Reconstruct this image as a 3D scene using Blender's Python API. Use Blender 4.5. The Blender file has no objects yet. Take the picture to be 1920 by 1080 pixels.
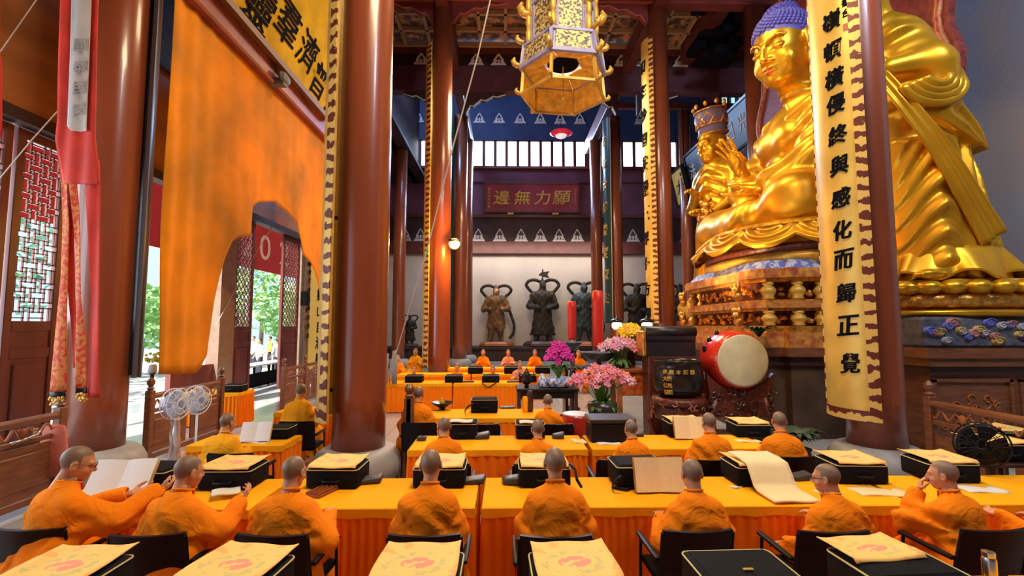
import bpy, bmesh, math, random
import numpy as np
from mathutils import Vector, Matrix, Euler
R_ = math.radians
random.seed(7)
SC = bpy.context.scene
COL = SC.collection
# ---------------------------------------------------------------- camera
HC, FPX, PITCH, YAW = 2.25, 900.0, R_(4.45), R_(0.95)
cam_d = bpy.data.cameras.new('camera')
cam_d.sensor_width = 36.0
cam_d.lens = FPX / 1920 * 36
cam_d.clip_end = 300
CAM = bpy.data.objects.new('camera', cam_d)
CAM.location = (0, 0, HC)
CAM.rotation_euler = (math.pi / 2 + PITCH, 0, -YAW)
COL.objects.link(CAM)
SC.camera = CAM
CR = CAM.rotation_euler.to_matrix()
# ---------------------------------------------------------------- light and exposure
SC.view_settings.view_transform = 'Standard'
SC.view_settings.look = 'None'
SC.view_settings.gamma = 1.0
SC.view_settings.use_curve_mapping = False
SC.view_settings.exposure = 0.25
W = bpy.data.worlds.new('sky'); SC.world = W; W.use_nodes = True
_bg = W.node_tree.nodes['Background']
_bg.inputs[0].default_value = (0.62, 0.78, 1.0, 1); _bg.inputs[1].default_value = 1.1
SC.cycles.max_bounces = 8; SC.cycles.diffuse_bounces = 4; SC.cycles.glossy_bounces = 4
SC.cycles.sample_clamp_indirect = 6.0
SC.cycles.use_denoising = True

def lamp(name, kind, loc, target, energy, col, size=1.0, sy=None, spot=None, blend=.5):
    d = bpy.data.lights.new(name, kind); d.energy = energy; d.color = col
    if kind == 'AREA':
        d.shape = 'RECTANGLE'; d.size = size; d.size_y = sy or size
    elif kind == 'SUN':
        d.angle = size
    else:
        d.shadow_soft_size = size
    if spot: d.spot_size = spot; d.spot_blend = blend
    o = bpy.data.objects.new(name, d); COL.objects.link(o); o.location = loc
    v = Vector(target) - Vector(loc)
    o.rotation_euler = v.to_track_quat('-Z', 'Y').to_euler()
    return o
lamp('sun', 'SUN', (-10, -18, 40), (0, 12, 0), 11.0, (1, .96, .88), .02)
lamp('hall_fill_near', 'AREA', (1.0, 3.6, 10.5), (1.0, 4.6, 0), 640, (1, .74, .42), 3, 2)  # unseen overhead fill lights, three in all, standing in for the hall's lamps
lamp('hall_fill_middle', 'AREA', (1.5, 11.0, 13.0), (1.5, 11.0, 0), 520, (1, .74, .42), 3, 3)
lamp('hall_fill_far', 'AREA', (1.0, 19.0, 12), (1.0, 17.5, 0), 900, (1, .76, .46), 4, 3)
lamp('door_daylight', 'AREA', (-9.4, 6, 3.2), (0, 7, 1.2), 520, (.80, .90, 1), 9, 4)
lamp('back_window_daylight', 'AREA', (1.8, 32.0, 14.0), (1.8, 18, 9), 1500, (.36, .58, 1), 7.5, 1.8)
lamp('statue_spot_left', 'SPOT', (3.2, 8.8, 12.5), (7.4, 12.2, 7.6), 950, (1, .86, .52), .3, spot=R_(50))
lamp('statue_spot_low', 'SPOT', (4.2, 10.8, 2.6), (7.2, 12.4, 6.5), 420, (1, .66, .28), .2, spot=R_(80))
lamp('statue_spot_right', 'SPOT', (4.5, 3.0, 9.5), (8.6, 8.8, 6.0), 620, (1, .86, .52), .3, spot=R_(48))
lamp('back_wall_blue_fill', 'AREA', (-5.0, 25.0, 17.5), (2.5, 32.5, 11.5), 750, (.34, .52, 1), 5, 2)  # unseen fill added to wash the back wall blue
lamp('mural_cool_fill', 'AREA', (8.0, -1.0, 13.0), (12.9, 9.5, 7.5), 1000, (.62, .76, 1), 3, 2)  # unseen cool fill added to brighten the mural wall
lamp('ledge_light', 'AREA', (1.8, 30.6, 7.6), (1.8, 32.6, 3.6), 260, (1, .86, .76), 12, .5)

# ---------------------------------------------------------------- picture geometry helpers
def ray(px, py):
    return CR @ Vector(((px - 960) / FPX, (540 - py) / FPX, -1))
def at(px, py, Y):
    d = ray(px, py); t = Y / d.y
    return Vector((d.x * t, Y, HC + d.z * t))
def onz(px, py, z):
    d = ray(px, py); t = (z - HC) / d.z
    return Vector((d.x * t, d.y * t, z))
def onx(px, py, x):
    d = ray(px, py); t = x / d.x
    return Vector((x, d.y * t, HC + d.z * t))
def zat(py, Y, px=945): return at(px, py, Y).z
def xat(px, Y, py=612): return at(px, py, Y).x

# ---------------------------------------------------------------- materials
MATS = {}
def mat(name, col, rough=.5, metal=0.0, var=0.0, scale=6.0, bump=0.0, bscale=None, emit=None, estr=0, col2=None, spec=.5, alpha=None, trans=0, coat=0, stretch=None, sharp=False, sheen=0, bdist=0):
    if name in MATS: return MATS[name]
    m = bpy.data.materials.new(name); m.use_nodes = True
    nt = m.node_tree; b = nt.nodes['Principled BSDF']; L = nt.links
    b.inputs['Base Color'].default_value = (*col, 1)
    b.inputs['Roughness'].default_value = rough; b.inputs['Metallic'].default_value = metal
    b.inputs['Specular IOR Level'].default_value = spec
    if coat: b.inputs['Coat Weight'].default_value = coat; b.inputs['Coat Roughness'].default_value = .12
    if trans: b.inputs['Transmission Weight'].default_value = trans
    if sheen: b.inputs['Sheen Weight'].default_value = sheen
    if emit: b.inputs['Emission Color'].default_value = (*emit, 1); b.inputs['Emission Strength'].default_value = estr
    if var or bump:
        tc = nt.nodes.new('ShaderNodeTexCoord'); mp = nt.nodes.new('ShaderNodeMapping')
        L.new(tc.outputs['Object'], mp.inputs[0])
        if stretch: mp.inputs['Scale'].default_value = stretch
        n = nt.nodes.new('ShaderNodeTexNoise'); n.inputs['Scale'].default_value = scale; n.inputs['Detail'].default_value = 5
        L.new(mp.outputs[0], n.inputs['Vector'])
        if var:
            rp = nt.nodes.new('ShaderNodeValToRGB')
            c2 = col2 or tuple(c * (1 - var) for c in col)
            c1 = col if col2 else tuple(min(1, c * (1 + var * .5)) for c in col)
            a, z = (.46, .54) if sharp else (.32, .68)
            rp.color_ramp.elements[0].position = a; rp.color_ramp.elements[1].position = z
            rp.color_ramp.elements[0].color = (*c2, 1); rp.color_ramp.elements[1].color = (*c1, 1)
            L.new(n.outputs['Fac'], rp.inputs[0]); L.new(rp.outputs[0], b.inputs['Base Color'])
        if bump:
            n2 = n
            if bscale:
                n2 = nt.nodes.new('ShaderNodeTexNoise'); n2.inputs['Scale'].default_value = bscale; n2.inputs['Detail'].default_value = 3; n2.inputs['Distortion'].default_value = bdist
                L.new(mp.outputs[0], n2.inputs['Vector'])
            bp = nt.nodes.new('ShaderNodeBump'); bp.inputs['Strength'].default_value = bump; bp.inputs['Distance'].default_value = .02
            L.new(n2.outputs['Fac'], bp.inputs['Height']); L.new(bp.outputs[0], b.inputs['Normal'])
    MATS[name] = m
    return m
M = dict(
    lacquer=mat('red_brown_lacquer', (.26, .060, .022), .30, var=.25, scale=1.5, coat=.4, stretch=(1, 1, .2)),
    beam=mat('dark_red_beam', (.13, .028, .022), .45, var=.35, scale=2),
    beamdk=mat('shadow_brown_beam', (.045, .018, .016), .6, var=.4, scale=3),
    wood=mat('brown_wood', (.20, .070, .028), .38, var=.35, scale=3, stretch=(1, 1, 8)),
    wooddk=mat('dark_wood', (.055, .022, .014), .4, var=.4, scale=4, stretch=(1, 1, 6)),
    woodred=mat('red_carved_wood', (.13, .028, .015), .35, var=.5, scale=14, bump=.6),
    woodor=mat('orange_wood', (.36, .11, .03), .4, var=.3, scale=5),
    stone=mat('grey_stone', (.34, .33, .33), .55, var=.2, scale=5),
    plaster=mat('pale_plaster', (.58, .54, .50), .85, var=.12, scale=.6),
    gold=mat('gilded', (.95, .53, .07), .30, .92, var=.18, scale=2.5),
    goldp=mat('gold_paint', (.72, .43, .07), .45, .35, var=.3, scale=5),
    goldcarve=mat('gold_carving', (.80, .38, .06), .38, .75, var=.55, scale=9, bump=.8, bscale=14),
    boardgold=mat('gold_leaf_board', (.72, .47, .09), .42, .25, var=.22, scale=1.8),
    black=mat('black_lacquer', (.010, .010, .012), .25, spec=.3),
    ink=mat('black_ink', (.008, .008, .012), .9, spec=.05),
    blackfab=mat('black_fabric', (.006, .006, .008), .8, var=.4, scale=40, spec=.15),
    blackpl=mat('black_plastic', (.007, .007, .009), .45, spec=.2),
    cloth=mat('marigold_cloth', (1.0, .42, .008), .85, var=.08, scale=2, spec=.08),
    skirt=mat('orange_skirt_cloth', (1.0, .22, .006), .85, var=.10, scale=2, spec=.08),
    robe=mat('saffron_robe', (.95, .245, .008), .88, var=.08, scale=3, bump=1.0, bscale=6, spec=.08, bdist=1.8),
    robelit=mat('yellow_lit_robe', (.95, .40, .015), .88, var=.08, scale=3, bump=1.0, bscale=6, spec=.08, bdist=1.8),  # copy of the saffron robe with the door light's yellow put into its colour
    paper=mat('paper', (.74, .68, .55), .8, var=.08, scale=30),
    papery=mat('yellowed_paper', (.78, .60, .28), .8, var=.08, scale=20),
    white=mat('white_plastic', (.72, .76, .82), .4),
    metal=mat('steel', (.6, .6, .62), .25, 1.0),
    redcloth=mat('red_banner_cloth', (.62, .03, .012), .7, var=.2, scale=3),
    curtain=mat('orange_curtain_cloth', (.86, .28, .010), .8, var=.45, scale=.75, col2=(.42, .17, .02), spec=.08),
    skin=None)
# ---------------------------------------------------------------- mesh helpers
class MB:
    """collects verts and faces of ONE mesh"""
    def __init__(s): s.v = []; s.f = []
    def add(s, vs, fs, mx=None):
        o = len(s.v)
        s.v += [tuple(mx @ Vector(p)) for p in vs] if mx is not None else [tuple(p) for p in vs]
        s.f += [tuple(i + o for i in f) for f in fs]
        return s
    def box(s, c, size, bev=0.0, rz=0, mx=None, seg=1):
        x, y, z = size[0] / 2, size[1] / 2, size[2] / 2
        m = Matrix.Translation(c) @ Matrix.Rotation(rz, 4, 'Z')
        if mx is not None: m = mx @ m
        if bev:
            bm = bmesh.new(); bmesh.ops.create_cube(bm, size=1)
            bmesh.ops.scale(bm, vec=size, verts=bm.verts)
            bmesh.ops.bevel(bm, geom=list(bm.edges), offset=bev, segments=seg, affect='EDGES', profile=.5)
            bm.verts.index_update()
            s.add([v.co[:] for v in bm.verts], [[v.index for v in f.verts] for f in bm.faces], m); bm.free()
        else:
            vs = [(a, b, d) for a in (-x, x) for b in (-y, y) for d in (-z, z)]
            s.add(vs, [(0, 1, 3, 2), (4, 6, 7, 5), (0, 4, 5, 1), (2, 3, 7, 6), (0, 2, 6, 4), (1, 5, 7, 3)], m)
        return s
    def bar(s, p, q, w, h=None):
        """rectangular bar from p to q"""
        p, q = Vector(p), Vector(q); d = q - p
        if d.length < 1e-6: return s
        m = d.to_track_quat('Z', 'Y').to_matrix().to_4x4(); m.translation = (p + q) / 2
        return s.box((0, 0, 0), (w, h or w, d.length), mx=m)
    def tube(s, pts, r, seg=8, closed=False, cap=True):
        pts = [Vector(p) for p in pts]; n = len(pts)
        if n < 2: return s
        rr = r if isinstance(r, (list, tuple)) else [r] * n
        o = len(s.v); up = None
        for i, p in enumerate(pts):
            a = pts[i - 1] if (i or closed) else p; b = pts[(i + 1) % n] if (i < n - 1 or closed) else p
            t = (b - a).normalized() if (b - a).length > 1e-9 else Vector((0, 0, 1))
            if up is None:
                up = Vector((0, 0, 1)) if abs(t.z) < .9 else Vector((1, 0, 0))
            u = t.cross(up)
            u = u.normalized() if u.length > 1e-6 else t.orthogonal().normalized()
            w = u.cross(t); up = w
            for k in range(seg):
                an = 2 * math.pi * k / seg
                s.v.append(tuple(p + (u * math.cos(an) + w * math.sin(an)) * rr[i]))
        for i in range(n if closed else n - 1):
            j = (i + 1) % n
            for k in range(seg):
                k2 = (k + 1) % seg
                s.f.append((o + i * seg + k, o + i * seg + k2, o + j * seg + k2, o + j * seg + k))
        if cap and not closed:
            s.f.append(tuple(o + k for k in range(seg))[::-1]); s.f.append(tuple(o + (n - 1) * seg + k for k in range(seg)))
        return s
    def cyl(s, p, q, r0, r1=None, seg=16): return s.tube([p, q], [r0, r0 if r1 is None else r1], seg)
    def lathe(s, prof, seg=24, c=(0, 0, 0), mx=None, a0=0, a1=2 * math.pi, fr=None):
        """prof: (r, z) pairs; fr(angle, r, z) may bend the radius"""
        full = abs(a1 - a0 - 2 * math.pi) < 1e-6; nA = seg if full else seg + 1
        vs = []
        for r, z in prof:
            for k in range(nA):
                a = a0 + (a1 - a0) * k / seg; q = fr(a, r, z) if fr else r
                vs.append((c[0] + q * math.cos(a), c[1] + q * math.sin(a), c[2] + z))
        fs = []
        for i in range(len(prof) - 1):
            for k in range(seg):
                k2 = (k + 1) % nA
                fs.append((i * nA + k, i * nA + k2, (i + 1) * nA + k2, (i + 1) * nA + k))
        if full:
            if prof[0][0] > 1e-4: fs.append(tuple(range(nA))[::-1])
            if prof[-1][0] > 1e-4: fs.append(tuple((len(prof) - 1) * nA + k for k in range(nA)))
        return s.add(vs, fs, mx)
    def prism(s, poly, d, mx=None):
        """poly in xy, thickness d along z"""
        n = len(poly)
        vs = [(x, y, 0) for x, y in poly] + [(x, y, d) for x, y in poly]
        fs = [tuple(range(n))[::-1], tuple(range(n, 2 * n))] + [(i, (i + 1) % n, n + (i + 1) % n, n + i) for i in range(n)]
        return s.add(vs, fs, mx)
    def grid(s, fn, nu, nv, wrap=False):
        o = len(s.v)
        for j in range(nv + 1):
            for i in range(nu + (0 if wrap else 1)):
                s.v.append(tuple(fn(i / nu, j / nv)))
        w = nu if wrap else nu + 1
        for j in range(nv):
            for i in range(nu):
                i2 = (i + 1) % w
                s.f.append((o + j * w + i, o + j * w + i2, o + (j + 1) * w + i2, o + (j + 1) * w + i))
        return s
    def ball(s, c, r, seg=12, rings=8, mx=None):
        if not isinstance(r, (tuple, list)): r = (r, r, r)
        m = Matrix.Translation(c) @ Matrix.Diagonal((*r, 1))
        if mx is not None: m = mx @ m
        prof = [(math.sin(math.pi * i / rings) if 0 < i < rings else 0.0, -math.cos(math.pi * i / rings)) for i in range(rings + 1)]
        prof[0] = (1e-5, -1); prof[-1] = (1e-5, 1)
        return s.lathe(prof, seg, mx=m)

def link(name, mb, m, parent=None, smooth=False, loc=None, autosm=None):
    me = bpy.data.meshes.new(name)
    if isinstance(mb, MB): me.from_pydata(mb.v, [], mb.f)
    else: me.from_pydata(mb[0], [], mb[1])
    if smooth or autosm:
        me.polygons.foreach_set('use_smooth', [True] * len(me.polygons))
        if autosm: me.set_sharp_from_angle(angle=R_(autosm))
    me.update()
    o = bpy.data.objects.new(name, me); COL.objects.link(o)
    if m is not None: me.materials.append(m)
    if parent is not None: o.parent = parent
    if loc is not None: o.location = loc
    return o
def tag(o, label, cat, group=None, kind=None):
    if label: o['label'] = label
    if cat: o['category'] = cat
    if group: o['group'] = group
    if kind: o['kind'] = kind
    return o
def thing(name, label, cat, loc=(0, 0, 0), rz=0, group=None, kind=None):
    o = bpy.data.objects.new(name, None); COL.objects.link(o)
    o.empty_display_size = .1
    o.location = loc; o.rotation_euler = (0, 0, rz)
    return tag(o, label, cat, group, kind)
def struct(name, mb, m, parent=None, **k):
    o = link(name, mb, m, parent, **k)
    if parent is None: o['kind'] = 'structure'
    return o
def kids(o): return [c for c in COL.objects if c.parent == o]
def dup(root, loc=None, rz=None, label=None, group=None, scale=None):
    r = root.copy(); COL.objects.link(r)
    if loc is not None: r.location = loc
    if rz is not None: r.rotation_euler = (r.rotation_euler[0], r.rotation_euler[1], rz)
    if scale is not None: r.scale = (scale,) * 3
    if label: r['label'] = label
    if group: r['group'] = group
    for ch in list(root.children):
        c = ch.copy(); COL.objects.link(c); c.parent = r
        for g in list(ch.children):
            d = g.copy(); COL.objects.link(d); d.parent = c
    return r

def smooth_pts(pts, n=5):
    pts = [Vector(p) for p in pts]; out = []
    for i in range(len(pts) - 1):
        a, b, c, d = pts[max(i - 1, 0)], pts[i], pts[i + 1], pts[min(i + 2, len(pts) - 1)]
        for k in range(n):
            t = k / n; out.append(.5 * ((2 * b) + (c - a) * t + (2 * a - 5 * b + 4 * c - d) * t * t + (3 * b - a - 3 * c + d) * t ** 3))
    return out + [pts[-1]]
# writing: glyph outlines from the built-in interface font, turned into thin solid mesh
_TX = {}
def text_geo(body, bold=.012, shear=0.0):
    key = (body, bold, shear)
    if key not in _TX:
        c = bpy.data.curves.new('t', 'FONT'); c.body = body; c.size = 1; c.offset = bold; c.shear = shear
        c.extrude = .02; c.resolution_u = 3; c.align_x = 'CENTER'
        o = bpy.data.objects.new('t', c); COL.objects.link(o)
        dg = bpy.context.evaluated_depsgraph_get()
        me = bpy.data.meshes.new_from_object(o.evaluated_get(dg))
        vs = np.array([v.co[:] for v in me.vertices]); fs = [tuple(p.vertices) for p in me.polygons]
        lo, hi = vs.min(0), vs.max(0); ctr = (lo + hi) / 2
        vs = (vs - ctr) / max(hi[1] - lo[1], 1e-6)
        bpy.data.objects.remove(o); bpy.data.curves.remove(c); bpy.data.meshes.remove(me)
        _TX[key] = (vs, fs)
    return _TX[key]
def put_text(mb, body, size, mx, thick=.01, bold=.03, shear=0.0, sx=1.0, rough=0.0):
    vs, fs = text_geo(body, bold, shear)
    z = vs[:, 2]; z0 = max(abs(z.min()), abs(z.max()), 1e-6)
    q = np.stack([vs[:, 0] * size * sx, vs[:, 1] * size, vs[:, 2] / z0 * thick], 1)
    if rough:
        q[:, 0] += rough * size * np.sin(vs[:, 1] * 9 + vs[:, 0] * 4); q[:, 1] += rough * size * np.sin(vs[:, 0] * 8 + vs[:, 1] * 3)
    mb.add([tuple(p) for p in q], fs, mx)
def frame_mx(o, xdir, ydir):
    x = Vector(xdir).normalized(); y = Vector(ydir); y = (y - x * y.dot(x)).normalized(); z = x.cross(y)
    m = Matrix((x, y, z)).transposed().to_4x4(); m.translation = Vector(o)
    return m

# ---------------------------------------------------------------- distance-field sculpting
def cap(P, a, b, ra, rb=None, sc=None):
    rb = ra if rb is None else rb
    ax, ay, az = a; bx, by, bz = b[0] - ax, b[1] - ay, b[2] - az
    X, Y, Z = P[0] - ax, P[1] - ay, P[2] - az
    h = np.clip((X * bx + Y * by + Z * bz) / max(bx * bx + by * by + bz * bz, 1e-9), 0, 1)
    return np.sqrt((X - bx * h) ** 2 + (Y - by * h) ** 2 + (Z - bz * h) ** 2) - (ra + (rb - ra) * h)
def ell(P, c, r):
    X, Y, Z = (P[0] - c[0]) / r[0], (P[1] - c[1]) / r[1], (P[2] - c[2]) / r[2]
    k0 = np.sqrt(X * X + Y * Y + Z * Z); k1 = np.sqrt((X / r[0]) ** 2 + (Y / r[1]) ** 2 + (Z / r[2]) ** 2)
    return k0 * (k0 - 1) / np.maximum(k1, 1e-6)
def su(a, b, k):
    h = np.maximum(k - np.abs(a - b), 0) / k
    return np.minimum(a, b) - h * h * k * .25
def ss(a, b, k): return -su(-a, b, k)
def rotp(P, ax, ang, c=(0, 0, 0)):
    """coordinates of P in a frame turned by ang about axis ax at c"""
    X, Y, Z = P[0] - c[0], P[1] - c[1], P[2] - c[2]; cs, sn = math.cos(ang), math.sin(ang)
    if ax == 'x': return (X, Y * cs + Z * sn, -Y * sn + Z * cs)
    if ax == 'y': return (X * cs - Z * sn, Y, X * sn + Z * cs)
    return (X * cs + Y * sn, -X * sn + Y * cs, Z)
def nets(f, lo, hi, h):
    """surface nets: mesh of f = 0 inside the box lo..hi at cell size h"""
    ax = [np.arange(lo[i], hi[i] + h, h, dtype=np.float32) for i in range(3)]
    X, Y, Z = np.meshgrid(*ax, indexing='ij')
    V = f((X, Y, Z)).astype(np.float32)
    V[0], V[-1], V[:, 0], V[:, -1], V[:, :, 0], V[:, :, -1] = 1, 1, 1, 1, 1, 1
    S = V < 0
    n = np.array(V.shape) - 1
    cnt = np.zeros(n, np.int8)
    cor = [(i, j, k) for i in (0, 1) for j in (0, 1) for k in (0, 1)]
    sl = lambda A, c: A[c[0]:c[0] + n[0], c[1]:c[1] + n[1], c[2]:c[2] + n[2]]
    for c in cor: cnt += sl(S, c)
    act = (cnt > 0) & (cnt < 8)
    idx = np.full(n, -1, np.int64); I = np.argwhere(act); idx[act] = np.arange(len(I))
    acc = np.zeros((len(I), 3)); num = np.zeros(len(I))
    for a in cor:
        for d in range(3):
            if a[d]: continue
            b = list(a); b[d] = 1
            va = sl(V, a)[act]; vb = sl(V, tuple(b))[act]
            x = (va < 0) != (vb < 0)
            t = np.where(x, va / np.where(x, va - vb, 1), 0)
            p = np.tile(np.array(a, float), (len(I), 1)); p[:, d] = t
            acc[x] += p[x]; num += x
    vs = (I + acc / num[:, None]) * h + np.array(lo)
    fs = []
    for d in range(3):
        u, w = (d + 1) % 3, (d + 2) % 3
        A = [slice(None)] * 3; B = [slice(None)] * 3
        A[d] = slice(0, -1); B[d] = slice(1, None)
        for q in (u, w): A[q] = slice(1, -1); B[q] = slice(1, -1)
        sa, sb = S[tuple(A)], S[tuple(B)]
        E = np.argwhere(sa != sb); flip = sa[tuple(E.T)] if len(E) else np.zeros(0, bool)
        E = E.copy(); E[:, u] += 1; E[:, w] += 1
        def g(du, dw):
            q = E.copy(); q[:, u] -= du; q[:, w] -= dw
            return idx[tuple(q.T)]
        Q = np.stack([g(1, 1), g(0, 1), g(0, 0), g(1, 0)], 1)
        Q[~flip] = Q[~flip][:, ::-1]
        fs.append(Q)
    return vs, np.concatenate(fs)
def nmesh(f, lo, hi, h, sm=1):
    vs, fs = nets(f, lo, hi, h)
    # light smoothing takes the stair-steps off
    for _ in range(sm):
        acc = np.zeros_like(vs); c = np.zeros(len(vs))
        for k in range(4):
            np.add.at(acc, fs[:, k], vs[fs[:, (k + 1) % 4]]); np.add.at(c, fs[:, k], 1)
        vs = vs * .5 + acc / np.maximum(c, 1)[:, None] * .5
    return [tuple(map(float, v)) for v in vs], [tuple(map(int, q)) for q in fs]
def join_geo(*gs):
    V, F = [], []
    for v, f in gs:
        o = len(V); V += v; F += [tuple(i + o for i in q) for q in f]
    return V, F
def xf(g, mx): return [tuple(mx @ Vector(p)) for p in g[0]], g[1]
# ================================================================ THE SETTING
def floor_mat():
    m = mat('stone_floor', (.42, .43, .44), .18)
    nt = m.node_tree; b = nt.nodes['Principled BSDF']; L = nt.links
    tc = nt.nodes.new('ShaderNodeTexCoord'); br = nt.nodes.new('ShaderNodeTexBrick')
    br.offset = 0; br.inputs['Color1'].default_value = (.40, .41, .42, 1); br.inputs['Color2'].default_value = (.34, .35, .37, 1)
    br.inputs['Mortar'].default_value = (.16, .16, .16, 1); br.inputs['Scale'].default_value = 1.0
    br.inputs['Brick Width'].default_value = .8; br.inputs['Row Height'].default_value = .8; br.inputs['Mortar Size'].default_value = .008
    L.new(tc.outputs['Object'], br.inputs['Vector']); L.new(br.outputs['Color'], b.inputs['Base Color'])
    return m
XL, XR, YB, ZC = -8.0, 14.0, 32.5, 15.2          # left wall, right wall, back wall, coffered ceiling
struct('floor', MB().box((2.5, 13, -.1), (26, 46, .2)), floor_mat())
struct('floor_courtyard', MB().box((-25, 16, -.16), (29, 60, .2)), mat('courtyard_paving', (.62, .62, .60), .7, var=.15, scale=2))

# ---- back wall, bottom to top
YBk = YB
def zb(y): return zat(y, YB)
bx0, bx1 = -8, 14
def bandbox(z0, z1, d=.3, y=YB): return MB().box(((bx0 + bx1) / 2, y + d / 2, (z0 + z1) / 2), (bx1 - bx0, d, z1 - z0))
struct('wall_back', bandbox(0, zb(476)), M['plaster'])
zl = zb(648)
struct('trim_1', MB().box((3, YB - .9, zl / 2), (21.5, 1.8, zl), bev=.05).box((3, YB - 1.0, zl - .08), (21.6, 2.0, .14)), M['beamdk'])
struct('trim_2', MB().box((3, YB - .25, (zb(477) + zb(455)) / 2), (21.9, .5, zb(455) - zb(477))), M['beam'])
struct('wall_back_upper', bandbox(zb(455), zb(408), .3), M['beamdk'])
struct('wall_back_panel', bandbox(zb(408), zb(314), .3), mat('plum_panel', (.17, .055, .10), .5, var=.3, scale=.8))
struct('trim_3', MB().box((3, YB - .12, zb(406)), (21.9, .24, .22)).box((3, YB - .10, zb(342)), (21.9, .2, .10)).box((3, YB - .15, zb(316)), (21.9, .3, .16)), M['beam'])
zw0, zw1 = zb(313), zb(263)
struct('wall_back_top', bandbox(zw1, 21, .3), mat('glow_blue_board', (.035, .06, .14), .6, var=.3, scale=1))  # blue glow of the windows put into the board colour
# ---- clerestory windows of the back wall: frame + pane each
winm = mat('lit_window_paper', (.9, .95, 1), .6, emit=(.80, .92, 1.0), estr=5.0)
_wn = 0
def window_run(p0, p1, n):
    global _wn
    for i in range(n):
        _wn += 1
        a = xat(p0 + (p1 - p0) * i / n, YB, 288); b = xat(p0 + (p1 - p0) * (i + 1) / n, YB, 288)
        w = b - a
        fr = MB()
        for x in (a + .05, b - .05): fr.box((x, YB + .05, (zw0 + zw1) / 2), (.10, .12, zw1 - zw0))
        for z in (zw0 + .04, zw1 - .04): fr.box(((a + b) / 2, YB + .05, z), (w, .12, .08))
        o = struct('window_%d' % _wn, fr, M['beam'])
        link('pane', MB().box(((a + b) / 2, YB + .1, (zw0 + zw1) / 2), (w - .2, .02, zw1 - zw0 - .16)), winm, o)
window_run(770, 805, 2); window_run(886, 1099, 10); window_run(1126, 1146, 1); window_run(1166, 1212, 2); window_run(1256, 1271, 1)
for a, b in ((bx0, 770), (805, 886), (1099, 1126), (1146, 1166), (1212, 1256), (1271, bx1)):
    x0 = a if a < 100 and a in (bx0, bx1) else xat(a, YB, 288); x1 = b if b in (bx0, bx1) else xat(b, YB, 288)
    _wn += 1
    struct('wall_back_window_pier.%03d' % _wn, MB().box(((x0 + x1) / 2, YB + .12, (zw0 + zw1) / 2), (x1 - x0, .24, zw1 - zw0)), mat('plum_panel', (0, 0, 0)))

# ---- bracket sets (white-edged triangles): two rows on the back wall
brk_w = mat('pale_bracket_edge', (.72, .70, .66), .6)
brk_d = mat('bracket_core', (.10, .05, .05), .6)
def make_bracket(w, h, label, group):
    r = thing('bracket_set', label, 'bracket', (0, 0, 0), 0, group)
    b = MB()
    b.prism([(-w / 2, 0), (w / 2, 0), (w * .40, h * .16), (-w * .40, h * .16)], .16, Matrix.Rotation(math.pi / 2, 4, 'X'))
    b.prism([(-w * .40, h * .20), (-w * .16, h * .20), (-w * .10, h * .48), (-w * .22, h * .48)], .14, Matrix.Rotation(math.pi / 2, 4, 'X'))
    b.prism([(w * .16, h * .20), (w * .40, h * .20), (w * .22, h * .48), (w * .10, h * .48)], .14, Matrix.Rotation(math.pi / 2, 4, 'X'))
    for sg in (-1, 1): b.bar((sg * w * .30, -.10, h * .42), (0, -.10, h), .07)
    b.box((0, -.08, h * .34), (w * .12, .14, h * .28))
    link('bracket_arm', b, brk_w, r)
    link('bracket_block', MB().prism([(-w * .30, h * .14), (w * .30, h * .14), (0, h * .88)], .05, Matrix.Rotation(math.pi / 2, 4, 'X')), brk_d, r)
    return r
lowb = [897, 937, 977, 1013, 1048, 1082]
g1 = 'bracket sets in the lower row of the back wall'
proto = None
for px in [760, 789] + lowb + [1186, 1219, 1286]:
    x = xat(px, YB, 446)
    lab = 'small white-edged triangular bracket in the lower dark strip under the red name board' if px in lowb else 'small white-edged triangular bracket in the lower dark strip of a side bay'
    if proto is None: proto = make_bracket(.95, .85, lab, g1); proto.location = (x, YB, zb(453))
    else: dup(proto, (x, YB, zb(453)), 0, lab, g1)
g2 = 'bracket sets in the upper row above the windows'
proto2 = None
for px in (785, 899, 936, 975, 1013, 1050, 1087, 1199):
    x = xat(px, YB, 224); lab = 'grey-edged triangular bracket in the row above the bright back windows'
    if proto2 is None: proto2 = make_bracket(.85, .70, lab, g2); proto2.location = (x, YB, zb(232))
    else: dup(proto2, (x, YB, zb(232)), 0, lab, g2)

# ---- name board on the back wall
nb = thing('name_board', 'dark red horizontal name board with four gold characters under the bright windows', 'sign', (xat(997, YB - .3, 374), YB - .3, zb(373)))
hw, hh = (xat(1085, YB - .3, 374) - xat(908, YB - .3, 374)) / 2, (zb(347) - zb(400)) / 2
link('board', MB().box((0, 0, 0), (2 * hw, .12, 2 * hh), bev=.03), mat('crimson_board', (.34, .030, .045), .4, var=.3, scale=1), nb)
link('frame', MB().box((0, -.03, hh), (2 * hw + .1, .16, .12)).box((0, -.03, -hh), (2 * hw + .1, .16, .12)).box((-hw, -.03, 0), (.12, .16, 2 * hh)).box((hw, -.03, 0), (.12, .16, 2 * hh)), M['beam'], nb)
lt = MB()
for px, ch in ((940, '邊'), (979, '無'), (1017, '力'), (1053, '願')):
    put_text(lt, ch, .98, frame_mx((xat(px, YB - .3, 374) - nb.location.x, -.075, 0), (1, 0, 0), (0, 0, 1)), .015, .01, .12, 1.12)
for i in range(6): put_text(lt, '佛日增輝法輪'[i], .17, frame_mx((-hw + .32, -.075, hh - .4 - i * .24), (1, 0, 0), (0, 0, 1)), .012, .01)
for i in range(5): put_text(lt, '丁亥年春月'[i], .15, frame_mx((hw - .25, -.075, hh - .5 - i * .22), (1, 0, 0), (0, 0, 1)), .012, .01)
link('lettering', lt, M['goldp'], nb)
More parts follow.
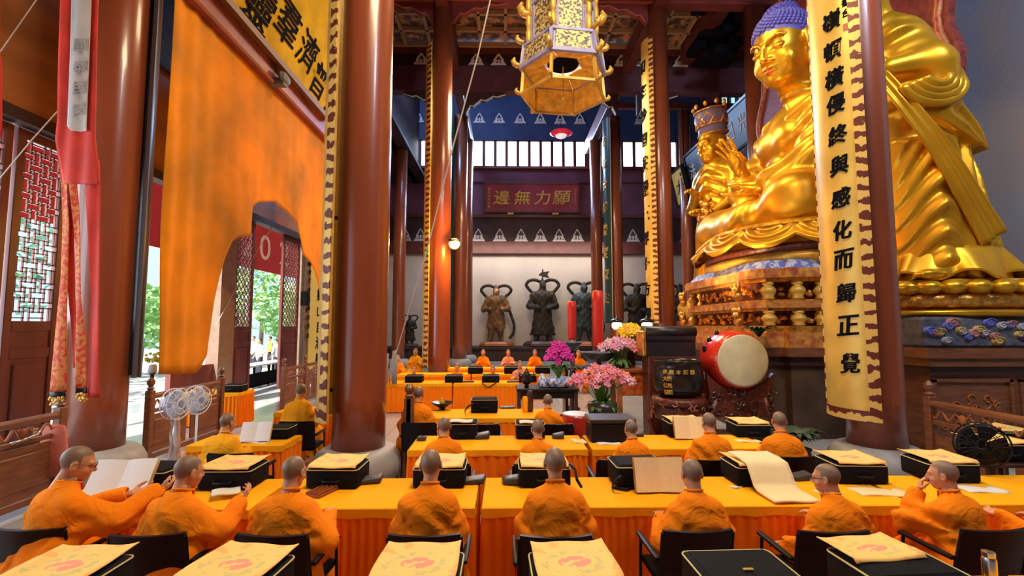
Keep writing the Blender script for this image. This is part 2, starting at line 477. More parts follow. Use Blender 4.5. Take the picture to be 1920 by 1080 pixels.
link('hook', MB().box((-hw * .45, -.06, -hh - .12), (.42, .12, .12)).box((hw * .5, -.06, -hh - .12), (.42, .12, .12)), M['goldp'], nb)

# ---- transverse beam wall above, coffered ceiling
Yt = 21.5
zt = lambda y: zat(y, Yt)
tw = MB()
tw.box((2.5, Yt + .2, (zt(100) + ZC) / 2), (21, .4, ZC - zt(100)))
struct('wall_transverse', tw, M['beam'])
struct('trim_4', MB().box((2.5, Yt + .25, (zt(100) + zt(126)) / 2), (21, .3, zt(100) - zt(126))), M['beamdk'])
struct('trim_5', MB().box((2.5, Yt + .15, (zt(126) + zt(172)) / 2), (21, .5, zt(126) - zt(172))), mat('violet_brown_beam', (.10, .032, .045), .5, var=.3, scale=1.5))
g3 = 'bracket sets on the beam below the coffered ceiling'
p3 = None
for px in (790, 830, 893, 935, 1165, 1200, 1275):
    lab = 'faint grey bracket set on the high cross beam just below the coffered ceiling'
    loc = (xat(px, Yt, 112), Yt + .1, zt(123))
    if p3 is None: p3 = make_bracket(.75, .55, lab, g3); p3.location = loc
    else: dup(p3, loc, 0, lab, g3)
# ogee corbels under that beam beside the nave columns
def corbel(name, x, z, Y, L, H, sgn, m, label, edge=None, th=.22, grp=None):
    pr = [(0, 0), (L, 0), (L, -.10 * H), (L * .80, -.22 * H), (L * .70, -.18 * H), (L * .52, -.40 * H), (L * .40, -.36 * H), (L * .22, -.66 * H), (L * .14, -.64 * H), (L * .05, -H), (0, -H)]
    r = thing(name, label, 'bracket', (x, Y, z), 0, grp)
    mx = Matrix.Rotation(math.pi / 2, 4, 'X') @ Matrix.Scale(sgn, 4, (1, 0, 0))
    link('carved_panel', MB().prism(pr, th, mx), m, r)
    if edge: link('pale_edge', MB().tube([(sgn * a, -th, b) for a, b in pr[2:-1]], .028, 5), edge, r)
    return r
XN0, XN1, XO = -2.3, 5.75, -5.75                   # nave column lines and outer column line
for x, sg, w in ((XN0, 1, 'right of the second left nave column'), (XN1, -1, 'left of the second right nave column'), (XN0, -1, 'left of the second left nave column'), (XN1, 1, 'right of the second right nave column')):
    corbel('corbel_bracket', x + sg * .45, zt(172), Yt + .3, 1.9, 1.0, sg, M['beamdk'], 'dark pale-edged corbel under the high cross beam, ' + w, brk_w)
struct('ceiling', MB().box((2.5, 7.5, ZC + .35), (24, 30, .1)), M['beamdk'])
# coffers: ribs and painted panels
cp = MB(); cx0, cx1, cy0, cy1, cs = -8.0, 8.4, 9.9, 21.4, 1.15
nx_, ny_ = round((cx1 - cx0) / cs), round((cy1 - cy0) / cs)
rb = MB()
for i in range(nx_ + 1): rb.box((cx0 + i * cs, (cy0 + cy1) / 2, ZC + .06), (.13, cy1 - cy0, .2))
for j in range(ny_ + 1): rb.box(((cx0 + cx1) / 2, cy0 + j * cs, ZC + .06), (cx1 - cx0, .13, .2))
struct('trim_6', rb, mat('coffer_rib', (.42, .28, .17), .6))
def coffer_mat():
    m = mat('coffer_panel', (.1, .05, .04), .6)
    nt = m.node_tree; b = nt.nodes['Principled BSDF']; L = nt.links
    tc = nt.nodes.new('ShaderNodeTexCoord'); n = nt.nodes.new('ShaderNodeTexNoise'); n.inputs['Scale'].default_value = 2.6; n.inputs['Detail'].default_value = 3
    L.new(tc.outputs['Object'], n.inputs['Vector']); r = nt.nodes.new('ShaderNodeValToRGB'); L.new(n.outputs['Fac'], r.inputs[0])
    e = r.color_ramp.elements; e[0].position = .44; e[0].color = (.06, .035, .03, 1); e[1].position = .62; e[1].color = (.60, .26, .09, 1)
    k = e.new(.53); k.color = (.24, .14, .09, 1)
    L.new(r.outputs[0], b.inputs['Base Color']); return m
cpm = coffer_mat()
struct('ceiling_coffers', MB().box(((cx0 + cx1) / 2, (cy0 + cy1) / 2, ZC + .22), (cx1 - cx0, cy1 - cy0, .05)), cpm)
# beam joining the second pair of nave columns, with corbels
zbm = zat(10, 17.2)
struct('beam_cross', MB().box((2.5, 17.2, (zbm + ZC) / 2 + .05), (21, .5, ZC - zbm + .1), bev=.03), mat('oxblood_beam', (.22, .035, .025), .45, var=.25, scale=1.5))
for x, sg, w in ((XN0, 1, 'right side of the second left nave column top'), (XN1, -1, 'left side of the second right nave column top'), (XN0, -1, 'left side of the second left nave column top')):
    corbel('corbel_bracket', x + sg * .35, zbm + .1, 17.3, 2.1, .8, sg, MATS['oxblood_beam'], 'red scalloped corbel on the ' + w, mat('dusty_pink_edge', (.36, .10, .08), .6))
for k, x in enumerate((XN0, XN1)):
    struct('beam_nave.%03d' % (k + 1), MB().box((x, 20, 14.4), (.45, 24, .9), bev=.03), M['beam'])

# ---- columns
def column(x, Y, top, label, r=.38, group='red lacquered columns', m=None):
    c = thing('column', label, 'column', (x, Y, 0), 0, group, 'thing')
    link('shaft', MB().lathe([(r * 1.0, .42), (r, 1.2), (r * .985, top * .5), (r * .95, top)], 40), m or M['lacquer'], c, smooth=True)
    link('stone_base', MB().lathe([(.50, 0), (.60, .06), (.655, .17), (.655, .27), (.60, .38), (.52, .45), (.40, .47), (.3, .47)], 40), M['stone'], c, autosm=50)
    return c
column(XN0 + .15, 7.3, ZC, 'big red lacquered column left of centre standing between the front tables', .385)
column(5.62, 7.3, ZC, 'red lacquered column behind the tall gold couplet with black characters on the right')
column(XO - .28, 7.3, 11.9, 'red lacquered column on the left behind the red hanging banner')
column(XN0, 17.2, zbm - .06, 'red column beside the bright orange lamp, left of the far tables')
column(XN1, 17.2, zbm - .06, 'red column behind the second gold couplet, left of the large Buddha')
column(XO, 17.2, 11.9, 'red column half hidden behind the edge of the orange curtain')
column(XN0 - .1, 26.1, 13.9, 'far red column close behind the column with the orange lamp')
column(6.15, 26.1, 13.9, 'far red column with a dark green couplet on its left')
column(XN0, 29.5, 13.9, 'rearmost red column at the left end of the bright window row', .36)
column(XN1, 29.5, 13.9, 'rearmost red column at the right end of the bright window row, above the red candles', .36)
column(XO + .05, 26.1, 11.9, 'slender orange-lit far column just right of the big left column', .34)
column(9.85, 25.3, 13.9, 'far red column behind the small crowned statue', .34)
column(9.45, 17.2, zbm - .06, 'dark red column behind the Buddha\'s raised hand', .40)

# ---- outer arcade beam over the curtain
zo = onx(620, 280, XO).z
ob = MB().box((XO, 12.25, zo + .5), (.45, 9.0, 1.0), bev=.04)
struct('beam_outer', ob, mat('dusty_red_beam', (.27, .055, .045), .5, var=.35, scale=1.5))
struct('beam_outer_upper', MB().box((XO, 12.2, 12.6), (.6, 10, 1.2)), M['beamdk'])
struct('ceiling_aisle', MB().box((XO - 1.2, 13, 12.1), (3.4, 40, .2)), M['beamdk'])
# ---- left wall with doors
lw = M['wood']
struct('wall_left_transom', MB().box((XL, 13, 7.0), (.25, 39, 2.6)), mat('warm_lit_transom_wood', (.38, .14, .04), .5, var=.4, scale=1.5, stretch=(1, .3, 1)))  # warm light on the transom put into its wood colour
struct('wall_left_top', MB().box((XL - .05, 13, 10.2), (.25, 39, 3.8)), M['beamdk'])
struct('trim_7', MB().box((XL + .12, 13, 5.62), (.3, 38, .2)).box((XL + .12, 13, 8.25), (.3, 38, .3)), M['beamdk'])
def lattice(mb, w, z0, z1, p, t=.028, d=.035, kind=0):
    """interlocking short bars between x = -w/2..w/2"""
    nx = max(2, round(w / p)); nz = max(2, round((z1 - z0) / p)); px_, pz = w / nx, (z1 - z0) / nz
    for i in range(nx):
        for j in range(nz):
            cx, cz = -w / 2 + (i + .5) * px_, z0 + (j + .5) * pz
            if kind == 0:
                if (i + j) % 2:
                    for s in (-1, 1): mb.box((cx + s * px_ * .30, 0, cz), (t, d, pz * 1.6))
                else:
                    for s in (-1, 1): mb.box((cx, 0, cz + s * pz * .30), (px_ * 1.6, d, t))
            else:
                mb.bar((cx - px_ / 2, 0, cz), (cx, 0, cz + pz / 2), t, d); mb.bar((cx, 0, cz + pz / 2), (cx + px_ / 2, 0, cz), t, d)
                mb.bar((cx + px_ / 2, 0, cz), (cx, 0, cz - pz / 2), t, d); mb.bar((cx, 0, cz - pz / 2), (cx - px_ / 2, 0, cz), t, d)
                mb.box((cx, 0, cz), (t * 1.6, d, t * 1.6))
glassm = mat('bright_lattice_paper', (.8, .88, .92), .5, trans=.0)
def door_leaf(n, w, h, zlat, loc, rz, kind=0, p=.17):
    """frame, lower panel and lattice; hinge line at local x=0 centre"""
    r = bpy.data.objects.new('door_%d' % n, None); COL.objects.link(r); r.location = loc; r.rotation_euler = (0, 0, rz); r['kind'] = 'structure'
    f = MB(); s = .13
    for x in (-w / 2 + s / 2, w / 2 - s / 2): f.box((x, 0, h / 2), (s, .09, h), bev=.01)
    for z in (.08, zlat - .1, h - .08, zlat - .55): f.box((0, 0, z), (w - 2 * s, .09, .16), bev=.01)
    link('door_frame', f, M['woodfr'], r)
    link('door_panel', MB().box((0, 0, zlat * .5 - .05), (w - 2 * s, .04, zlat - .1)).box((0, -.03, zlat * .40), (w - 3.2 * s, .04, zlat * .58), bev=.015).box((0, .03, zlat * .40), (w - 3.2 * s, .04, zlat * .58), bev=.015), M['woodfr'], r)
    lb = MB(); lattice(lb, w - 2 * s, zlat, h - .16, p, .017, .03, kind)
    link('lattice', lb, M['woodfr'], r)
    return r
M['woodfr'] = mat('maroon_door_wood', (.15, .035, .025), .4, var=.3, scale=3, stretch=(1, 1, .2))
hD = 5.5
yl0, yl1 = onx(14, 450, XL).y, onx(116, 450, XL).y
zlt = onx(60, 600, XL).z
door_leaf(1, yl1 - yl0, hD, zlt, (XL, (yl0 + yl1) / 2, 0), math.pi / 2)
door_leaf(2, 1.1, hD, zlt, (XL, yl0 - .62, 0), math.pi / 2)
door_leaf(3, 1.1, hD, zlt, (XL, yl0 - 1.75, 0), math.pi / 2)
# opened leaves beside the central doorway and wall stretches
y437, y470, y525, y557 = [onx(p, 600, XL).y for p in (434, 470, 525, 557)]
door_leaf(4, y470 - y437, hD, zlt - .1, (XL, (y437 + y470) / 2, 0), math.pi / 2, 1, .22)
door_leaf(5, y557 - y525, hD, zlt - .1, (XL, (y525 + y557) / 2, 0), math.pi / 2, 1, .22)
y400, y432 = onx(398, 600, XL).y, onx(430, 600, XL).y
struct('wall_left_pier.001', MB().box((XL, (y400 + y432) / 2 , hD / 2), (.35, y432 - y400 - .1, hD)), mat('taupe_pier', (.24, .15, .10), .6, var=.2))
struct('wall_left_pier.002', MB().box((XL, (y557 + 32.5) / 2 + .1, hD / 2), (.35, 32.5 - y557 - .2, hD)), MATS['taupe_pier'])
struct('wall_left_rail', MB().box((XL, (y432 + y400) / 2 - 1.0, .6), (.12, y400 - onx(283, 600, XL).y - .2, 1.2)), M['woodfr'])
# ---- right side: screen wall behind the statues, far right wall with green windows
struct('wall_screen', MB().box((13.0, 8.8, 8), (.3, 9.0, 16)), mat('blue_grey_mural', (.36, .40, .52), .8, var=.45, scale=.8, col2=(.50, .40, .36), bump=.5, bscale=7))
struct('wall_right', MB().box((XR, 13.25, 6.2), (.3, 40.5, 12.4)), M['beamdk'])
struct('wall_right_top', MB().box((XR, 13.25, 19), (.3, 40.5, 4.8)), M['beam'])
gw = mat('greenish_window_light', (.5, .8, .75), .6, emit=(.42, .80, .72), estr=.9)
ww = [(1352, 1366), (1369, 1381), (1384, 1397), (1400, 1416)]
for p0, p1 in ww:
    a, b = onx(p0, 190, XR - .2).y, onx(p1, 190, XR - .2).y
    if a > b: a, b = b, a
    _wn += 1
    z0, z1 = 15.1, 17.1
    fr = MB()
    for y in (a, b): fr.box((XR - .2, y, (z0 + z1) / 2), (.14, .14, z1 - z0 + .2))
    for z in (z0, z1): fr.box((XR - .2, (a + b) / 2, z), (.14, b - a, .14))
    o = struct('window_%d' % _wn, fr, M['beamdk'])
    link('pane', MB().box((XR - .15, (a + b) / 2, (z0 + z1) / 2), (.03, b - a - .1, z1 - z0)), gw, o)
struct('wall_right_window_band', MB().box((XR + .05, 13.25, 14.5), (.2, 40.5, 4.4)), M['beam'])
struct('ceiling_far', MB().box((3, 27.5, 20.6), (22, 12.5, .2)), M['beamdk'])
struct('ceiling_right', MB().box((11.4, 12.5, 16.2), (6, 18.5, .2)), M['beamdk'])
struct('beam_right', MB().box((9.5, 25.3, 14.2), (8, .3, .3)).box((11, 21.5, 15.9), (6, .5, 1.4)).box((8.5, 15, 14.9), (.5, 14, 1.0)), M['beam'])

struct('wall_front', MB().box((3, -6.6, 8), (23, .3, 17)), M['beam'])
struct('wall_left_upper', MB().box((XO - .3, 13, 16.6), (.3, 39.5, 9.2)), M['beamdk'])
struct('wall_gable', MB().box((3, 22.3, 18.1), (23, .3, 5.4)), M['beamdk'])
# ================================================================ TABLES, CHAIRS, BAGS, BOOKS
def skirt_path(w, d, step=.0115):
    pts = []
    def seg(a, b):
        n = max(2, int((Vector(b) - Vector(a)).length / step))
        for i in range(n): pts.append(Vector(a).lerp(Vector(b), i / n))
    c = [(-w / 2, -d / 2), (w / 2, -d / 2), (w / 2, d / 2), (-w / 2, d / 2)]
    for i in range(4): seg(c[i], c[(i + 1) % 4])
    return pts
def draped_table(x0, x1, y0, y1, label, z=.75, group='cloth-covered tables', cm=None):
    w, d = x1 - x0 - .055, y1 - y0
    r = thing('draped_table', label, 'table', ((x0 + x1) / 2, (y0 + y1) / 2, 0), 0, group)
    rnd = random.Random(x0 * 7 + y0)
    t = MB(); ov = .075
    t.box((0, 0, z - .014), (w, d, .028), bev=.008)
    # short overhang band of the top cloth
    p = skirt_path(w + .012, d + .012, .05); n = len(p)
    for i, q in enumerate(p): pass
    vs = []; fs = []
    for i, q in enumerate(p):
        s = .003 * math.sin(i * 1.7); vs += [(q.x * (1 + s), q.y * (1 + s), z - .012), (q.x * (1 + s * 2), q.y * (1.004 + s * 2), z - ov - .006 * math.sin(i * .9))]
    for i in range(n): j = (i + 1) % n; fs.append((2 * i, 2 * i + 1, 2 * j + 1, 2 * j))
    t.add(vs, fs)
    link('top_cloth', t, cm or M['cloth'], r)
    # pleated skirt
    p = skirt_path(w - .004, d - .004); n = len(p); ph = 0; vs = []; fs = []
    nv = 4
    for i, q in enumerate(p):
        ph += .80 + .28 * math.sin(i * .03 + x0 * 3) + rnd.uniform(-.10, .10)
        nx = Vector((math.copysign(1, q.x), 0)) if abs(abs(q.x) - w / 2) < .01 else Vector((0, math.copysign(1, q.y)))
        for k in range(nv + 1):
            v = k / nv
            a = (.007 + .009 * v) * math.sin(ph) + .010 * v * math.sin(ph * .23 + 1)
            vs.append((q.x + nx.x * (a + .010 * v), q.y + nx.y * (a + .010 * v), z - .03 - v * (z - .05)))
    for i in range(n):
        j = (i + 1) % n
        for k in range(nv): fs.append((i * (nv + 1) + k, i * (nv + 1) + k + 1, j * (nv + 1) + k + 1, j * (nv + 1) + k))
    link('pleated_skirt', (vs, fs), M['skirt'], r, smooth=True)
    for sx in (-1, 1):
        for sy in (-1, 1): link('leg', MB().cyl((sx * (w / 2 - .08), sy * (d / 2 - .08), 0), (sx * (w / 2 - .08), sy * (d / 2 - .08), z - .03), .018, seg=8), M['metal'], r)
    return r
xs1 = [-3.91, -2.06, -.21, 1.64, 3.49, 5.34]
nm1 = ['leftmost table of the front row, under the pale open sutra', 'front row table under the ridged brown tray',
       'front row table before the two centre monks', 'front row table under the long unfolded yellow sutra', 'front row table at the far right']
for i in range(5): draped_table(xs1[i], xs1[i + 1], 4.09, 4.88, nm1[i] + ', marigold cloth')
draped_table(-1.19, 1.05, 5.95, 6.70, 'second row table with marigold cloth, left half')
draped_table(1.05, 3.30, 5.95, 6.70, 'second row table with marigold cloth, right half, below the red drum')
draped_table(-1.60, .92, 7.94, 8.80, 'third row table with marigold cloth carrying the lone black case and incense dish')
draped_table(-3.08, -1.33, 12.6, 13.3, 'far long orange table, left half, with pleats facing the camera')
draped_table(-1.33, .42, 12.6, 13.3, 'far long orange table, right half, with pleats, beside the black lacquer stand')
draped_table(-3.3, -1.0, 14.9, 15.5, 'orange table in the second far row, left, behind the long pleated table')
draped_table(-1.0, 1.4, 14.9, 15.5, 'orange table in the second far row, right, in front of three facing monks')
draped_table(-2.0, 1.5, 17.0, 17.6, 'rearmost orange table at the feet of the guardian statues')
draped_table(-4.0, -2.75, 6.2, 6.78, 'short orange table left of the big left column with a white open sutra')
draped_table(-4.0, -2.7, 8.5, 9.1, 'small orange table farther back on the left beside the open gate')
draped_table(-7.3, -5.88, 10.9, 11.6, 'orange table end showing past the left wooden railing')
xs0 = [-4.6, -2.7, -.8, 1.1, 3.0, 4.9]
for i in range(5):
    draped_table(xs0[i], xs0[i + 1], 2.25, 2.97, 'marigold table at the bottom edge under the %s' % ['leftmost near case', 'second near case with tilted cloth', 'near case with embroidered cloth left of centre', 'near case with embroidered cloth right of centre', 'bare black near case'][i])

# ---- chairs
def make_chair(label):
    r = thing('conference_chair', label, 'chair', (0, 0, 0), 0, 'black conference chairs')
    link('seat', MB().box((0, 0, .44), (.47, .45, .06), bev=.022, seg=2), M['blackfab'], r, autosm=40)
    b = MB()
    def bk(u, v):
        x = (u - .5) * .50; z = .46 + v * .40
        return x * (1 - .04 * v), -.24 - .09 * v + .045 * (2 * u - 1) ** 2 * 1.0, z
    b.grid(bk, 12, 8); n = len(b.v)
    b.grid(lambda u, v: (bk(u, v)[0], bk(u, v)[1] - .028, bk(u, v)[2]), 12, 8)
    for i in range(12):
        for row in (0, 8): a = row * 13 + i; b.f.append((a, a + 1, n + a + 1, n + a))
    for j in range(8):
        for c in (0, 12): a = j * 13 + c; b.f.append((a, a + 13, n + a + 13, n + a))
    link('backrest', b, M['blackpl'], r, autosm=50)
    for sx in (-1, 1):
        link('leg', MB().tube([(sx * .25, .20, .0), (sx * .25, .19, .42), (sx * .25, .17, .62)], .012, 8), M['blackpl'], r)
        link('leg', MB().tube([(sx * .25, -.26, .0), (sx * .25, -.22, .42), (sx * .245, -.30, .84)], .012, 8), M['blackpl'], r)
        link('armrest', MB().box((sx * .262, -.03, .645), (.045, .44, .028), bev=.011, seg=2), M['blackpl'], r, autosm=40)
    return r
CHAIR0 = make_chair('x'); _cu = [0]
def place_chair(x, y, rz, label):
    o = CHAIR0 if not _cu[0] else dup(CHAIR0)
    _cu[0] += 1
    o.location = (x, y, 0); o.rotation_euler = (0, 0, rz); o['label'] = label
    return o
for px, py, rz, l in ((50, 992, .0, 'black chair at the left picture edge behind the monk with glasses'), (268, 1003, .05, 'black chair behind the monk turned to the right, second from left'),
                  (512, 1003, -.06, 'black chair with visible arm behind the third monk from left'), (795, 1003, 0, 'black chair behind the centre monk with the creased robe'),
                  (1043, 1005, 0, 'black chair behind the centre monk with the smooth back'), (1308, 995, .03, 'black chair behind the monk at the tan open sutra'),
                  (1567, 996, 0, 'black chair behind the monk with glasses looking left'), (1868, 993, .04, 'black chair at the right edge behind the monk resting his chin')):
    p = onz(px, py, .86); place_chair(p.x, p.y + .32, rz, l)
for px, py, Y, rz, l in ((1165, 862, 5.0, 0, 'black chair of the second row behind the monk beside the large black box'), (1340, 862, 5.0, 0, 'black chair of the second row behind the monk under the red drum'),
                     (1490, 856, 5.05, .0, 'black chair of the second row, rightmost, beside the column base'), (1008, 870, 5.0, 0, 'black chair of the second row behind the middle monk'),
                     (835, 870, 5.0, 0, 'black chair of the second row, leftmost, right of the big column'), (785, 792, 6.95, 0, 'black chair of the third row beside the dark gate post'),
                     (1043, 795, 6.95, 0, 'black chair of the third row near the small red drum'), (904, 795, 6.95, 0, 'empty black chair of the third row between the two monks'),
                     (553, 790, 7.0, .05, 'black chair on the left behind the monk facing the open gate'), (430, 850, 5.22, 0, 'black chair on the left behind the monk at the short table')):
    p = onz(px, py, .86); place_chair(p.x, p.y + .32, rz, l)

# ---- black cases
PIPE = mat('pale_piping', (.55, .48, .20), .6)
def make_case(w=.48, d=.38, h=.18):
    r = thing('black_case', 'x', 'case', (0, 0, 0), 0, 'black fabric cases')
    link('body', MB().box((0, 0, h / 2), (w, d, h), bev=.03, seg=3), M['blackfab'], r, autosm=40)
    lp = []
    rr = .035
    for cx, cy, a0 in ((w / 2 - rr, d / 2 - rr, 0), (-w / 2 + rr, d / 2 - rr, 90), (-w / 2 + rr, -d / 2 + rr, 180), (w / 2 - rr, -d / 2 + rr, 270)):
        for k in range(5):
            a = R_(a0 + k * 22.5); lp.append((cx + rr * math.cos(a), cy + rr * math.sin(a), h - .010))
    link('piping', MB().tube(lp, .005, 6, closed=True), PIPE, r, smooth=True)
    link('lid', MB().box((0, 0, h - .004), (w - .05, d - .05, .022), bev=.009), M['blackfab'], r)
    link('handle', MB().tube([(-.08, -d / 2 - .004, h * .5), (-.07, -d / 2 - .03, h * .42), (.07, -d / 2 - .03, h * .42), (.08, -d / 2 - .004, h * .5)], .010, 6), M['blackpl'], r, smooth=True)
    return r
CASE0 = make_case(); _cc = [0]
def place_case(x, y, z, rz, label, s=1):
    o = CASE0 if not _cc[0] else dup(CASE0)
    _cc[0] += 1
    o.location = (x, y, z); o.rotation_euler = (0, 0, rz); o.scale = (s,) * 3 if not isinstance(s, tuple) else s; o['label'] = label
    return o
# ---- embroidered cloths
def embroid():
    m = mat('embroidered_yellow_cloth', (.88, .58, .16), .75)
    nt = m.node_tree; b = nt.nodes['Principled BSDF']; L = nt.links
    tc = nt.nodes.new('ShaderNodeTexCoord'); sp = nt.nodes.new('ShaderNodeVectorMath'); sp.operation = 'LENGTH'
    mp = nt.nodes.new('ShaderNodeMapping'); mp.inputs['Scale'].default_value = (1.3, 2.0, 0); L.new(tc.outputs['Object'], mp.inputs[0]); L.new(mp.outputs[0], sp.inputs[0])
    n = nt.nodes.new('ShaderNodeTexNoise'); n.inputs['Scale'].default_value = 24; n.inputs['Detail'].default_value = 2; L.new(tc.outputs['Object'], n.inputs['Vector'])
    n2 = nt.nodes.new('ShaderNodeTexNoise'); n2.inputs['Scale'].default_value = 13; L.new(tc.outputs['Object'], n2.inputs['Vector'])
    def mth(op, a, bb):
        q = nt.nodes.new('ShaderNodeMath'); q.operation = op
        for i, s in enumerate((a, bb)):
            if isinstance(s, (int, float)): q.inputs[i].default_value = s
            else: L.new(s, q.inputs[i])
        return q.outputs[0]
    ln = sp.outputs['Value']
    core = mth('MULTIPLY', mth('LESS_THAN', ln, .12), mth('GREATER_THAN', n.outputs['Fac'], .47))
    ring = mth('MULTIPLY', mth('MULTIPLY', mth('GREATER_THAN', ln, .16), mth('LESS_THAN', ln, .26)), mth('GREATER_THAN', n.outputs['Fac'], .54))
    out = mth('MULTIPLY', mth('GREATER_THAN', ln, .28), mth('GREATER_THAN', n2.outputs['Fac'], .60))
    def mx(f, a, c):
        q = nt.nodes.new('ShaderNodeMixRGB'); L.new(f, q.inputs[0]); L.new(a, q.inputs[1]) if not isinstance(a, tuple) else setattr(q.inputs[1], 'default_value', (*a, 1)); q.inputs[2].default_value = (*c, 1); return q.outputs[0]
    c = mx(core, (.88, .57, .16), (.84, .30, .20)); c = mx(ring, c, (.62, .50, .18)); c = mx(out, c, (.86, .44, .12))
    L.new(c, b.inputs['Base Color']); return m
EMB = embroid()
def make_cloth(w=.44, d=.40, drop=.05):
    mb = MB(); n = 14
    def fn(u, v):
        x = (u - .5) * w; t = (v - .5) * (d + drop)
        y = t + drop / 2; z = .004
        lim = -.19
        if y < lim: z -= (lim - y) * .9; y = lim - (lim - y) * .35 - .004
        x *= 1 + .02 * math.sin(v * 5); z += .003 * math.sin(u * 9 + v * 4) + (.012 * abs(2 * u - 1) ** 6 if y > lim else 0)
        return x, y, z + .008
    mb.grid(fn, n, n)
    o = link('embroidered_cloth', mb, EMB, None, smooth=True)
    o.modifiers.new('thick', 'SOLIDIFY').thickness = .006
    return tag(o, 'x', 'cloth', 'embroidered yellow cloths on the cases')
CLOTH0 = make_cloth(); _cl = [0]
def place_cloth(x, y, z, rz, label, s=1):
    o = CLOTH0 if not _cl[0] else dup(CLOTH0)
    _cl[0] += 1
    o.location = (x, y, z); o.rotation_euler = (0, 0, rz); o.scale = (s,) * 3 if not isinstance(s, tuple) else s; o['label'] = label
    return o
def case_px(px, py, Y, label, clabel=None, rz=0, s=1, z=.752, crz=None, h=.18):
    """py: the near lower edge of the case; px: its middle"""
    p = onz(px, py, z) if Y is None else at(px, py, Y)
    p.y += .19 * (s if not isinstance(s, tuple) else s[1])
    place_case(p.x, p.y, z, rz, label, s)
    zz = z + .18 * (s if not isinstance(s, tuple) else s[2]) + .012
    if clabel: place_cloth(p.x, p.y, zz, rz if crz is None else crz, clabel, s if not isinstance(s, tuple) else (s[0], s[1], 1))
    return p.x, p.y, zz
# front row (on the tables before the first monks), left to right
C1 = case_px(262, 908, 4.5, 'black case behind the pale open sutra at the left', None, -.1)
case_px(418, 908, 4.52, 'black case with folded cloth right of the second monk\'s head', 'yellow embroidered cloth on the case just right of the second monk\'s head')
case_px(622, 908, 4.55, 'black case between the third monk and the big left column base', 'yellow embroidered cloth on the case in front of the left column base', -.03)
case_px(822, 908, 4.55, 'black case half hidden by the head of the centre monk with creased robe', 'pale cloth on the case right of the centre monk\'s head', 0)
case_px(1022, 908, 4.55, 'black case with strap behind the centre monk with smooth back', 'small pale yellow cloth on the strapped case left of the centre monk\'s head')
C6 = case_px(1205, 908, 4.50, 'black padded case behind the tan open sutra', None, .04, (1, 1, 1.15))
C7 = case_px(1432, 905, 4.55, 'black case under the long unfolded sutra', 'yellow cloth under the top of the long unfolded sutra', .0)
case_px(1622, 898, 4.60, 'black case in front of the right column base', 'bright yellow cloth on the case in front of the right column base', -.05)
case_px(1795, 893, 4.62, 'black case beside the right railing, behind the monk resting his chin', 'bright yellow cloth on the case beside the right railing post', -.08)
# bottom edge, left to right
case_px(55, 1110, 2.55, 'near black case at the bottom left corner', 'dull yellow embroidered cloth at the bottom left corner', .0, crz=.04)
case_px(402, 1106, 2.55, 'near black case second from the left at the bottom edge', 'yellow cloth with pink flower on the second near case from left', -.10, crz=-.14)
case_px(770, 1106, 2.55, 'near black case left of centre at the bottom edge', 'yellow cloth with pink flower on the near case left of centre', 0)
case_px(1088, 1104, 2.55, 'near black case right of centre at the bottom edge', 'yellow cloth with pink flower on the near case right of centre', .03, crz=.06)
case_px(1423, 1100, 2.53, 'bare black case with pale piping at the bottom edge', None, .03, (1.08, 1, 1.05))
C06 = case_px(1735, 1098, 2.55, 'black case with half folded cloth at the bottom right', None, .06, (1.12, 1, 1.08))
place_cloth(C06[0] - .05, C06[1] + .10, C06[2], .12, 'yellow cloth folded back on the case at the bottom right', (1.0, .65, 1))
link('badge', MB().box((0, -.08, .196), (.05, .02, .004)), M['goldp'], [o for o in COL.objects if o.get('label', '') == 'bare black case with pale piping at the bottom edge'][0])
# second row
case_px(512, 814, 6.5, 'black case behind the white open sutra on the short left table', None, .0, .8)
case_px(868, 828, 6.45, 'black case with paper on top right of the leftmost second row monk', None, 0, (.75, .9, 1.15))
case_px(995, 826, 6.45, 'black case with paper on top left of the middle second row monk', None, 0, (.8, .9, 1.1))
C2e = case_px(1290, 820, 6.5, 'black case behind the small open sutra in the second row', 'yellow cloth on the case behind the small open sutra in the second row', 0, (1, .9, 1.1))
case_px(1415, 816, 6.5, 'black case left of the rightmost second row monk', 'yellow cloth on the case left of the rightmost second row monk', -.03, .95)
# third row and beyond
case_px(908, 768, 8.35, 'lone black case with strap on the third row table', None, 0, (.95, .8, 1.3))
for px, l in ((775, 'leftmost small black case on the far long table'), (850, 'small black case with pale cloth right of the far column base'), (920, 'small black case with dangling strap on the far long table'), (990, 'small black case at the right end of the far long table')):
    case_px(px, 713, 12.75, l, None, 0, (.95, .9, 1.05))
for px, l in ((891, 'black case on the second far table below the left facing monk'), (959, 'black case on the second far table below the middle facing monk'), (1018, 'black case on the second far table left of the magenta orchids')):
    case_px(px, 702, 15.0, l, None, 0, (.95, .9, 1.2))
case_px(432, 738, 11.0, 'black case on the orange table end past the left railing', None, 0, .9)
# big black box of the second row
bb = at(1150, 826, 6.25)
r = thing('instrument_box', 'large black hard box with grey rim lid in the second row', 'box', (bb.x, bb.y + .2, .752))
link('body', MB().box((0, 0, .12), (.58, .4, .24), bev=.02), M['blackpl'], r)
link('lid', MB().box((0, 0, .27), (.60, .42, .06), bev=.012), mat('grey_black_plastic', (.02, .022, .026), .35), r)

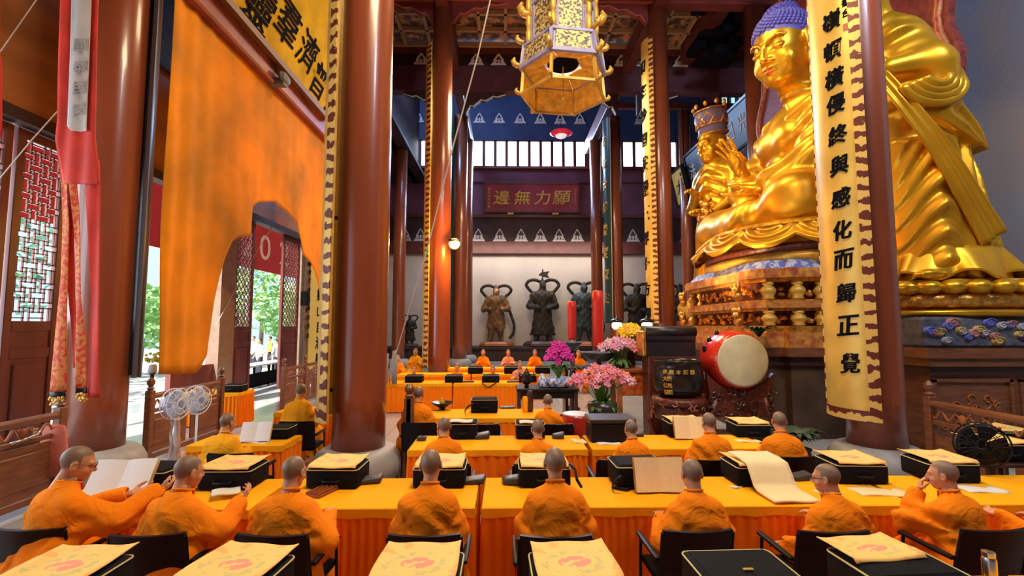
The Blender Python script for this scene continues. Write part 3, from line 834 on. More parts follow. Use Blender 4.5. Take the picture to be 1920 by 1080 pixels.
# ---- straps lying loose
def strap(pts, label):
    mb = MB(); mb.tube(pts, .014, 6); return tag(link('shoulder_strap', mb, M['blackpl'], None, smooth=True), label, 'strap')
def P_(px, py, Y, dz=0): p = at(px, py, Y); return (p.x, p.y, p.z + dz)
strap([P_(1068, 870, 4.55), P_(1078, 880, 4.5), P_(1082, 900, 4.38), P_(1090, 913, 4.42)], 'black strap with knotted end hanging off the case beside the centre monk')
strap([P_(1165, 895, 4.4, .01), P_(1150, 905, 4.42), (onz(1148, 914, .768)), (onz(1175, 918, .768)), (onz(1190, 910, .768))], 'black looped strap on the table left of the tan open sutra')
strap([P_(904, 711, 12.56), P_(905, 720, 12.56), P_(915, 727, 12.56), P_(930, 718, 12.56), P_(931, 711, 12.56)], 'black strap loop hanging over the far long table edge')
strap([P_(887, 757, 8.2), P_(878, 762, 8.15), onz(872, 770, .768)], 'black strap lying left of the lone case on the third row table')

# ---- sutras and papers
def text_paper(name, base, ink=.35, scale=60):
    m = mat(name, base, .8)
    nt = m.node_tree; b = nt.nodes['Principled BSDF']; L = nt.links
    tc = nt.nodes.new('ShaderNodeTexCoord'); w = nt.nodes.new('ShaderNodeTexWave'); w.inputs['Scale'].default_value = scale / 6.28; w.bands_direction = 'X'
    n = nt.nodes.new('ShaderNodeTexNoise'); n.inputs['Scale'].default_value = 120
    L.new(tc.outputs['Object'], w.inputs['Vector']); L.new(tc.outputs['Object'], n.inputs['Vector'])
    a = nt.nodes.new('ShaderNodeMath'); a.operation = 'MULTIPLY'; L.new(w.outputs['Fac'], a.inputs[0]); L.new(n.outputs['Fac'], a.inputs[1])
    r = nt.nodes.new('ShaderNodeValToRGB'); r.color_ramp.elements[0].position = .30; r.color_ramp.elements[1].position = .62
    r.color_ramp.elements[0].color = (*base, 1); r.color_ramp.elements[1].color = (*[c * (1 - ink) for c in base], 1)
    L.new(a.outputs[0], r.inputs[0]); L.new(r.outputs[0], b.inputs['Base Color']); return m
PGW = text_paper('printed_white_paper', (.76, .76, .76), .16, 90); PGY = text_paper('printed_cream_paper', (.86, .70, .38), .20, 90)
def open_sutra(label, loc, rz, tilt, w, h, m, fold=.25, cover=None):
    """standing open book, leaning back by tilt; pages face -y"""
    r = thing('open_sutra', label, 'book', loc, rz, 'open sutra books')
    R = Matrix.Rotation(-tilt, 4, 'X')
    for s, nmn in ((-1, 'left_page'), (1, 'right_page')):
        mb = MB()
        def fn(u, v, o=0):
            x = s * u * w / 2; y = fold * (u - .0) * -.18 * w + .012 * math.sin(u * 3.14) * -1 + o
            return R @ Vector((x, y, v * h))
        mb.grid(lambda u, v: fn(u, v), 8, 6); mb.grid(lambda u, v: fn(u, v, .012), 8, 6)
        link(nmn, mb, m, r, smooth=True)
    link('cover', MB().box((0, .02 - fold * .02 * w, h / 2), (w + .012, .006, h + .01), mx=R), cover or mat('ochre_cover', (.55, .33, .08), .7), r)
    return r
open_sutra('pale open sutra leaning on the case in front of the monk with glasses', (C1[0] - .10, C1[1] - .36, .765), .10, .62, .50, .33, PGW)
open_sutra('tan open sutra standing against the padded black case', (C6[0] + .13, C6[1] - .29, .765), .03, .22, .44, .29, PGY)
open_sutra('small open sutra on the second row case under the red drum', (C2e[0] + .0, C2e[1] - .27, .765), -.02, .30, .40, .28, PGY)
p = at(477, 820, 6.33); open_sutra('white open sutra on the short left table', (p.x, p.y, .765), .12, .45, .36, .25, PGW)
def sheet(name, label, pts, w, m, cat='paper', rz=0, loc=(0, 0, 0), grp=None, th=.012, ret=False):
    """ribbon of paper following a profile of (y, z) points"""
    mb = MB(); n = len(pts)
    def fn(u, v):
        k = v * (n - 1); i = min(int(k), n - 2); t = k - i
        y = pts[i][0] * (1 - t) + pts[i + 1][0] * t; z = pts[i][1] * (1 - t) + pts[i + 1][1] * t
        return (u - .5) * w, y, z + .006 * math.sin(u * 6.3)
    mb.grid(fn, 10, (n - 1) * 3)
    o = link(name, mb, m, None, smooth=True, loc=loc); o.rotation_euler = (0, 0, rz)
    o.modifiers.new('thick', 'SOLIDIFY').thickness = th
    return tag(o, label, cat, grp)
sheet('unfolded_sutra', 'long unfolded yellow sutra cascading from the case top onto the table edge', [(.12, .235), (-.08, .230), (-.20, .21), (-.26, .12), (-.30, .05), (-.36, .02), (-.52, .014), (-.62, .012)], .40, PGY, 'book', .06, (C7[0] + .02, C7[1], .752), th=.014)
def flat_paper(px, py, w, d, rz, label, m=None, name='paper_sheet', z=.758, th=.010, cat='paper'):
    p = onz(px, py, z)
    mb = MB()
    mb.grid(lambda u, v: ((u - .5) * w, (v - .5) * d, .006 * math.sin(u * 6.28) + .004 * math.sin(v * 5)), 10, 6)
    o = link(name, mb, m or PGY, None, smooth=True, loc=p); o.rotation_euler = (0, 0, rz)
    o.modifiers.new('thick', 'SOLIDIFY').thickness = th
    return tag(o, label, cat)
flat_paper(1650, 921, .46, .22, -.05, 'flat cream pages lying right of the monk with glasses on the right')
flat_paper(1838, 916, .36, .2, -.05, 'flat pale pages at the right end of the front row table', PGW)
flat_paper(1552, 922, .2, .14, .2, 'flat pages left of the flat cream pages, by the monk\'s glasses', PGY)
flat_paper(424, 920, .22, .20, .5, 'white crumpled pages by the hand of the second monk', M['paper'], z=.80)
flat_paper(1380, 912, .10, .07, .5, 'crumpled white tissue on the table between two sutras', M['paper'])
flat_paper(1140, 830, .30, .16, .15, 'loose white papers before the large black box in the second row', PGW)
flat_paper(1085, 826, .16, .24, .1, 'narrow pale paper strip on the second row table', M['papery'])
flat_paper(484, 828, .30, .12, -.1, 'white pages lying flat before the white open sutra', PGW)
flat_paper(1402, 826, .3, .14, 0, 'yellow flat paper beside the rightmost second row monk', PGY)
flat_paper(865, 788, .30, .2, 0, 'pale papers on top of the left second row case', M['paper'], z=.99)
flat_paper(995, 790, .30, .2, 0, 'pale papers on top of the middle second row case', M['paper'], z=.98)
# small black pouches
def pouch(px, py, w, label, rz=0, h=.05):
    p = onz(px, py, .752)
    mb = MB(); mb.box((0, 0, h / 2), (w, w * .62, h), bev=h * .30, seg=2)
    for i, v in enumerate(mb.v): mb.v[i] = (v[0] * (1 + .12 * math.sin(v[1] * 30)), v[1] * (1 + .10 * math.sin(v[0] * 25)), v[2] * (1 + .25 * math.sin(v[0] * 14 + v[1] * 11)))
    o = link('black_pouch', mb, M['pouch'], None, autosm=50, loc=p); o.rotation_euler = (0, 0, rz)
    return tag(o, label, 'pouch', 'soft black pouches on the tables')
M['pouch'] = mat('black_nylon', (.035, .036, .042), .45, bump=.4, bscale=20)
pouch(692, 904, .24, 'folded black pouch in front of the big left column base', .3)
pouch(888, 905, .22, 'soft black pouch right of the centre monk with the creased robe', .1)
pouch(962, 907, .20, 'soft black pouch left of the centre monk with the smooth back', -.1, .07)
pouch(1500, 898, .22, 'soft black pouch left of the monk with glasses on the right', .2)
pouch(903, 822, .22, 'soft black pouch on the second row table below the empty chair', .2, .07)
pouch(1047, 822, .16, 'soft black pouch right of the middle second row monk', 0, .07)
pouch(1199, 818, .12, 'tiny black pouch right of the third second row monk\'s head', 0)
pouch(790, 826, .12, 'tiny black pouch left of the leftmost second row monk', 0)
pouch(952, 765, .28, 'flat black folder on the third row table', 0, .03)
for px, l in ((875, 'flat dark folder left of the dangling strap case on the far table'), (965, 'flat dark folder at the right part of the far long table')): 
    p = onz(px, 716, .752); pouch(px, 716, .4, l, 0, .03)
# brown tray with ridges beside the third monk
p = onz(604, 924, .752)
r = thing('wooden_tray', 'red-brown ridged wooden tray on the front table right of the third monk', 'tray', p, -.35)
link('tray_base', MB().box((0, 0, .012), (.16, .27, .024), bev=.004), mat('russet_wood', (.30, .07, .02), .4), r)
for i in range(4): link('slat', MB().box((-.06 + i * .04, 0, .032), (.022, .26, .016), bev=.004), MATS['russet_wood'], r)
# bottles at the bottom right
def bottle(px, py, Y, h, rr, m, label, capm):
    p = at(px, py, Y)
    r = thing('flask', label, 'flask', (p.x, p.y, .752))
    link('body', MB().lathe([(rr * .9, 0), (rr, .01), (rr, h * .80), (rr * .9, h * .86)], 20), m, r, autosm=40)
    link('cap', MB().lathe([(rr * .86, h * .86), (rr * .9, h * .88), (rr * .9, h * .98), (rr * .5, h)], 20), capm, r, autosm=40)
bottle(1856, 1075, 2.75, .24, .034, M['metal'], 'steel vacuum flask standing at the bottom right corner', M['metal'])
bottle(1606, 1075, 2.75, .20, .032, M['blackpl'], 'dark bottle standing at the bottom edge right of the bare case', M['blackpl'])
# incense dish and cups on the third row table
p = onz(829, 768, .752)
r = thing('incense_dish', 'black footed incense dish with brass knob on the third row table', 'dish', p)
link('bowl', MB().lathe([(.06, 0), (.05, .03), (.10, .06), (.19, .11), (.20, .13), (.17, .12), (.03, .07)], 24), M['black'], r, autosm=50)
link('knob', MB().lathe([(.03, .08), (.05, .10), (.045, .15), (.02, .17), (.03, .19), (.001, .21)], 16), M['goldp'], r, smooth=True)
for px, hgt, m, l in ((985, .26, M['cloth'], 'orange cup on the third row table left of the seated monk'), (994, .36, M['wooddk'], 'dark tall thermos on the third row table')):
    p = onz(px, 772, .752)
    o = link('cup', MB().lathe([(.045, 0), (.055, .02), (.055, hgt * .9), (.04, hgt)], 16), m, None, autosm=40, loc=p); tag(o, l, 'cup')
# ================================================================ PEOPLE
def skin_mat():
    m = mat('skin', (.62, .30, .15), .5)
    nt = m.node_tree; b = nt.nodes['Principled BSDF']; L = nt.links
    at_ = nt.nodes.new('ShaderNodeAttribute'); at_.attribute_name = 'scalp'
    n = nt.nodes.new('ShaderNodeTexNoise'); n.inputs['Scale'].default_value = 60
    mx = nt.nodes.new('ShaderNodeMixRGB'); L.new(at_.outputs['Fac'], mx.inputs[0])
    mx.inputs[1].default_value = (.62, .29, .14, 1); mx.inputs[2].default_value = (.21, .13, .085, 1)
    L.new(mx.outputs[0], b.inputs['Base Color'])
    b.inputs['Subsurface Weight'].default_value = .08; b.inputs['Subsurface Radius'].default_value = (.02, .008, .004); b.inputs['Subsurface Scale'].default_value = .3
    return m
SKIN = skin_mat()
def head_sdf(P):
    """human head, centre between the ears, x right, y forward"""
    d = ell(P, (0, -.014, .030), (.076, .096, .088))
    d = su(d, ell(P, (0, .030, -.030), (.060, .066, .085)), .03)
    d = su(d, ell(P, (0, .046, -.088), (.040, .042, .034)), .03)
    d = su(d, cap(P, (-.036, .082, .018), (.036, .082, .018), .013), .02)
    for s in (-1, 1):
        d = ss(d, ell(P, (s * .032, .104, .000), (.020, .016, .013)), .012)
        d = su(d, ell(P, (s * .031, .080, .000), (.013, .013, .010)), .004)
        d = su(d, ell(P, (s * .046, .062, -.040), (.018, .020, .020)), .02)
        e = ell(P, (s * .080, -.006, -.008), (.012, .023, .034))
        e = ss(e, ell(P, (s * .090, .000, -.004), (.007, .012, .020)), .006)
        d = su(d, e, .010)
    d = su(d, cap(P, (0, .094, .010), (0, .113, -.030), .008, .013), .012)
    d = su(d, cap(P, (-.013, .098, -.036), (.013, .098, -.036), .009), .008)
    d = su(d, cap(P, (-.018, .088, -.060), (.018, .088, -.060), .008), .008)
    d = su(d, cap(P, (-.014, .086, -.072), (.014, .086, -.072), .008), .008)
    return d
def hand_geo(side, wrist, direc, palm_n, curl=.5, spread=.12, pinch=0.0):
    """five bent fingers and a thumb on a palm; direc = wrist to fingers, palm_n = palm facing"""
    y = Vector(direc).normalized(); n = Vector(palm_n); z = -(n - y * n.dot(y)).normalized(); x = y.cross(z)
    mx = Matrix((x, y, z)).transposed().to_4x4(); mx.translation = Vector(wrist)
    sg = side                                  # thumb towards sg * x
    def f(P):
        d = cap(P, (0, -.05, 0), (0, .0, 0), .026, .026)
        d = su(d, ell(P, (0, .045, 0), (.040, .052, .016)), .02)
        for i, (fx, ln) in enumerate(((.030, .070), (.010, .080), (-.011, .074), (-.031, .058))):
            fx *= sg; a = Vector((fx, .088 - (.006 if i == 3 else 0), 0)); an = spread * (1.5 - i) * -sg; c = curl * (1 + .12 * i)
            rr = .0095 if i < 3 else .008; tot = 0
            for k in range(3):
                tot += c * (.6 if k == 0 else .9)
                q = a + Vector((-math.sin(an) * math.cos(tot), math.cos(tot), -math.sin(tot))) * ln * (.45, .32, .25)[k]
                d = su(d, cap(P, a, q, rr, rr * .92), .006); a = q; rr *= .92
        a = Vector((sg * .026, .018, -.006)); b = Vector((sg * .056, .045, -.016)); c = Vector((sg * (.062 - .03 * pinch), .075, -.026 - .02 * pinch)); e = Vector((sg * (.056 - .04 * pinch), .098, -.038 - .03 * pinch))
        d = su(d, cap(P, a, b, .015, .0125), .012); d = su(d, cap(P, b, c, .0125, .0105), .006); d = su(d, cap(P, c, e, .0105, .0085), .006)
        return d
    return xf(nmesh(f, (-.09, -.08, -.13), (.09, .21, .05), .0052, 1), mx)
HEADG = {}
def head_geo(cell):
    if cell not in HEADG:
        HEADG[cell] = nmesh(lambda P: su(head_sdf(P), cap(P, (0, -.022, -.05), (0, -.045, -.20), .050, .056), .03), (-.11, -.13, -.25), (.11, .15, .14), cell, 1)
    return HEADG[cell]
_glass = mat('black_spectacle_frame', (.02, .02, .02), .3)
def monk(name_label, px, py, Y, face=0.0, s=None, lean=.25, hyaw=0.0, hpit=.25, htilt=0.0, aL=None, aR=None, cell=.0165, group='monks in saffron robes', robe=None, glasses=False, hands=True, hc=.0062, wide=1.0, hL=None, hR=None, seed=0, twist=0.0):
    """a seated monk; px,py = middle of the head in the photograph at depth Y; face = turn about z (0 looks away from the camera)"""
    hw = at(px, py, Y)
    hip = Vector((0, 0, .53)); sp = .49
    S = hip + Vector((0, math.sin(lean) * sp, math.cos(lean) * sp))          # base of the neck
    nd = lean * .8
    hcn = S + Vector((0, math.sin(nd) * .20 + .02, math.cos(nd) * .20))      # head centre
    if s is None: s = hw.z / hcn.z
    s = max(.80, min(1.15, s))
    up = Vector((0, math.sin(lean), math.cos(lean)))
    shL, shR = S + Vector((-.160 * wide, 0, 0)) - up * .055, S + Vector((.160 * wide, 0, 0)) - up * .055
    # arm targets: elbow, wrist in local coordinates
    eL, wL = aL or ((-.215 * wide, .12, .75), (-.13, .40, .80)); eR, wR = aR or ((.215 * wide, .12, .75), (.13, .40, .80))
    eL, wL, eR, wR = map(Vector, (eL, wL, eR, wR))
    cL = lambda P: (P[0], P[1], P[2])
    def body(P):
        Q = rotp(P, 'x', -lean, hip)
        d = cap((Q[0], Q[1] * 1.45, Q[2]), (0, 0, 0), (0, 0, sp - .20), .12, .12)
        d = su(d, cap(P, shL * .8 + S * .2, shR * .8 + S * .2, .040), .06)
        for a, e, w in ((shL, eL, wL), (shR, eR, wR)):
            ai = a.lerp(S, .28); d = su(d, cap(P, ai, e, .036, .032), .03); d = su(d, cap(P, e, w, .032, .026), .02)
        for sx in (-1, 1):
            d = su(d, cap(P, (sx * .09, 0, .50), (sx * .12, .40, .49), .085, .062), .04)
            d = su(d, cap(P, (sx * .12, .40, .49), (sx * .12, .36, .07), .058, .038), .03)
            d = su(d, cap(P, (sx * .12, .34, .045), (sx * .13, .52, .030), .040, .030), .02)
        return su(d, cap(P, S, S + up * .10, .054), .03)
    lo = (-.50, -.26, -.01); hi = (.50, .75, S.z + .12)
    g = nmesh(body, lo, hi, cell * 1.15, 1)
    Rh = Matrix.Translation(hcn) @ Matrix.Rotation(hyaw, 4, 'Z') @ Matrix.Rotation(-hpit, 4, 'X') @ Matrix.Rotation(htilt, 4, 'Y')
    hg0 = head_geo(hc); hg = xf(hg0, Rh)
    parts = [g, hg]
    if hands:
        for sd, e, w, hh in ((1, eL, wL, hL), (-1, eR, wR, hR)):
            dr = (w - e).normalized(); hh = hh or {}
            parts.append(hand_geo(sd, w, hh.get('d', dr), hh.get('n', (0, 0, -1)), hh.get('curl', .35), pinch=hh.get('pinch', 0)))
    V, F = join_geo(*parts)
    o = link('person', (V, F), SKIN, None, smooth=True)
    # scalp: shaved area of the head
    sc = np.zeros(len(V), np.float32); k0 = len(g[0]); H = np.array(hg0[0])
    y, z = H[:, 1], H[:, 2]
    line = np.where(y > .02, .062 - .2 * np.clip(.085 - y, 0, .06), -.02 - .55 * np.clip(-y, 0, .1))
    sc[k0:k0 + len(H)] = np.clip((z - line) / .022, 0, 1) * (np.abs(H[:, 0]) < .083)
    a = o.data.attributes.new('scalp', 'FLOAT', 'POINT'); a.data.foreach_set('value', sc)
    tag(o, name_label, 'person', group)
    o.scale = (s, s, s); o.rotation_euler = (0, 0, face)
    hr = Matrix.Rotation(face, 3, 'Z') @ (hcn * s)
    o.location = (hw.x - hr.x, hw.y - hr.y, 0)
    # robe
    rnd = random.Random(seed * 13 + int(px)); f1, f2, f3 = (rnd.uniform(0, 6) for _ in range(3))
    def rb(P):
        Q = rotp(P, 'x', -lean, hip)
        d = cap((Q[0] * (1.0 / wide), Q[1] * 1.34, Q[2]), (0, 0, -.04), (0, .0, sp - .17), .175, .160)
        d = su(d, cap((Q[0], Q[1] * 1.15, Q[2]), (-.105 * wide, 0, sp - .085), (.105 * wide, 0, sp - .085), .080), .12)
        d = su(d, cap(P, S - up * .06, S + up * .066 + Vector((0, -.004, 0)), .110, .062), .10)
        for sx, a, e, w in ((-1, shL, eL, wL), (1, shR, eR, wR)):
            ai = a + Vector((-sx * .035, 0, -.02))
            d = su(d, cap(P, ai, e, .062, .066), .11)
            w2 = e.lerp(w, .88)
            d = su(d, cap(P, e, w2, .066, .066), .06)
            # loose cloth: between arm and back, and the sleeve hanging under the forearm
            d = su(d, cap(P, e.lerp(a, .35) + Vector((-sx * .05, -.01, -.02)), Vector((sx * .15 * wide, .0, .60)), .060, .070), .12)
            d = su(d, cap(P, e + Vector((0, -.01, -.05)), e.lerp(w, .62) + Vector((0, 0, -.13)), .062, .045), .09)
            d = su(d, cap(P, (sx * .11, .0, .52), (sx * .15, .42, .52), .125, .10), .06)
            d = su(d, cap(P, (sx * .15, .42, .48), (sx * .15, .42, .10), .095, .115), .05)
            d = su(d, cap(P, (sx * .22, .03, .52), (sx * .30, .12, .18), .075, .045), .08)
        # creases
        X, Yy, Z = P
        low = np.clip((S.z - .12 - Z) * 3.5, 0, 1)
        d = d + .0110 * np.sin(X * 44 + 2.4 * np.sin(Z * 7 + f1) + f2) * low * np.clip(.6 + .6 * np.sin(Z * 5 + X * 9 + f3), 0, 1)
        d = d + .0125 * np.sin((X * .55 + Z) * 34 + 2.5 * np.sin(X * 7 + f2) + f1) * np.clip(np.sin(X * 6 + Z * 8 + f3), 0, 1)
        for sx in (-1, 1):
            ax_, az_ = sx * .165 * wide, S.z - .20
            rr = np.sqrt((X - ax_) ** 2 + (Z - az_) ** 2); th = np.arctan2(Z - az_, (ax_ - X) * sx)
            d = d + .0085 * np.sin(th * 5 + f1 + sx) * np.exp(-(rr / .15) ** 2) * np.clip(rr / .04, 0, 1)
        d = d - .006 * np.exp(-((X - .015 * np.sin(Z * 9 + f1)) / .010) ** 2) * (Yy < S.y) * low
        # neck hole
        d = ss(d, cap(P, S + up * .06, S + up * .20 + Vector((0, .02, 0)), .056, .062), .012)
        for e, w in ((eL, wL), (eR, wR)):
            dr = (w - e).normalized(); d = ss(d, cap(P, e.lerp(w, .80), w + dr * .08, .040, .062), .01)
        return d
    pad = .16
    lo2 = tuple(min(v) - pad for v in zip(eL, wL, eR, wR, (-.34, -.28, .12))); hi2 = tuple(max(v) + pad for v in zip(eL, wL, eR, wR, (.34, .56, S.z)))
    lo2 = (lo2[0], -.34, .02)
    rg = nmesh(rb, lo2, hi2, cell, 1)
    cm = MB(); cn = S + up * .080 + Vector((0, .006, 0))
    cm.tube([cn + Vector((.066 * math.cos(t), .070 * math.sin(t), -.30 * (.070 * math.sin(t)) - (.05 if math.sin(t) > .9 else 0))) for t in [i * math.pi / 10 for i in range(20)]], .009, 6, closed=True)
    rg = join_geo(rg, (cm.v, cm.f))
    link('robe', rg, robe or M['robe'], o, smooth=True)
    if glasses:
        mb = MB()
        for sx in (-1, 1):
            mb.tube([(sx * .034 + .024 * math.cos(a), .108, .002 + .019 * math.sin(a)) for a in [i * math.pi / 6 for i in range(12)]], .0022, 6, closed=True)
            mb.tube([(sx * .058, .107, .006), (sx * .078, .06, .008), (sx * .084, -.005, .010), (sx * .082, -.03, -.008)], .0022, 6)
        mb.tube([(-.010, .110, .006), (0, .116, .008), (.010, .110, .006)], .0022, 6)
        link('glasses', xf((mb.v, mb.f), Rh), _glass, o)
    return o
def turn(a): return a
# ---- front row, left to right
monk('monk with glasses bent towards a pale open sutra, leftmost of the front row', 146, 868, 3.72, face=-.45, lean=.30, hyaw=-.55, hpit=.30, glasses=True, wide=1.12,
     aL=((-.26, .28, .80), (-.02, .58, .86)), aR=((.30, .30, .82), (.24, .64, .90)), hL=dict(n=(.2, -.2, .6), curl=.5), hR=dict(n=(-.6, 0, .5), curl=.5), robe=M['robe'], hc=.0052, cell=.0145)
monk('monk holding white pages at his right, second in the front row', 354, 884, 3.72, face=-.22, lean=.34, hyaw=-.30, hpit=.20, aR=((.31, .22, .80), (.25, .50, .90)), hR=dict(n=(-.5, 0, .5), curl=.6), hc=.0052, cell=.0145)
monk('broad monk seen from behind, third in the front row, left of the big column base', 551, 884, 3.72, face=-.05, lean=.22, hyaw=-.15, hpit=.18, wide=1.14, aR=((.31, .06, .75), (.20, .38, .80)), hc=.0052, cell=.0145)
monk('centre monk with short dark hair and deep creases down his robe', 808, 872, 3.74, lean=.20, hpit=.10, htilt=-.06, hc=.0052, cell=.0145, seed=3)
monk('centre monk with shiny bald head and smooth robe back', 1040, 868, 3.74, lean=.16, hpit=.05, wide=1.06, hc=.0052, cell=.0145, seed=5)
monk('monk facing the tan open sutra, sleeves hanging wide', 1297, 888, 3.72, face=.04, lean=.20, hpit=.15, wide=1.08, aL=((-.30, .05, .73), (-.20, .36, .78)), hc=.0052, cell=.0145, seed=2)
monk('monk with glasses looking left beside the long unfolded sutra', 1549, 896, 3.75, face=.25, lean=.28, hyaw=.55, hpit=.12, wide=1.26, glasses=True, aL=((-.29, .12, .70), (-.30, .38, .62)), hc=.0052, cell=.0145, seed=4)
monk('monk at the right resting his chin on his hand', 1768, 890, 3.78, face=.30, lean=.26, hyaw=.45, hpit=.10, wide=1.16, aL=((-.24, .36, .80), (-.065, .345, 1.035)), hL=dict(d=(.25, -.2, .9), n=(.5, -.6, -.3), curl=.75), aR=((.30, .20, .74), (.10, .42, .72)), hc=.0052, cell=.0145, seed=6)
monk('monk cut off by the right picture edge, only his left arm in view', 1985, 905, 3.75, face=.25, lean=.25, hyaw=.2, aL=((-.40, .16, .80), (-.34, .46, .86)), hL=dict(n=(.3, 0, -.6), curl=.6), hc=.0062, seed=7)
# ---- second row
for px, py, fc, hy, l, wd in ((427, 792, -.15, -.2, 'monk at the short left table with the white open sutra', 1.1), (833, 800, .05, .15, 'leftmost monk of the second row right of the big column', 1.08),
                          (1008, 804, 0, .1, 'middle monk of the second row between two papered cases', 1.05), (1183, 804, .05, .1, 'monk of the second row before the large black box', 1.0),
                          (1329, 792, -.1, .2, 'monk of the second row under the big red drum', 1.08), (1461, 790, -.15, -.1, 'rightmost monk of the second row', 1.08)):
    monk(l, px, py, 5.62 if px > 500 else 5.85, face=fc, lean=.22, hyaw=hy, hpit=.15, wide=wd, hands=False, hc=.008, cell=.019, robe=M['robelit'] if px < 500 else None, seed=int(px))
for px, py, Y, fc, l, rbm in ((565, 733, 7.85, -.1, 'monk on the left facing the open gate, beside the gold couplet edge', M['robelit']), (785, 739, 7.5, -.1, 'monk of the third row right of the dark post', None), (1027, 752, 7.5, 0, 'monk of the third row in front of the orchid table', None)):
    monk(l, px, py, Y, face=fc, lean=.18, hpit=.12, wide=1.08, hands=False, hc=.009, cell=.021, robe=rbm, seed=int(px))
# ---- far monks, facing the camera
pink = mat('rose_robe', (.72, .26, .14), .85, var=.15, bump=.2)
for px, py, Y, l, rbm in ((776, 694, 13.9, 'far facing monk behind the leftmost small case', None), (857, 688, 13.9, 'far facing monk with bowed head right of the far column base', None),
                     (924, 692, 13.9, 'far facing monk behind the case with the dangling strap', None), (975, 683, 13.9, 'far facing monk in a rose robe near the magenta orchids', pink),
                     (906, 661, 18.3, 'rearmost facing monk, left of three under the guardian statues', None), (953, 661, 18.3, 'rearmost facing monk in rose robe, middle of three under the guardian statues', pink),
                     (1003, 661, 18.3, 'rearmost facing monk, right of three under the guardian statues', None), (779, 659, 17.8, 'far facing monk in bright robe left of the far column base', M['robelit']),
                     (746, 672, 16.0, 'far facing monk beside the grey bundle at the left end of the far table', None), (1085, 663, 16.5, 'far facing monk behind the black incense burner', None)):
    monk(l, px, py, Y, face=math.pi, lean=.12, hpit=.25, hands=False, hc=.012, cell=.026, robe=rbm, group='far monks facing the camera', seed=int(px))
# ================================================================ GILDED STATUES
GOLD = mat('bright_gilding', (.82, .46, .022), .34, .75, var=.20, scale=1.2, col2=(.62, .30, .015))
GOLDR = mat('gilded_robe', (.80, .44, .020), .38, .70, var=.22, scale=1.0, col2=(.58, .27, .012))
BLUEH = mat('ultramarine_hair', (.10, .09, .42), .55)
BC = Vector((7.95, 12.25, 4.50)); BR = Matrix.Translation(BC) @ Matrix.Rotation(math.pi / 2, 4, 'Z')
bud = thing('buddha_statue', 'large gilded seated Buddha with blue curled hair and raised hand', 'statue', BC, math.pi / 2)
HB = Vector((-.10, .52, 5.10)); HSC = 8.0; HPIT = .34; HYAW = .42
def buddha_head(P):
    Q = rotp(P, 'z', HYAW, tuple(HB)); Q = rotp(Q, 'x', -HPIT); q = tuple(c / HSC for c in Q)
    d = ell(q, (0, -.014, .030), (.080, .098, .088))
    d = su(d, ell(q, (0, .030, -.030), (.068, .070, .086)), .03)
    d = su(d, ell(q, (0, .045, -.088), (.046, .044, .032)), .03)
    for s in (-1, 1):
        d = su(d, ell(q, (s * .045, .060, -.045), (.026, .026, .030)), .02)
        # long brow arc and half-closed eye
        for k in range(4):
            x0, x1 = .010 + k * .013, .010 + (k + 1) * .013; zf = lambda x: .018 + .016 * math.sin((x - .010) / .052 * 2.6)
            yf = lambda x: .098 - 7.5 * x * x
            d = su(d, cap(q, (s * x0, yf(x0), zf(x0)), (s * x1, yf(x1), zf(x1)), .0045), .006)
        d = ss(d, ell(q, (s * .034, .098, .008), (.022, .012, .006)), .008)
        d = su(d, ell(q, (s * .034, .080, -.001), (.021, .015, .011)), .004)
        d = ss(d, cap(q, (s * .016, .098, -.006), (s * .054, .076, -.004), .0022), .003)
        e = ell(q, (s * .086, -.008, -.010), (.010, .024, .042)); e = su(e, ell(q, (s * .086, -.004, -.062), (.010, .017, .036)), .015)
        e = ss(e, ell(q, (s * .095, -.002, -.004), (.006, .012, .024)), .005); d = su(d, e, .008)
    d = su(d, cap(q, (0, .100, .012), (0, .118, -.028), .007, .012), .010)
    d = su(d, cap(q, (-.014, .101, -.034), (.014, .101, -.034), .009), .008)
    for s in (-1, 1):
        d = su(d, cap(q, (s * .001, .102, -.055), (s * .022, .092, -.055 + .001), .0065, .004), .004)
        d = su(d, cap(q, (0, .099, -.068), (s * .016, .093, -.066), .0075, .005), .004)
    d = ss(d, cap(q, (-.022, .103, -.0615), (.022, .103, -.0615), .0022), .002)
    d = su(d, cap(q, (0, -.015, -.06), (0, -.05, -.22), .062, .068), .03)
    for k in range(3): d = d + .0025 * np.exp(-((q[2] + .125 + .022 * k - .3 * (q[1] - .02)) / .004) ** 2) * (q[2] < -.105)
    return d * HSC
hd = nmesh(buddha_head, (-1.05, -.8, 3.2), (.95, 1.75, 6.5), .030, 1)
def buddha_torso(P):
    d = cap((P[0], P[1] * 1.25, P[2]), (0, .08, .3), (0, .10, 2.7), .95, .98)
    d = su(d, cap(P, (-.95, .05, 3.0), (.95, .05, 3.0), .46), .5)
    for s in (-1, 1): d = su(d, ell(P, (s * .42, .72, 2.55), (.46, .26, .40)), .25)
    d = su(d, ell(P, (0, .72, 1.35), (.72, .40, .62)), .3)
    # right arm raised, left arm along the lap
    d = su(d, cap(P, (1.15, .05, 2.9), (1.45, .85, 1.5), .36, .30), .3); d = su(d, cap(P, (1.45, .75, 1.4), (1.15, 1.05, 2.03), .28, .20), .15)
    d = su(d, cap(P, (-1.15, .05, 2.9), (-1.5, .7, 1.5), .38, .32), .3); d = su(d, cap(P, (-1.5, .7, 1.5), (-.55, 1.55, 1.25), .28, .20), .15)
    return d
bt = nmesh(buddha_torso, (-2.1, -1.1, .1), (2.1, 2.1, 3.7), .055, 1)
hs = 6.6
h1 = hand_geo(-1, (0, 0, 0), (-.02, .50, .86), (-.25, .85, -.5), curl=.14, spread=.16)
h1 = xf(h1, Matrix.Translation((1.14, 1.12, 2.12)) @ Matrix.Scale(hs, 4))
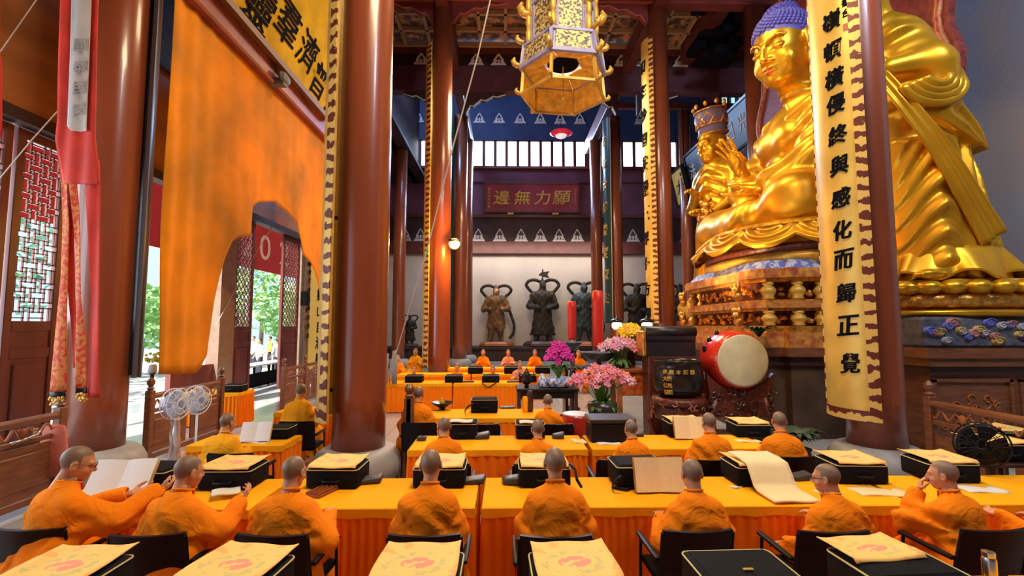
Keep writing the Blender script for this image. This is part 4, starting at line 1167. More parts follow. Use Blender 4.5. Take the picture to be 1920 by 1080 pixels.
h2 = hand_geo(1, (0, 0, 0), (1, .35, -.1), (0, .1, 1), curl=.2); h2 = xf(h2, Matrix.Translation((-.6, 1.5, 1.25)) @ Matrix.Scale(hs, 4))
link('body', join_geo(hd, bt, h1, h2), GOLD, bud, smooth=True)
# hair: snail curls over the skull and the crown bump
hm = MB()
Rh = Matrix.Translation(HB) @ Matrix.Rotation(HYAW, 4, 'Z') @ Matrix.Rotation(-HPIT, 4, 'X') @ Matrix.Scale(HSC, 4)
hm.ball((0, -.016, .036), (.083, .100, .088), 24, 14, Rh); hm.ball((0, -.032, .110), (.050, .052, .034), 18, 10, Rh)
ga = math.pi * (3 - 5 ** .5)
for i in range(560):
    z = 1 - (i + .5) / 560 * 1.42; rr = math.sqrt(max(0, 1 - z * z)); a = i * ga
    p = Vector((.084 * rr * math.cos(a), -.016 + .101 * rr * math.sin(a), .036 + .089 * z))
    fr = p.y
    if fr > .02 and p.z < .064 - .35 * max(0, .075 - fr) : continue
    if fr <= .02 and p.z < -.045 + max(0, fr + .03) * 1.9: continue
    if (Vector((p.x / .05, (p.y + .032) / .052, (p.z - .110) / .034))).length < .95: continue
    hm.ball(p, .0062, 7, 5, Rh)
for i in range(110):
    z = 1 - (i + .5) / 110; rr = math.sqrt(1 - z * z); a = i * ga
    hm.ball((.051 * rr * math.cos(a), -.032 + .053 * rr * math.sin(a), .110 + .035 * z), .0058, 7, 5, Rh)
link('hair', hm, BLUEH, bud, smooth=True)
for s in (-1, 1): pass
link('lips', xf((lambda m: (m.v, m.f))(MB().ball((0, .1035, -.056), (.019, .006, .0042), 10, 6).ball((0, .1025, -.0675), (.014, .007, .0052), 10, 6)), Rh), mat('red_lips', (.62, .10, .03), .4), bud, smooth=True)
# robe with folds: shoulders, sleeves, crossed legs
def buddha_robe(P):
    X, Y, Z = P
    d = cap((X, Y * 1.2, Z), (0, .05, .3), (0, .06, 2.6), 1.08, 1.10)
    d = su(d, cap(P, (-1.0, 0, 2.95), (1.0, 0, 2.95), .58), .5)
    d = su(d, cap(P, (-1.1, .05, 2.8), (-1.55, .7, 1.6), .52, .50), .4)
    d = su(d, cap(P, (-1.55, .7, 1.5), (-.95, 1.35, 1.25), .48, .40), .3)
    d = su(d, cap(P, (1.1, .05, 2.8), (1.50, .80, 1.55), .52, .50), .4)
    d = su(d, cap(P, (1.50, .75, 1.4), (1.25, 1.0, 1.80), .44, .36), .2)
    d = su(d, cap(P, (1.45, .85, 1.2), (1.25, 1.15, .80), .34, .28), .2)
    # folds run down from the left shoulder across the body
    fl = np.sin((Z * 1.0 + .35 * X - .25 * (X + .4) ** 2) * 11 + .6 * np.sin(X * 3)) * .055 * (Z > .9) * np.clip(1.2 - np.abs(X + .3) * .3, 0, 1)
    d = d + fl
    # open chest
    chest = ell(P, (.12, 1.15, 2.55), (.72, .95, 1.35)); d = ss(d, chest, .10)
    # legs crossed
    L = cap(P, (-.5, .1, .55), (-1.45, 1.15, .64), .74, .72)
    L = su(L, cap(P, (.5, .1, .55), (1.62, 1.55, .50), .68, .60), .4)
    L = su(L, cap(P, (-1.45, 1.15, .50), (.3, 1.75, .42), .56, .42), .25); L = su(L, cap(P, (1.62, 1.60, .40), (-.2, 1.85, .35), .52, .40), .25)
    L = L + .035 * np.sin((Y * .9 + Z * .6 - np.abs(X) * .5) * 9 + 1.2 * np.sin(X * 2)) * (X > -.6) + .02 * np.sin(np.sqrt((np.abs(X) - 1.75) ** 2 + (Y - 1.2) ** 2 + Z * Z) * 10)
    d = su(d, L, .18)
    return np.maximum(d, -(Z + .02))
link('robe', nmesh(buddha_robe, (-2.6, -1.3, -.15), (2.6, 2.6, 3.85), .052, 1), GOLDR, bud, smooth=True)
sl = MB()
for k in range(7): sl.tube([(-1.15 + .13 * k + .05 * math.sin(j), 1.30 - .02 * k, .98 + .05 * k + .28 - .085 * j) if False else (-1.5 + .22 * k + .02 * j, 1.22 + .02 * j, 1.52 - .07 * j) for j in range(6)], .075, 8)
link('sash', sl, GOLDR, bud, smooth=True)

# ---- lotus seat drapery and throne (one throne: seat cloth, lotus disc, cloud frieze, stepped base)
thr = thing('buddha_throne', 'octagonal carved throne under the Buddha with gold drapery and blue cloud band', 'throne', (7.55, 12.25, 0))
def TL(w): return Vector(w) - Vector((7.55, 12.25, 0))
def drape(u, v):
    a = math.pi * (.5 + u) ; a = u * 2 * math.pi
    n = 13; ph = (u * n) % 1 - .5; hem = .68 - .26 * abs(ph * 2) ** 1.7
    r0 = 1.0 - .10 * (1 - v) ** 2
    dd = math.hypot(ph * 2 * .45, v * hem)
    bump = .055 * math.sin(dd * 36) * min(1, v * 4) + .08 * (1 - abs(ph * 2)) * v - .10 * (abs(ph * 2) ** 6) * v
    ex, ey = (2.20 + bump) * r0 + .22 * v, (2.60 + bump) * r0 + .22 * v
    return -ex * math.cos(a), ey * math.sin(a), 4.56 + .05 - v * hem
dm = MB(); dm.grid(drape, 320, 22, wrap=True)
link('seat_drapery', dm, GOLDR, thr, smooth=True)
link('seat_core', MB().lathe([(1.0, 4.50), (.93, 4.56), (.3, 4.585), (.01, 4.585)], 48, mx=Matrix.Diagonal((2.15, 2.55, 1, 1))), GOLDR, thr, smooth=True)
el = Matrix.Diagonal((2.05, 2.5, 1, 1))
link('lotus_disc', MB().lathe([(.80, 3.60), (.98, 3.64), (1.03, 3.74), (1.01, 3.84), (.94, 3.88), (.93, 4.5)], 64, mx=el), M['goldp'], thr, smooth=True)
link('lotus_rim', MB().lathe([(.90, 3.88), (1.0, 3.92), (1.0, 4.06), (.90, 4.10)], 64, mx=el, fr=lambda a, r, z: r * (1 + .018 * abs(math.sin(a * 20)))), M['woodred'], thr, smooth=True)
oct_w = [(5.31, 13.82), (5.31, 10.68), (5.50, 10.02), (5.9, 10.02), (5.9, 9.85), (9.3, 9.85), (9.3, 14.65), (5.9, 14.65), (5.9, 14.48), (5.50, 14.48)]
def poly_off(pts, o):
    c = Vector((7.3, 12.25)); out = []
    for p in pts:
        q = Vector(p) - c; out.append((c.x + q.x * (1 + o / 2.0) - 7.55, c.y + q.y * (1 + o / 2.4) - 12.25))
    return out
BLUEC = mat('blue_cloud_carving', (.10, .13, .42), .5, var=.75, scale=7, col2=(.40, .42, .58), bump=.9, bscale=9, sharp=True)
fz = MB()
n_ = len(oct_w)
for k, (o0, o1, z0, z1) in enumerate([(-.08, -.24, 3.46, 3.66)]):
    a, b = poly_off(oct_w, o0), poly_off(oct_w, o1)
    vs = [(x, y, z0) for x, y in a] + [(x, y, z1) for x, y in b]
    fz.add(vs, [(i, (i + 1) % n_, n_ + (i + 1) % n_, n_ + i) for i in range(n_)] + [tuple(range(n_, 2 * n_))])
link('cloud_frieze', fz, BLUEC, thr)
sw = MB(); rnd = random.Random(3)
a, b = poly_off(oct_w, -.07), poly_off(oct_w, -.23)
for i in (9, 0, 1, 2, 3, 4):
    p0, p1, q0, q1 = Vector((*a[i], 3.48)), Vector((*a[(i + 1) % n_], 3.48)), Vector((*b[i], 3.65)), Vector((*b[(i + 1) % n_], 3.65))
    L_ = (p1 - p0).length
    for k in range(max(1, int(L_ * 5))):
        u, v = rnd.random(), rnd.uniform(.15, .85); c = p0.lerp(p1, u).lerp(q0.lerp(q1, u), v); rr = rnd.uniform(.04, .08); nn = (p1 - p0).cross(q0 - p0).normalized(); t1 = (p1 - p0).normalized(); t2 = nn.cross(t1)
        sw.tube([c - nn * .02 + (t1 * math.cos(s * .9) + t2 * math.sin(s * .9)) * rr * (1 - s / 11) for s in range(10)], .016, 5)
link('cloud_scrolls', sw, mat('lavender_cloud_edge', (.50, .50, .68), .5), thr, smooth=True)
def slab(name, o, z0, z1, m, o2=None):
    A, B_ = poly_off(oct_w, o), poly_off(oct_w, o if o2 is None else o2)
    vs = [(x, y, z0) for x, y in A] + [(x, y, z1) for x, y in B_]
    mb = MB().add(vs, [tuple(range(n_))[::-1], tuple(range(n_, 2 * n_))] + [(i, (i + 1) % n_, n_ + (i + 1) % n_, n_ + i) for i in range(n_)])
    return link(name, mb, m, thr)
CRED = mat('crimson_gold_cornice', (.30, .05, .03), .4, var=.6, scale=6, col2=(.62, .32, .06))
slab('cornice', 0, 3.26, 3.46, CRED); slab('cornice', -.10, 3.18, 3.26, M['goldcarve'])
slab('recess_band', -.36, 2.80, 3.18, M['woodred']); slab('cornice', -.06, 2.62, 2.76, CRED); slab('cornice', -.12, 2.76, 2.80, M['goldcarve']); slab('cornice', -.16, 2.56, 2.62, M['goldcarve'])
slab('recess_band', -.36, 2.24, 2.56, M['woodred']); slab('cornice', -.02, 2.10, 2.24, M['goldcarve']); slab('cornice', .06, 1.96, 2.10, CRED); slab('foot_band', .10, 1.80, 1.96, CRED)
slab('plinth_cornice', .30, 1.62, 1.80, M['wood']); slab('plinth_cornice', .20, 1.44, 1.62, M['wooddk']); slab('plinth', .12, .12, 1.44, mat('umber_plinth', (.075, .042, .022), .45, var=.4, scale=2)); slab('plinth_foot', .22, 0, .12, M['wooddk'])
vase = [(.09, 0), (.13, .03), (.10, .07), (.15, .15), (.16, .20), (.12, .27), (.08, .30), (.12, .34), (.10, .38)]
vz = MB().lathe(vase, 14); v0 = None
A = poly_off(oct_w, -.20)
spots = []
for i in (4,):
    p, q = Vector(A[i]), Vector(A[i + 1]); n = 6
    for k in range(n): spots.append(p.lerp(q, (k + .35) / n))
spots += [Vector(A[2]), Vector(A[9])]
for (z, sc) in ((2.80, 1.0), (2.24, .84)):
    for s in spots:
        o = link('baluster', (vz.v, vz.f), M['goldp'], thr, smooth=True) if v0 is None else v0.copy()
        if v0 is None: v0 = o
        else: COL.objects.link(o)
        o.parent = thr; o.location = (s.x, s.y, z); o.scale = (1, 1, sc)
fp = MB()                                         # carved panels between
for (z0, z1) in ((2.84, 3.14), (2.28, 2.52)):
    for i in (0, 1, 2, 4):
        A2, = (poly_off(oct_w, -.30),); p, q = Vector((*A2[i], (z0 + z1) / 2)), Vector((*A2[(i + 1) % n_], (z0 + z1) / 2)); L_ = (q - p).length
        for k in range(max(2, int(L_ / .16))):
            c = p.lerp(q, (k + .5) / max(2, int(L_ / .16)))
            for _ in range(3): fp.ball(c + Vector((rnd.uniform(-.06, .06), rnd.uniform(-.06, .06), rnd.uniform(-.10, .10))), (rnd.uniform(.04, .08), rnd.uniform(.04, .08), rnd.uniform(.03, .07)), 6, 4)
link('carved_figures', fp, M['goldcarve'], thr)
for (px_, py_) in ((5.22, 10.62), (5.22, 13.88)):
    for z in (2.80, 2.24):
        g = MB(); c = Vector((px_ - 7.55, py_ - 12.25, z))
        g.ball(c + Vector((0, 0, .10)), (.11, .12, .11), 8, 6); g.ball(c + Vector((-.03, 0, .22)), (.10, .11, .10), 8, 6); g.ball(c + Vector((-.04, 0, .34)), .065, 8, 6)
        for s in (-1, 1): g.tube([c + Vector((-.02, s * .10, .24)), c + Vector((-.06, s * .17, .32)), c + Vector((-.02, s * .12, .40))], .035, 6)
        link('corner_guardian', g, M['goldcarve'], thr, smooth=True)

# ---- halo behind
hl = thing('halo_panel', 'tall dark red flame halo panel behind the gilded statues', 'panel', (8.95, 12.7, 1.0))
def halo_out(s, grow=0):
    pts = []
    for i in range(41):
        t = i / 40; z = 1.0 + 12.5 * t
        w = (3.3 + .5 * math.sin(t * 2.2)) * (1 - max(0, t - .45) ** 2 * 2.6) + grow + .10 * math.sin(t * 46)
        pts.append((s * max(w, .02), z))
    return pts
pl = halo_out(1) + halo_out(-1)[::-1]
MXh = Matrix(((0, 0, 1, 0), (1, 0, 0, 0), (0, 1, 0, 0), (0, 0, 0, 1)))
link('panel', MB().prism(pl, .14, MXh), mat('oxblood_carved_panel', (.22, .025, .02), .5, var=.5, scale=7, bump=.9, bscale=9), hl)
ed = MB()
for s in (1, -1): ed.tube([(-.02, y, z) for y, z in halo_out(s, -.22)], .10, 6)
link('gilt_edge', ed, mat('gilt_red_edge', (.42, .16, .05), .45, .4, var=.7, scale=8, col2=(.30, .03, .02), bump=.8), hl, smooth=True)

# ---- standing disciple on the right
DC = Vector((8.10, 8.85, 3.08))
dis = thing('disciple_statue', 'gilded standing robed statue with flowing sash at the right, face cut by the column', 'statue', DC)
def dis_body(P):
    X, Y, Z = P
    cx = .32 - .185 * Z
    rx = np.interp(Z, [0, .5, 1.3, 2.0, 2.7, 3.5, 4.2, 4.8, 5.2], [.94, .88, .82, .80, .74, .62, .54, .50, .2]); ry = np.interp(Z, [0, 1, 2.5, 3.5, 4.4, 4.9, 5.2], [.62, .58, .55, .54, .58, .50, .2])
    k = np.sqrt(((X - cx) / rx) ** 2 + (Y / ry) ** 2)
    d = (k - 1) * np.minimum(rx, ry) * .85
    d = np.maximum(d, np.maximum(Z - 5.1, -Z))
    front = Y < .1
    # sweeping folds over the bent left leg, long folds at the back
    cx0, cz0 = -.35, 2.6
    rr = np.sqrt(((X - cx0) * 1.5) ** 2 + (Z - cz0) ** 2)
    leg = np.clip(1 - np.abs(X + .38) * 1.9, 0, 1)
    d = d - .16 * leg * (Z < 2.6) * (Z > .1) * front
    d = d + .060 * np.sin((Z * 1.0 + .9 * (X + .30) ** 2 * 4) * 13.0) * leg * (Z < 2.5)
    d = d + .050 * np.sin(X * 19 + Z * 1.2 + 1.5 * np.sin(Z * .9)) * np.clip((X + .05) * 4, 0, 1) * (Z < 2.6)
    # upper robe
    u = (np.sqrt(((X - cx + np.interp(Z, [2.8, 3.6, 4.8], [0, .06, .16])) / np.interp(Z, [2.4, 2.8, 3.6, 4.1, 4.8, 5.1], [1.04, 1.0, .72, .58, .56, .25])) ** 2 + (Y / np.interp(Z, [2.4, 3.6, 4.6, 5.1], [.72, .66, .64, .3])) ** 2) - 1) * .6
    hem = 2.45 + .55 * np.clip(.35 - X, 0, 1.2)
    u = np.maximum(u, np.maximum(hem - Z, Z - 5.1))
    u = u + .042 * np.sin((Z + .45 * X + .5 * X * X) * 15 + 1.5 * np.sin(X * 2.0))
    d = su(d, u, .06)
    # arms folded at the chest, sleeve
    d = su(d, cap(P, (-.42, -.30, 4.55), (-.42, -.66, 3.95), .26, .27), .2)
    d = su(d, cap(P, (-.42, -.68, 3.95), (-1.10, -.56, 3.84), .24, .18), .15)
    d = su(d, cap(P, (-.3, -.70, 3.80), (-.2, -.70, 3.25), .28, .20), .2)
    return d
link('body_robe', nmesh(dis_body, (-1.7, -1.25, -.1), (1.6, .9, 5.4), .036, 1), GOLDR, dis, smooth=True)
dhd = xf(head_geo(.0045), Matrix.Translation((-1.05, -.10, 5.50)) @ Matrix.Rotation(math.pi / 2, 4, 'Z') @ Matrix.Rotation(-.22, 4, 'X') @ Matrix.Scale(4.3, 4))
link('head', dhd, GOLD, dis, smooth=True)
dh = hand_geo(-1, (0, 0, 0), (-1, .1, .25), (0, 1, .2), curl=.2); link('hand', xf(dh, Matrix.Translation((-1.10, -.58, 3.86)) @ Matrix.Scale(4.2, 4)), GOLD, dis, smooth=True)
def ribbon(mb, pts, w, n=4, amp=.05, wdir=None):
    pts = [Vector(p) for p in pts]
    def fn(u, v):
        k = v * (len(pts) - 1); i = min(int(k), len(pts) - 2); t = k - i
        p = pts[i].lerp(pts[i + 1], t); d = (pts[i + 1] - pts[i]).normalized(); s = d.cross(Vector((0, -1, 0))).normalized()
        ww = w[0] + (w[1] - w[0]) * v
        return p + s * (u - .5) * ww + Vector((0, -1, 0)) * amp * math.sin(u * math.pi * n)
    mb.grid(fn, 24, (len(pts) - 1) * 6)
sb = MB(); ribbon(sb, [(-1.30, -.62, 3.75), (-1.02, -.78, 3.15), (-.62, -.84, 2.5), (-.20, -.80, 1.85), (.20, -.74, 1.2), (.50, -.70, .70)], (.22, .50), 4, .03)
ob_ = link('sash', sb, GOLDR, dis, smooth=True); ob_.modifiers.new('thick', 'SOLIDIFY').thickness = .06
lp = MB()
for k in range(4):
    r1 = .54 - .11 * k
    lp.tube([(-.52 + r1 * math.cos(a), -.80 - .03 * k, 3.42 + .03 * k + r1 * .62 * math.sin(a)) for a in [math.pi * (1.02 + .98 * i / 14) for i in range(15)]] + [(-.52 + r1 * 1.0, -.70, 3.42 + .30)], .085, 8)
link('sleeve_folds', lp, GOLDR, dis, smooth=True)
hmn = MB()
def hemf(u, v):
    a = u * 2 * math.pi; w = .10 * math.sin(a * 7 + .5) + .05 * math.sin(a * 13)
    r = .86 + .26 * v + w * v
    return .22 + r * 1.02 * math.cos(a), r * .74 * math.sin(a), .55 - .52 * v + .08 * v * math.sin(a * 7 + 2.0)
hmn.grid(hemf, 140, 10, wrap=True)
ob_ = link('hem', hmn, GOLDR, dis, smooth=True); ob_.modifiers.new('thick', 'SOLIDIFY').thickness = .035
link('foot', MB().ball((-.62, -.62, .07), (.26, .13, .09), 14, 8).ball((-.84, -.62, .05), (.08, .11, .05), 10, 6), GOLD, dis, smooth=True)
tl = MB()
tl.prism([(.45, 2.45), (.92, 2.52), (.80, 2.75), (.45, 3.6)], .5, Matrix(((1, 0, 0, 0), (0, 0, -1, .25), (0, 1, 0, 0), (0, 0, 0, 1)))); link('robe_tip', tl, GOLDR, dis)
# its pedestal
ped = thing('statue_pedestal', 'wooden altar with gold lotus petals and painted clouds under the right standing statue', 'pedestal', (8.7, 8.85, 0))
pe = Matrix.Diagonal((1.62, .80, 1, 1))
link('lotus_ring', MB().lathe([(.80, 2.52), (1.02, 2.62), (1.05, 2.74), (.95, 2.82)], 72, mx=pe, fr=lambda a, r, z: r * (1 + .05 * abs(math.sin(a * 12)))), M['goldcarve'], ped, smooth=True)
pt = MB()
for k in range(26):
    a = k / 26 * 2 * math.pi
    pt.ball((1.62 * math.cos(a) * 1.02, .80 * math.sin(a) * 1.05, 2.92), (.21, .20, .13), 12, 8)
link('petals', pt, GOLD, ped, smooth=True)
link('lotus_top', MB().lathe([(.96, 2.80), (1.0, 2.9), (.96, 3.06), (.01, 3.07)], 64, mx=pe), M['goldp'], ped, smooth=True)
link('gold_moulding', MB().lathe([(.90, 2.40), (1.03, 2.44), (1.03, 2.50), (.90, 2.54)], 64, mx=pe), GOLD, ped, smooth=True)
CLF = mat('dark_cloud_ground', (.10, .11, .14), .6, var=.5, scale=9, bump=.8)
link('cloud_block', MB().box((0, -.05, 2.13), (3.0, 1.30, .54), bev=.05), CLF, ped)
cols = [mat('cloud_blue', (.10, .13, .48), .5), mat('cloud_rose', (.50, .20, .16), .5), mat('cloud_ochre', (.55, .38, .12), .5), mat('cloud_grey', (.40, .42, .46), .5)]
rnd = random.Random(11)
for k in range(34):
    cx_, cz_ = -1.42 + 2.84 * (k + rnd.random() * .7) / 34, rnd.uniform(1.96, 2.30)
    c = MB(); r0 = rnd.uniform(.075, .125); r0y = r0 * .7
    c.ball((cx_, -.70, cz_), (r0, .05, r0y), 14, 8)
    c.tube([(cx_ + r0 * (1 - s / 13) * math.cos(s * .8), -.748, cz_ + r0y * (1 - s / 13) * math.sin(s * .8)) for s in range(12)], .013, 5)
    link('cloud', c, cols[k % 4], ped, smooth=True)
px0, px1 = -1.72, 2.4
pf = lambda o: [(px0 - o, .35), (px0 + .14 - o, -.85 - o), (px1, -.85 - o), (px1, .60), (px0 - o, .60)]
for nm, o, z0, z1, m in (('cornice', .05, 1.70, 1.86, M['wood']), ('cornice', .0, 1.56, 1.70, M['wood']), ('cornice', -.08, 1.42, 1.56, M['wooddk']), ('plinth', -.14, .15, 1.42, M['wood']), ('plinth_foot', .0, 0, .15, M['wooddk'])):
    link(nm, MB().prism(pf(o), z1 - z0, Matrix.Translation((0, 0, z0))), m, ped)
fr = MB()
for cxx in (-.75, .75, 2.1):
    for sx in (-.66, .66): fr.box((cxx + sx, -.73, .84), (.06, .05, 1.0))
    for sz in (.36, 1.32): fr.box((cxx, -.73, sz), (1.38, .05, .06))
link('panel_frame', fr, M['wood'], ped)
cv = MB(); rnd = random.Random(5)
for cxx in (-.75, .75, 2.1):
    for k in range(26):
        a = rnd.random() * 6.28; q = (cxx + rnd.uniform(-.5, .5), -.72, .74 + rnd.uniform(-.3, .3)); cv.tube([(q[0] + .09 * math.cos(a + s * .7) * (1 - s / 9), q[1], q[2] + .09 * math.sin(a + s * .7) * (1 - s / 9)) for s in range(7)], .016, 5)
link('relief', cv, M['woodor'], ped)

# ---- crowned attendant beyond the Buddha
AC = Vector((7.32, 16.15, 3.06))
att = thing('attendant_statue', 'smaller gilded attendant statue with jewelled blue crown, half hidden by the Buddha\'s hand', 'statue', AC, math.pi / 2 + .40); att.scale = (1.07,) * 3
def att_body(P):
    X, Y, Z = P
    rx = np.interp(Z, [0, 1, 2.2, 3.0, 3.9, 4.4, 4.7], [.85, .78, .72, .55, .72, .66, .2]); ry = np.interp(Z, [0, 1, 2.2, 3, 3.9, 4.5], [.7, .62, .55, .42, .50, .3])
    d = (np.sqrt((X / rx) ** 2 + (Y / ry) ** 2) - 1) * .45; d = np.maximum(d, np.maximum(Z - 4.6, -Z))
    d = d + .035 * np.sin(X * 13 + 1.4 * np.sin(Z * 2)) * (Z < 2.6) + .03 * np.sin((Z + .6 * np.abs(X)) * 15) * (Z > 2.6)
    for s in (-1, 1):
        d = su(d, cap(P, (s * .66, 0, 4.15), (s * .85, .2, 3.1), .20, .17), .15); d = su(d, cap(P, (s * .85, .2, 3.1), (s * .25, .62, 3.05 + .35 * s), .17, .12), .1)
    return su(d, cap(P, (0, 0, 4.4), (0, .05, 4.85), .22, .2), .15)
link('body', nmesh(att_body, (-1.2, -.9, -.1), (1.2, 1.1, 5.0), .045, 1), GOLD, att, smooth=True)
link('head', xf(head_geo(.0045), Matrix.Translation((0, .12, 5.05)) @ Matrix.Rotation(-.18, 4, 'X') @ Matrix.Scale(4.9, 4)), GOLD, att, smooth=True)
CRN = mat('blue_enamel', (.14, .12, .26), .45)
cm_ = Matrix.Translation((0, .04, 5.38)) @ Matrix.Rotation(-.15, 4, 'X') @ Matrix.Scale(1.22, 4)
cr = link('crown', MB().lathe([(.34, 0), (.37, .10), (.36, .22), (.42, .45), (.38, .68), (.25, .74), (.01, .76)], 28, mx=cm_), CRN, att, smooth=True)
cb = MB()
for z, rr in ((.04, .375), (.26, .385), (.66, .40)): cb.tube([cm_ @ Vector((rr * math.cos(a), rr * math.sin(a), z)) for a in [i * math.pi / 12 for i in range(24)]], .028, 6, closed=True)
for i in range(9):
    a = i / 9 * 6.28
    cb.tube([cm_ @ Vector((.40 * math.cos(a + t * .3), .40 * math.sin(a + t * .3), .40 + .16 * math.cos(t * 1.4))) for t in (-2, -1, 0, 1, 2)], .026, 6)
    cb.ball(cm_ @ Vector((.40 * math.cos(a), .40 * math.sin(a), .80)), (.06, .06, .09), 8, 6)
link('crown_trim', cb, M['goldcarve'], cr, smooth=True)
fl = MB(); rnd = random.Random(8)
for k in range(14): fl.ball((-.30 + rnd.uniform(-.16, .16), .84 + rnd.uniform(-.12, .12), 2.75 + rnd.uniform(-.35, .35)), (rnd.uniform(.08, .14),) * 3, 8, 6)
link('held_flower', fl, M['goldcarve'], att, smooth=True)
for s in (-1, 1):
    hg = hand_geo(-s, (0, 0, 0), (-.2 * s, .8, .3), (0, 0, -1), curl=.5); link('hand', xf(hg, Matrix.Translation((s * .22, .65, 3.05 + .35 * s)) @ Matrix.Scale(3.6, 4)), GOLD, att, smooth=True)
ap = thing('statue_pedestal', 'plain red and gold pedestal carrying the crowned attendant statue', 'pedestal', (7.1, 16.2, 0))
link('block', MB().box((0, 0, 1.2), (2.0, 1.6, 2.4), bev=.05), M['woodor'], ap)
link('lotus_ring', MB().lathe([(.8, 2.4), (1.1, 2.6), (1.1, 2.9), (1.0, 3.06), (.01, 3.07)], 40, fr=lambda a, r, z: r * (1 + .05 * abs(math.sin(a * 9)))), M['goldp'], ap, smooth=True)
# ================================================================ ALTAR GOODS, DRUMS, FLOWERS, CANDLES
def W3(px, py, Y): return at(px, py, Y)
# ---- large red drum on a carved stand
dc = at(1393, 676, 8.7)
DRED = mat('scarlet_drum_lacquer', (.62, .025, .012), .22, coat=.5)
HIDE = mat('drum_skin', (.62, .56, .33), .6, var=.15, scale=4)
st = thing('drum_stand', 'dark carved wooden stand cradling the big red drum', 'stand', (dc.x, dc.y + .42, 0))
dr = thing('red_drum', 'big scarlet barrel drum with pale skin facing the hall, on a dark carved stand', 'drum', (dc.x, dc.y, dc.z))
MD = Matrix.Rotation(R_(96), 4, 'X')
prof = [(.47, 0), (.505, .06), (.545, .22), (.56, .40), (.545, .58), (.505, .74), (.47, .80)]
link('barrel', MB().lathe(prof, 48, mx=Matrix.Rotation(R_(-92), 4, 'X')), DRED, dr, smooth=True)
link('skin', MB().lathe([(.0001, -.014), (.44, -.012), (.468, 0), (.475, .035)], 48, mx=Matrix.Rotation(R_(-92), 4, 'X')), HIDE, dr, smooth=True)
stud = MB(); MDm = Matrix.Rotation(R_(-92), 4, 'X')
for k in range(44):
    a = k / 44 * 6.283; stud.ball(MDm @ Vector((.488 * math.cos(a), .488 * math.sin(a), .045)), .012, 6, 4)
link('studs', stud, M['goldp'], dr)
dec = MB()
for k in range(3):
    a = 3.5 + k * .35; dec.ball(MDm @ Vector((.56 * math.cos(a), .56 * math.sin(a), .40)), (.03, .08, .08), 8, 6)
link('ring_plate', dec, M['black'], dr)
zb_ = dc.z - .58
cr = MB(); n = 20
pts = [(-.62 + 1.24 * i / n, zb_ + .34 * (2 * i / n - 1) ** 2) for i in range(n + 1)]
pol = pts + [(.56, zb_ - .16), (-.56, zb_ - .16)]
for yo in (-.30, .22): cr.prism([(x, z) for x, z in pol], .09, Matrix(((1, 0, 0, 0), (0, 0, -1, yo + .09), (0, 1, 0, 0), (0, 0, 0, 1))))
link('cradle', cr, M['woodred'], st)
for sx in (-.5, .5):
    for yo in (-.27, .25): link('leg', MB().tube([(sx * .9, yo, zb_ - .1), (sx * 1.1, yo, zb_ * .55), (sx * .95, yo, zb_ * .2), (sx * 1.25, yo, .03)], [.07, .06, .05, .06], 8), M['woodred'], st, smooth=True)
link('apron', MB().box((0, -.28, zb_ - .30), (1.15, .06, .30), bev=.02).box((0, .25, zb_ - .30), (1.15, .06, .30), bev=.02).box((0, 0, .22), (1.0, .5, .08), bev=.02), M['woodred'], st)
rnd = random.Random(2); sc_ = MB()
for k in range(40):
    q = (rnd.uniform(-.62, .62), -.34, rnd.uniform(zb_ - .42, zb_ + .05)); a = rnd.random() * 6
    sc_.tube([(q[0] + .07 * math.cos(a + s * .8) * (1 - s / 8), q[1], q[2] + .07 * math.sin(a + s * .8) * (1 - s / 8)) for s in range(6)], .014, 5)
link('scrollwork', sc_, mat('dark_rosewood', (.07, .02, .012), .3), st)
# ---- great black singing bowl on a carved stand
bc = at(1272, 742, 8.95)
zbw = bc.z
r = thing('singing_bowl', 'great black bronze bowl with gold characters on a carved red stand', 'bowl', (bc.x, bc.y, zbw))
link('bowl', MB().lathe([(.20, 0), (.34, .03), (.43, .16), (.455, .34), (.43, .52), (.395, .60), (.42, .63), (.43, .66), (.40, .66), (.385, .60), (.40, .40), (.1, .1)], 48), mat('black_bronze', (.035, .03, .028), .22, .6), r, smooth=True)
lt = MB()
for j, row in enumerate(('南無本師釋', '大殿', '佛光', '普照')):
    for i, ch in enumerate(row[:2] if j else row):
        a = R_(222 + (i * 15 if j == 0 else i * 10)) ; z = .47 - j * .12
        rr = .457 if j in (0,) else .465 - .012 * j
        p = Vector((rr * math.cos(a), rr * math.sin(a), z)); put_text(lt, ch, .085, frame_mx(p, (-math.sin(a), math.cos(a), 0), (0, 0, 1)), .012, .02)
link('lettering', lt, M['goldp'], r)
s2 = thing('bowl_stand', 'round carved red-brown stand under the great black bowl', 'stand', (bc.x, bc.y, 0))
link('top', MB().lathe([(.2, zbw - .16), (.46, zbw - .15), (.50, zbw - .08), (.47, zbw - .02), (.30, zbw - .004), (.01, zbw - .004)], 36), M['woodred'], s2, smooth=True)
link('apron', MB().lathe([(.40, zbw - .42), (.47, zbw - .34), (.42, zbw - .24), (.44, zbw - .15)], 36, fr=lambda a, r, z: r * (1 + .05 * math.sin(a * 12))), M['woodred'], s2, smooth=True)
for k in range(5):
    a = k * 1.2566 + .3; c, s = math.cos(a), math.sin(a)
    link('leg', MB().tube([(.42 * c, .42 * s, zbw - .3), (.54 * c, .54 * s, zbw * .5), (.40 * c, .40 * s, .16), (.50 * c, .50 * s, .03)], [.07, .06, .05, .06], 8), M['woodred'], s2, smooth=True)
link('stretcher', MB().lathe([(.34, .10), (.42, .12), (.42, .17), (.34, .18)], 30), M['woodred'], s2)
sc2 = MB()
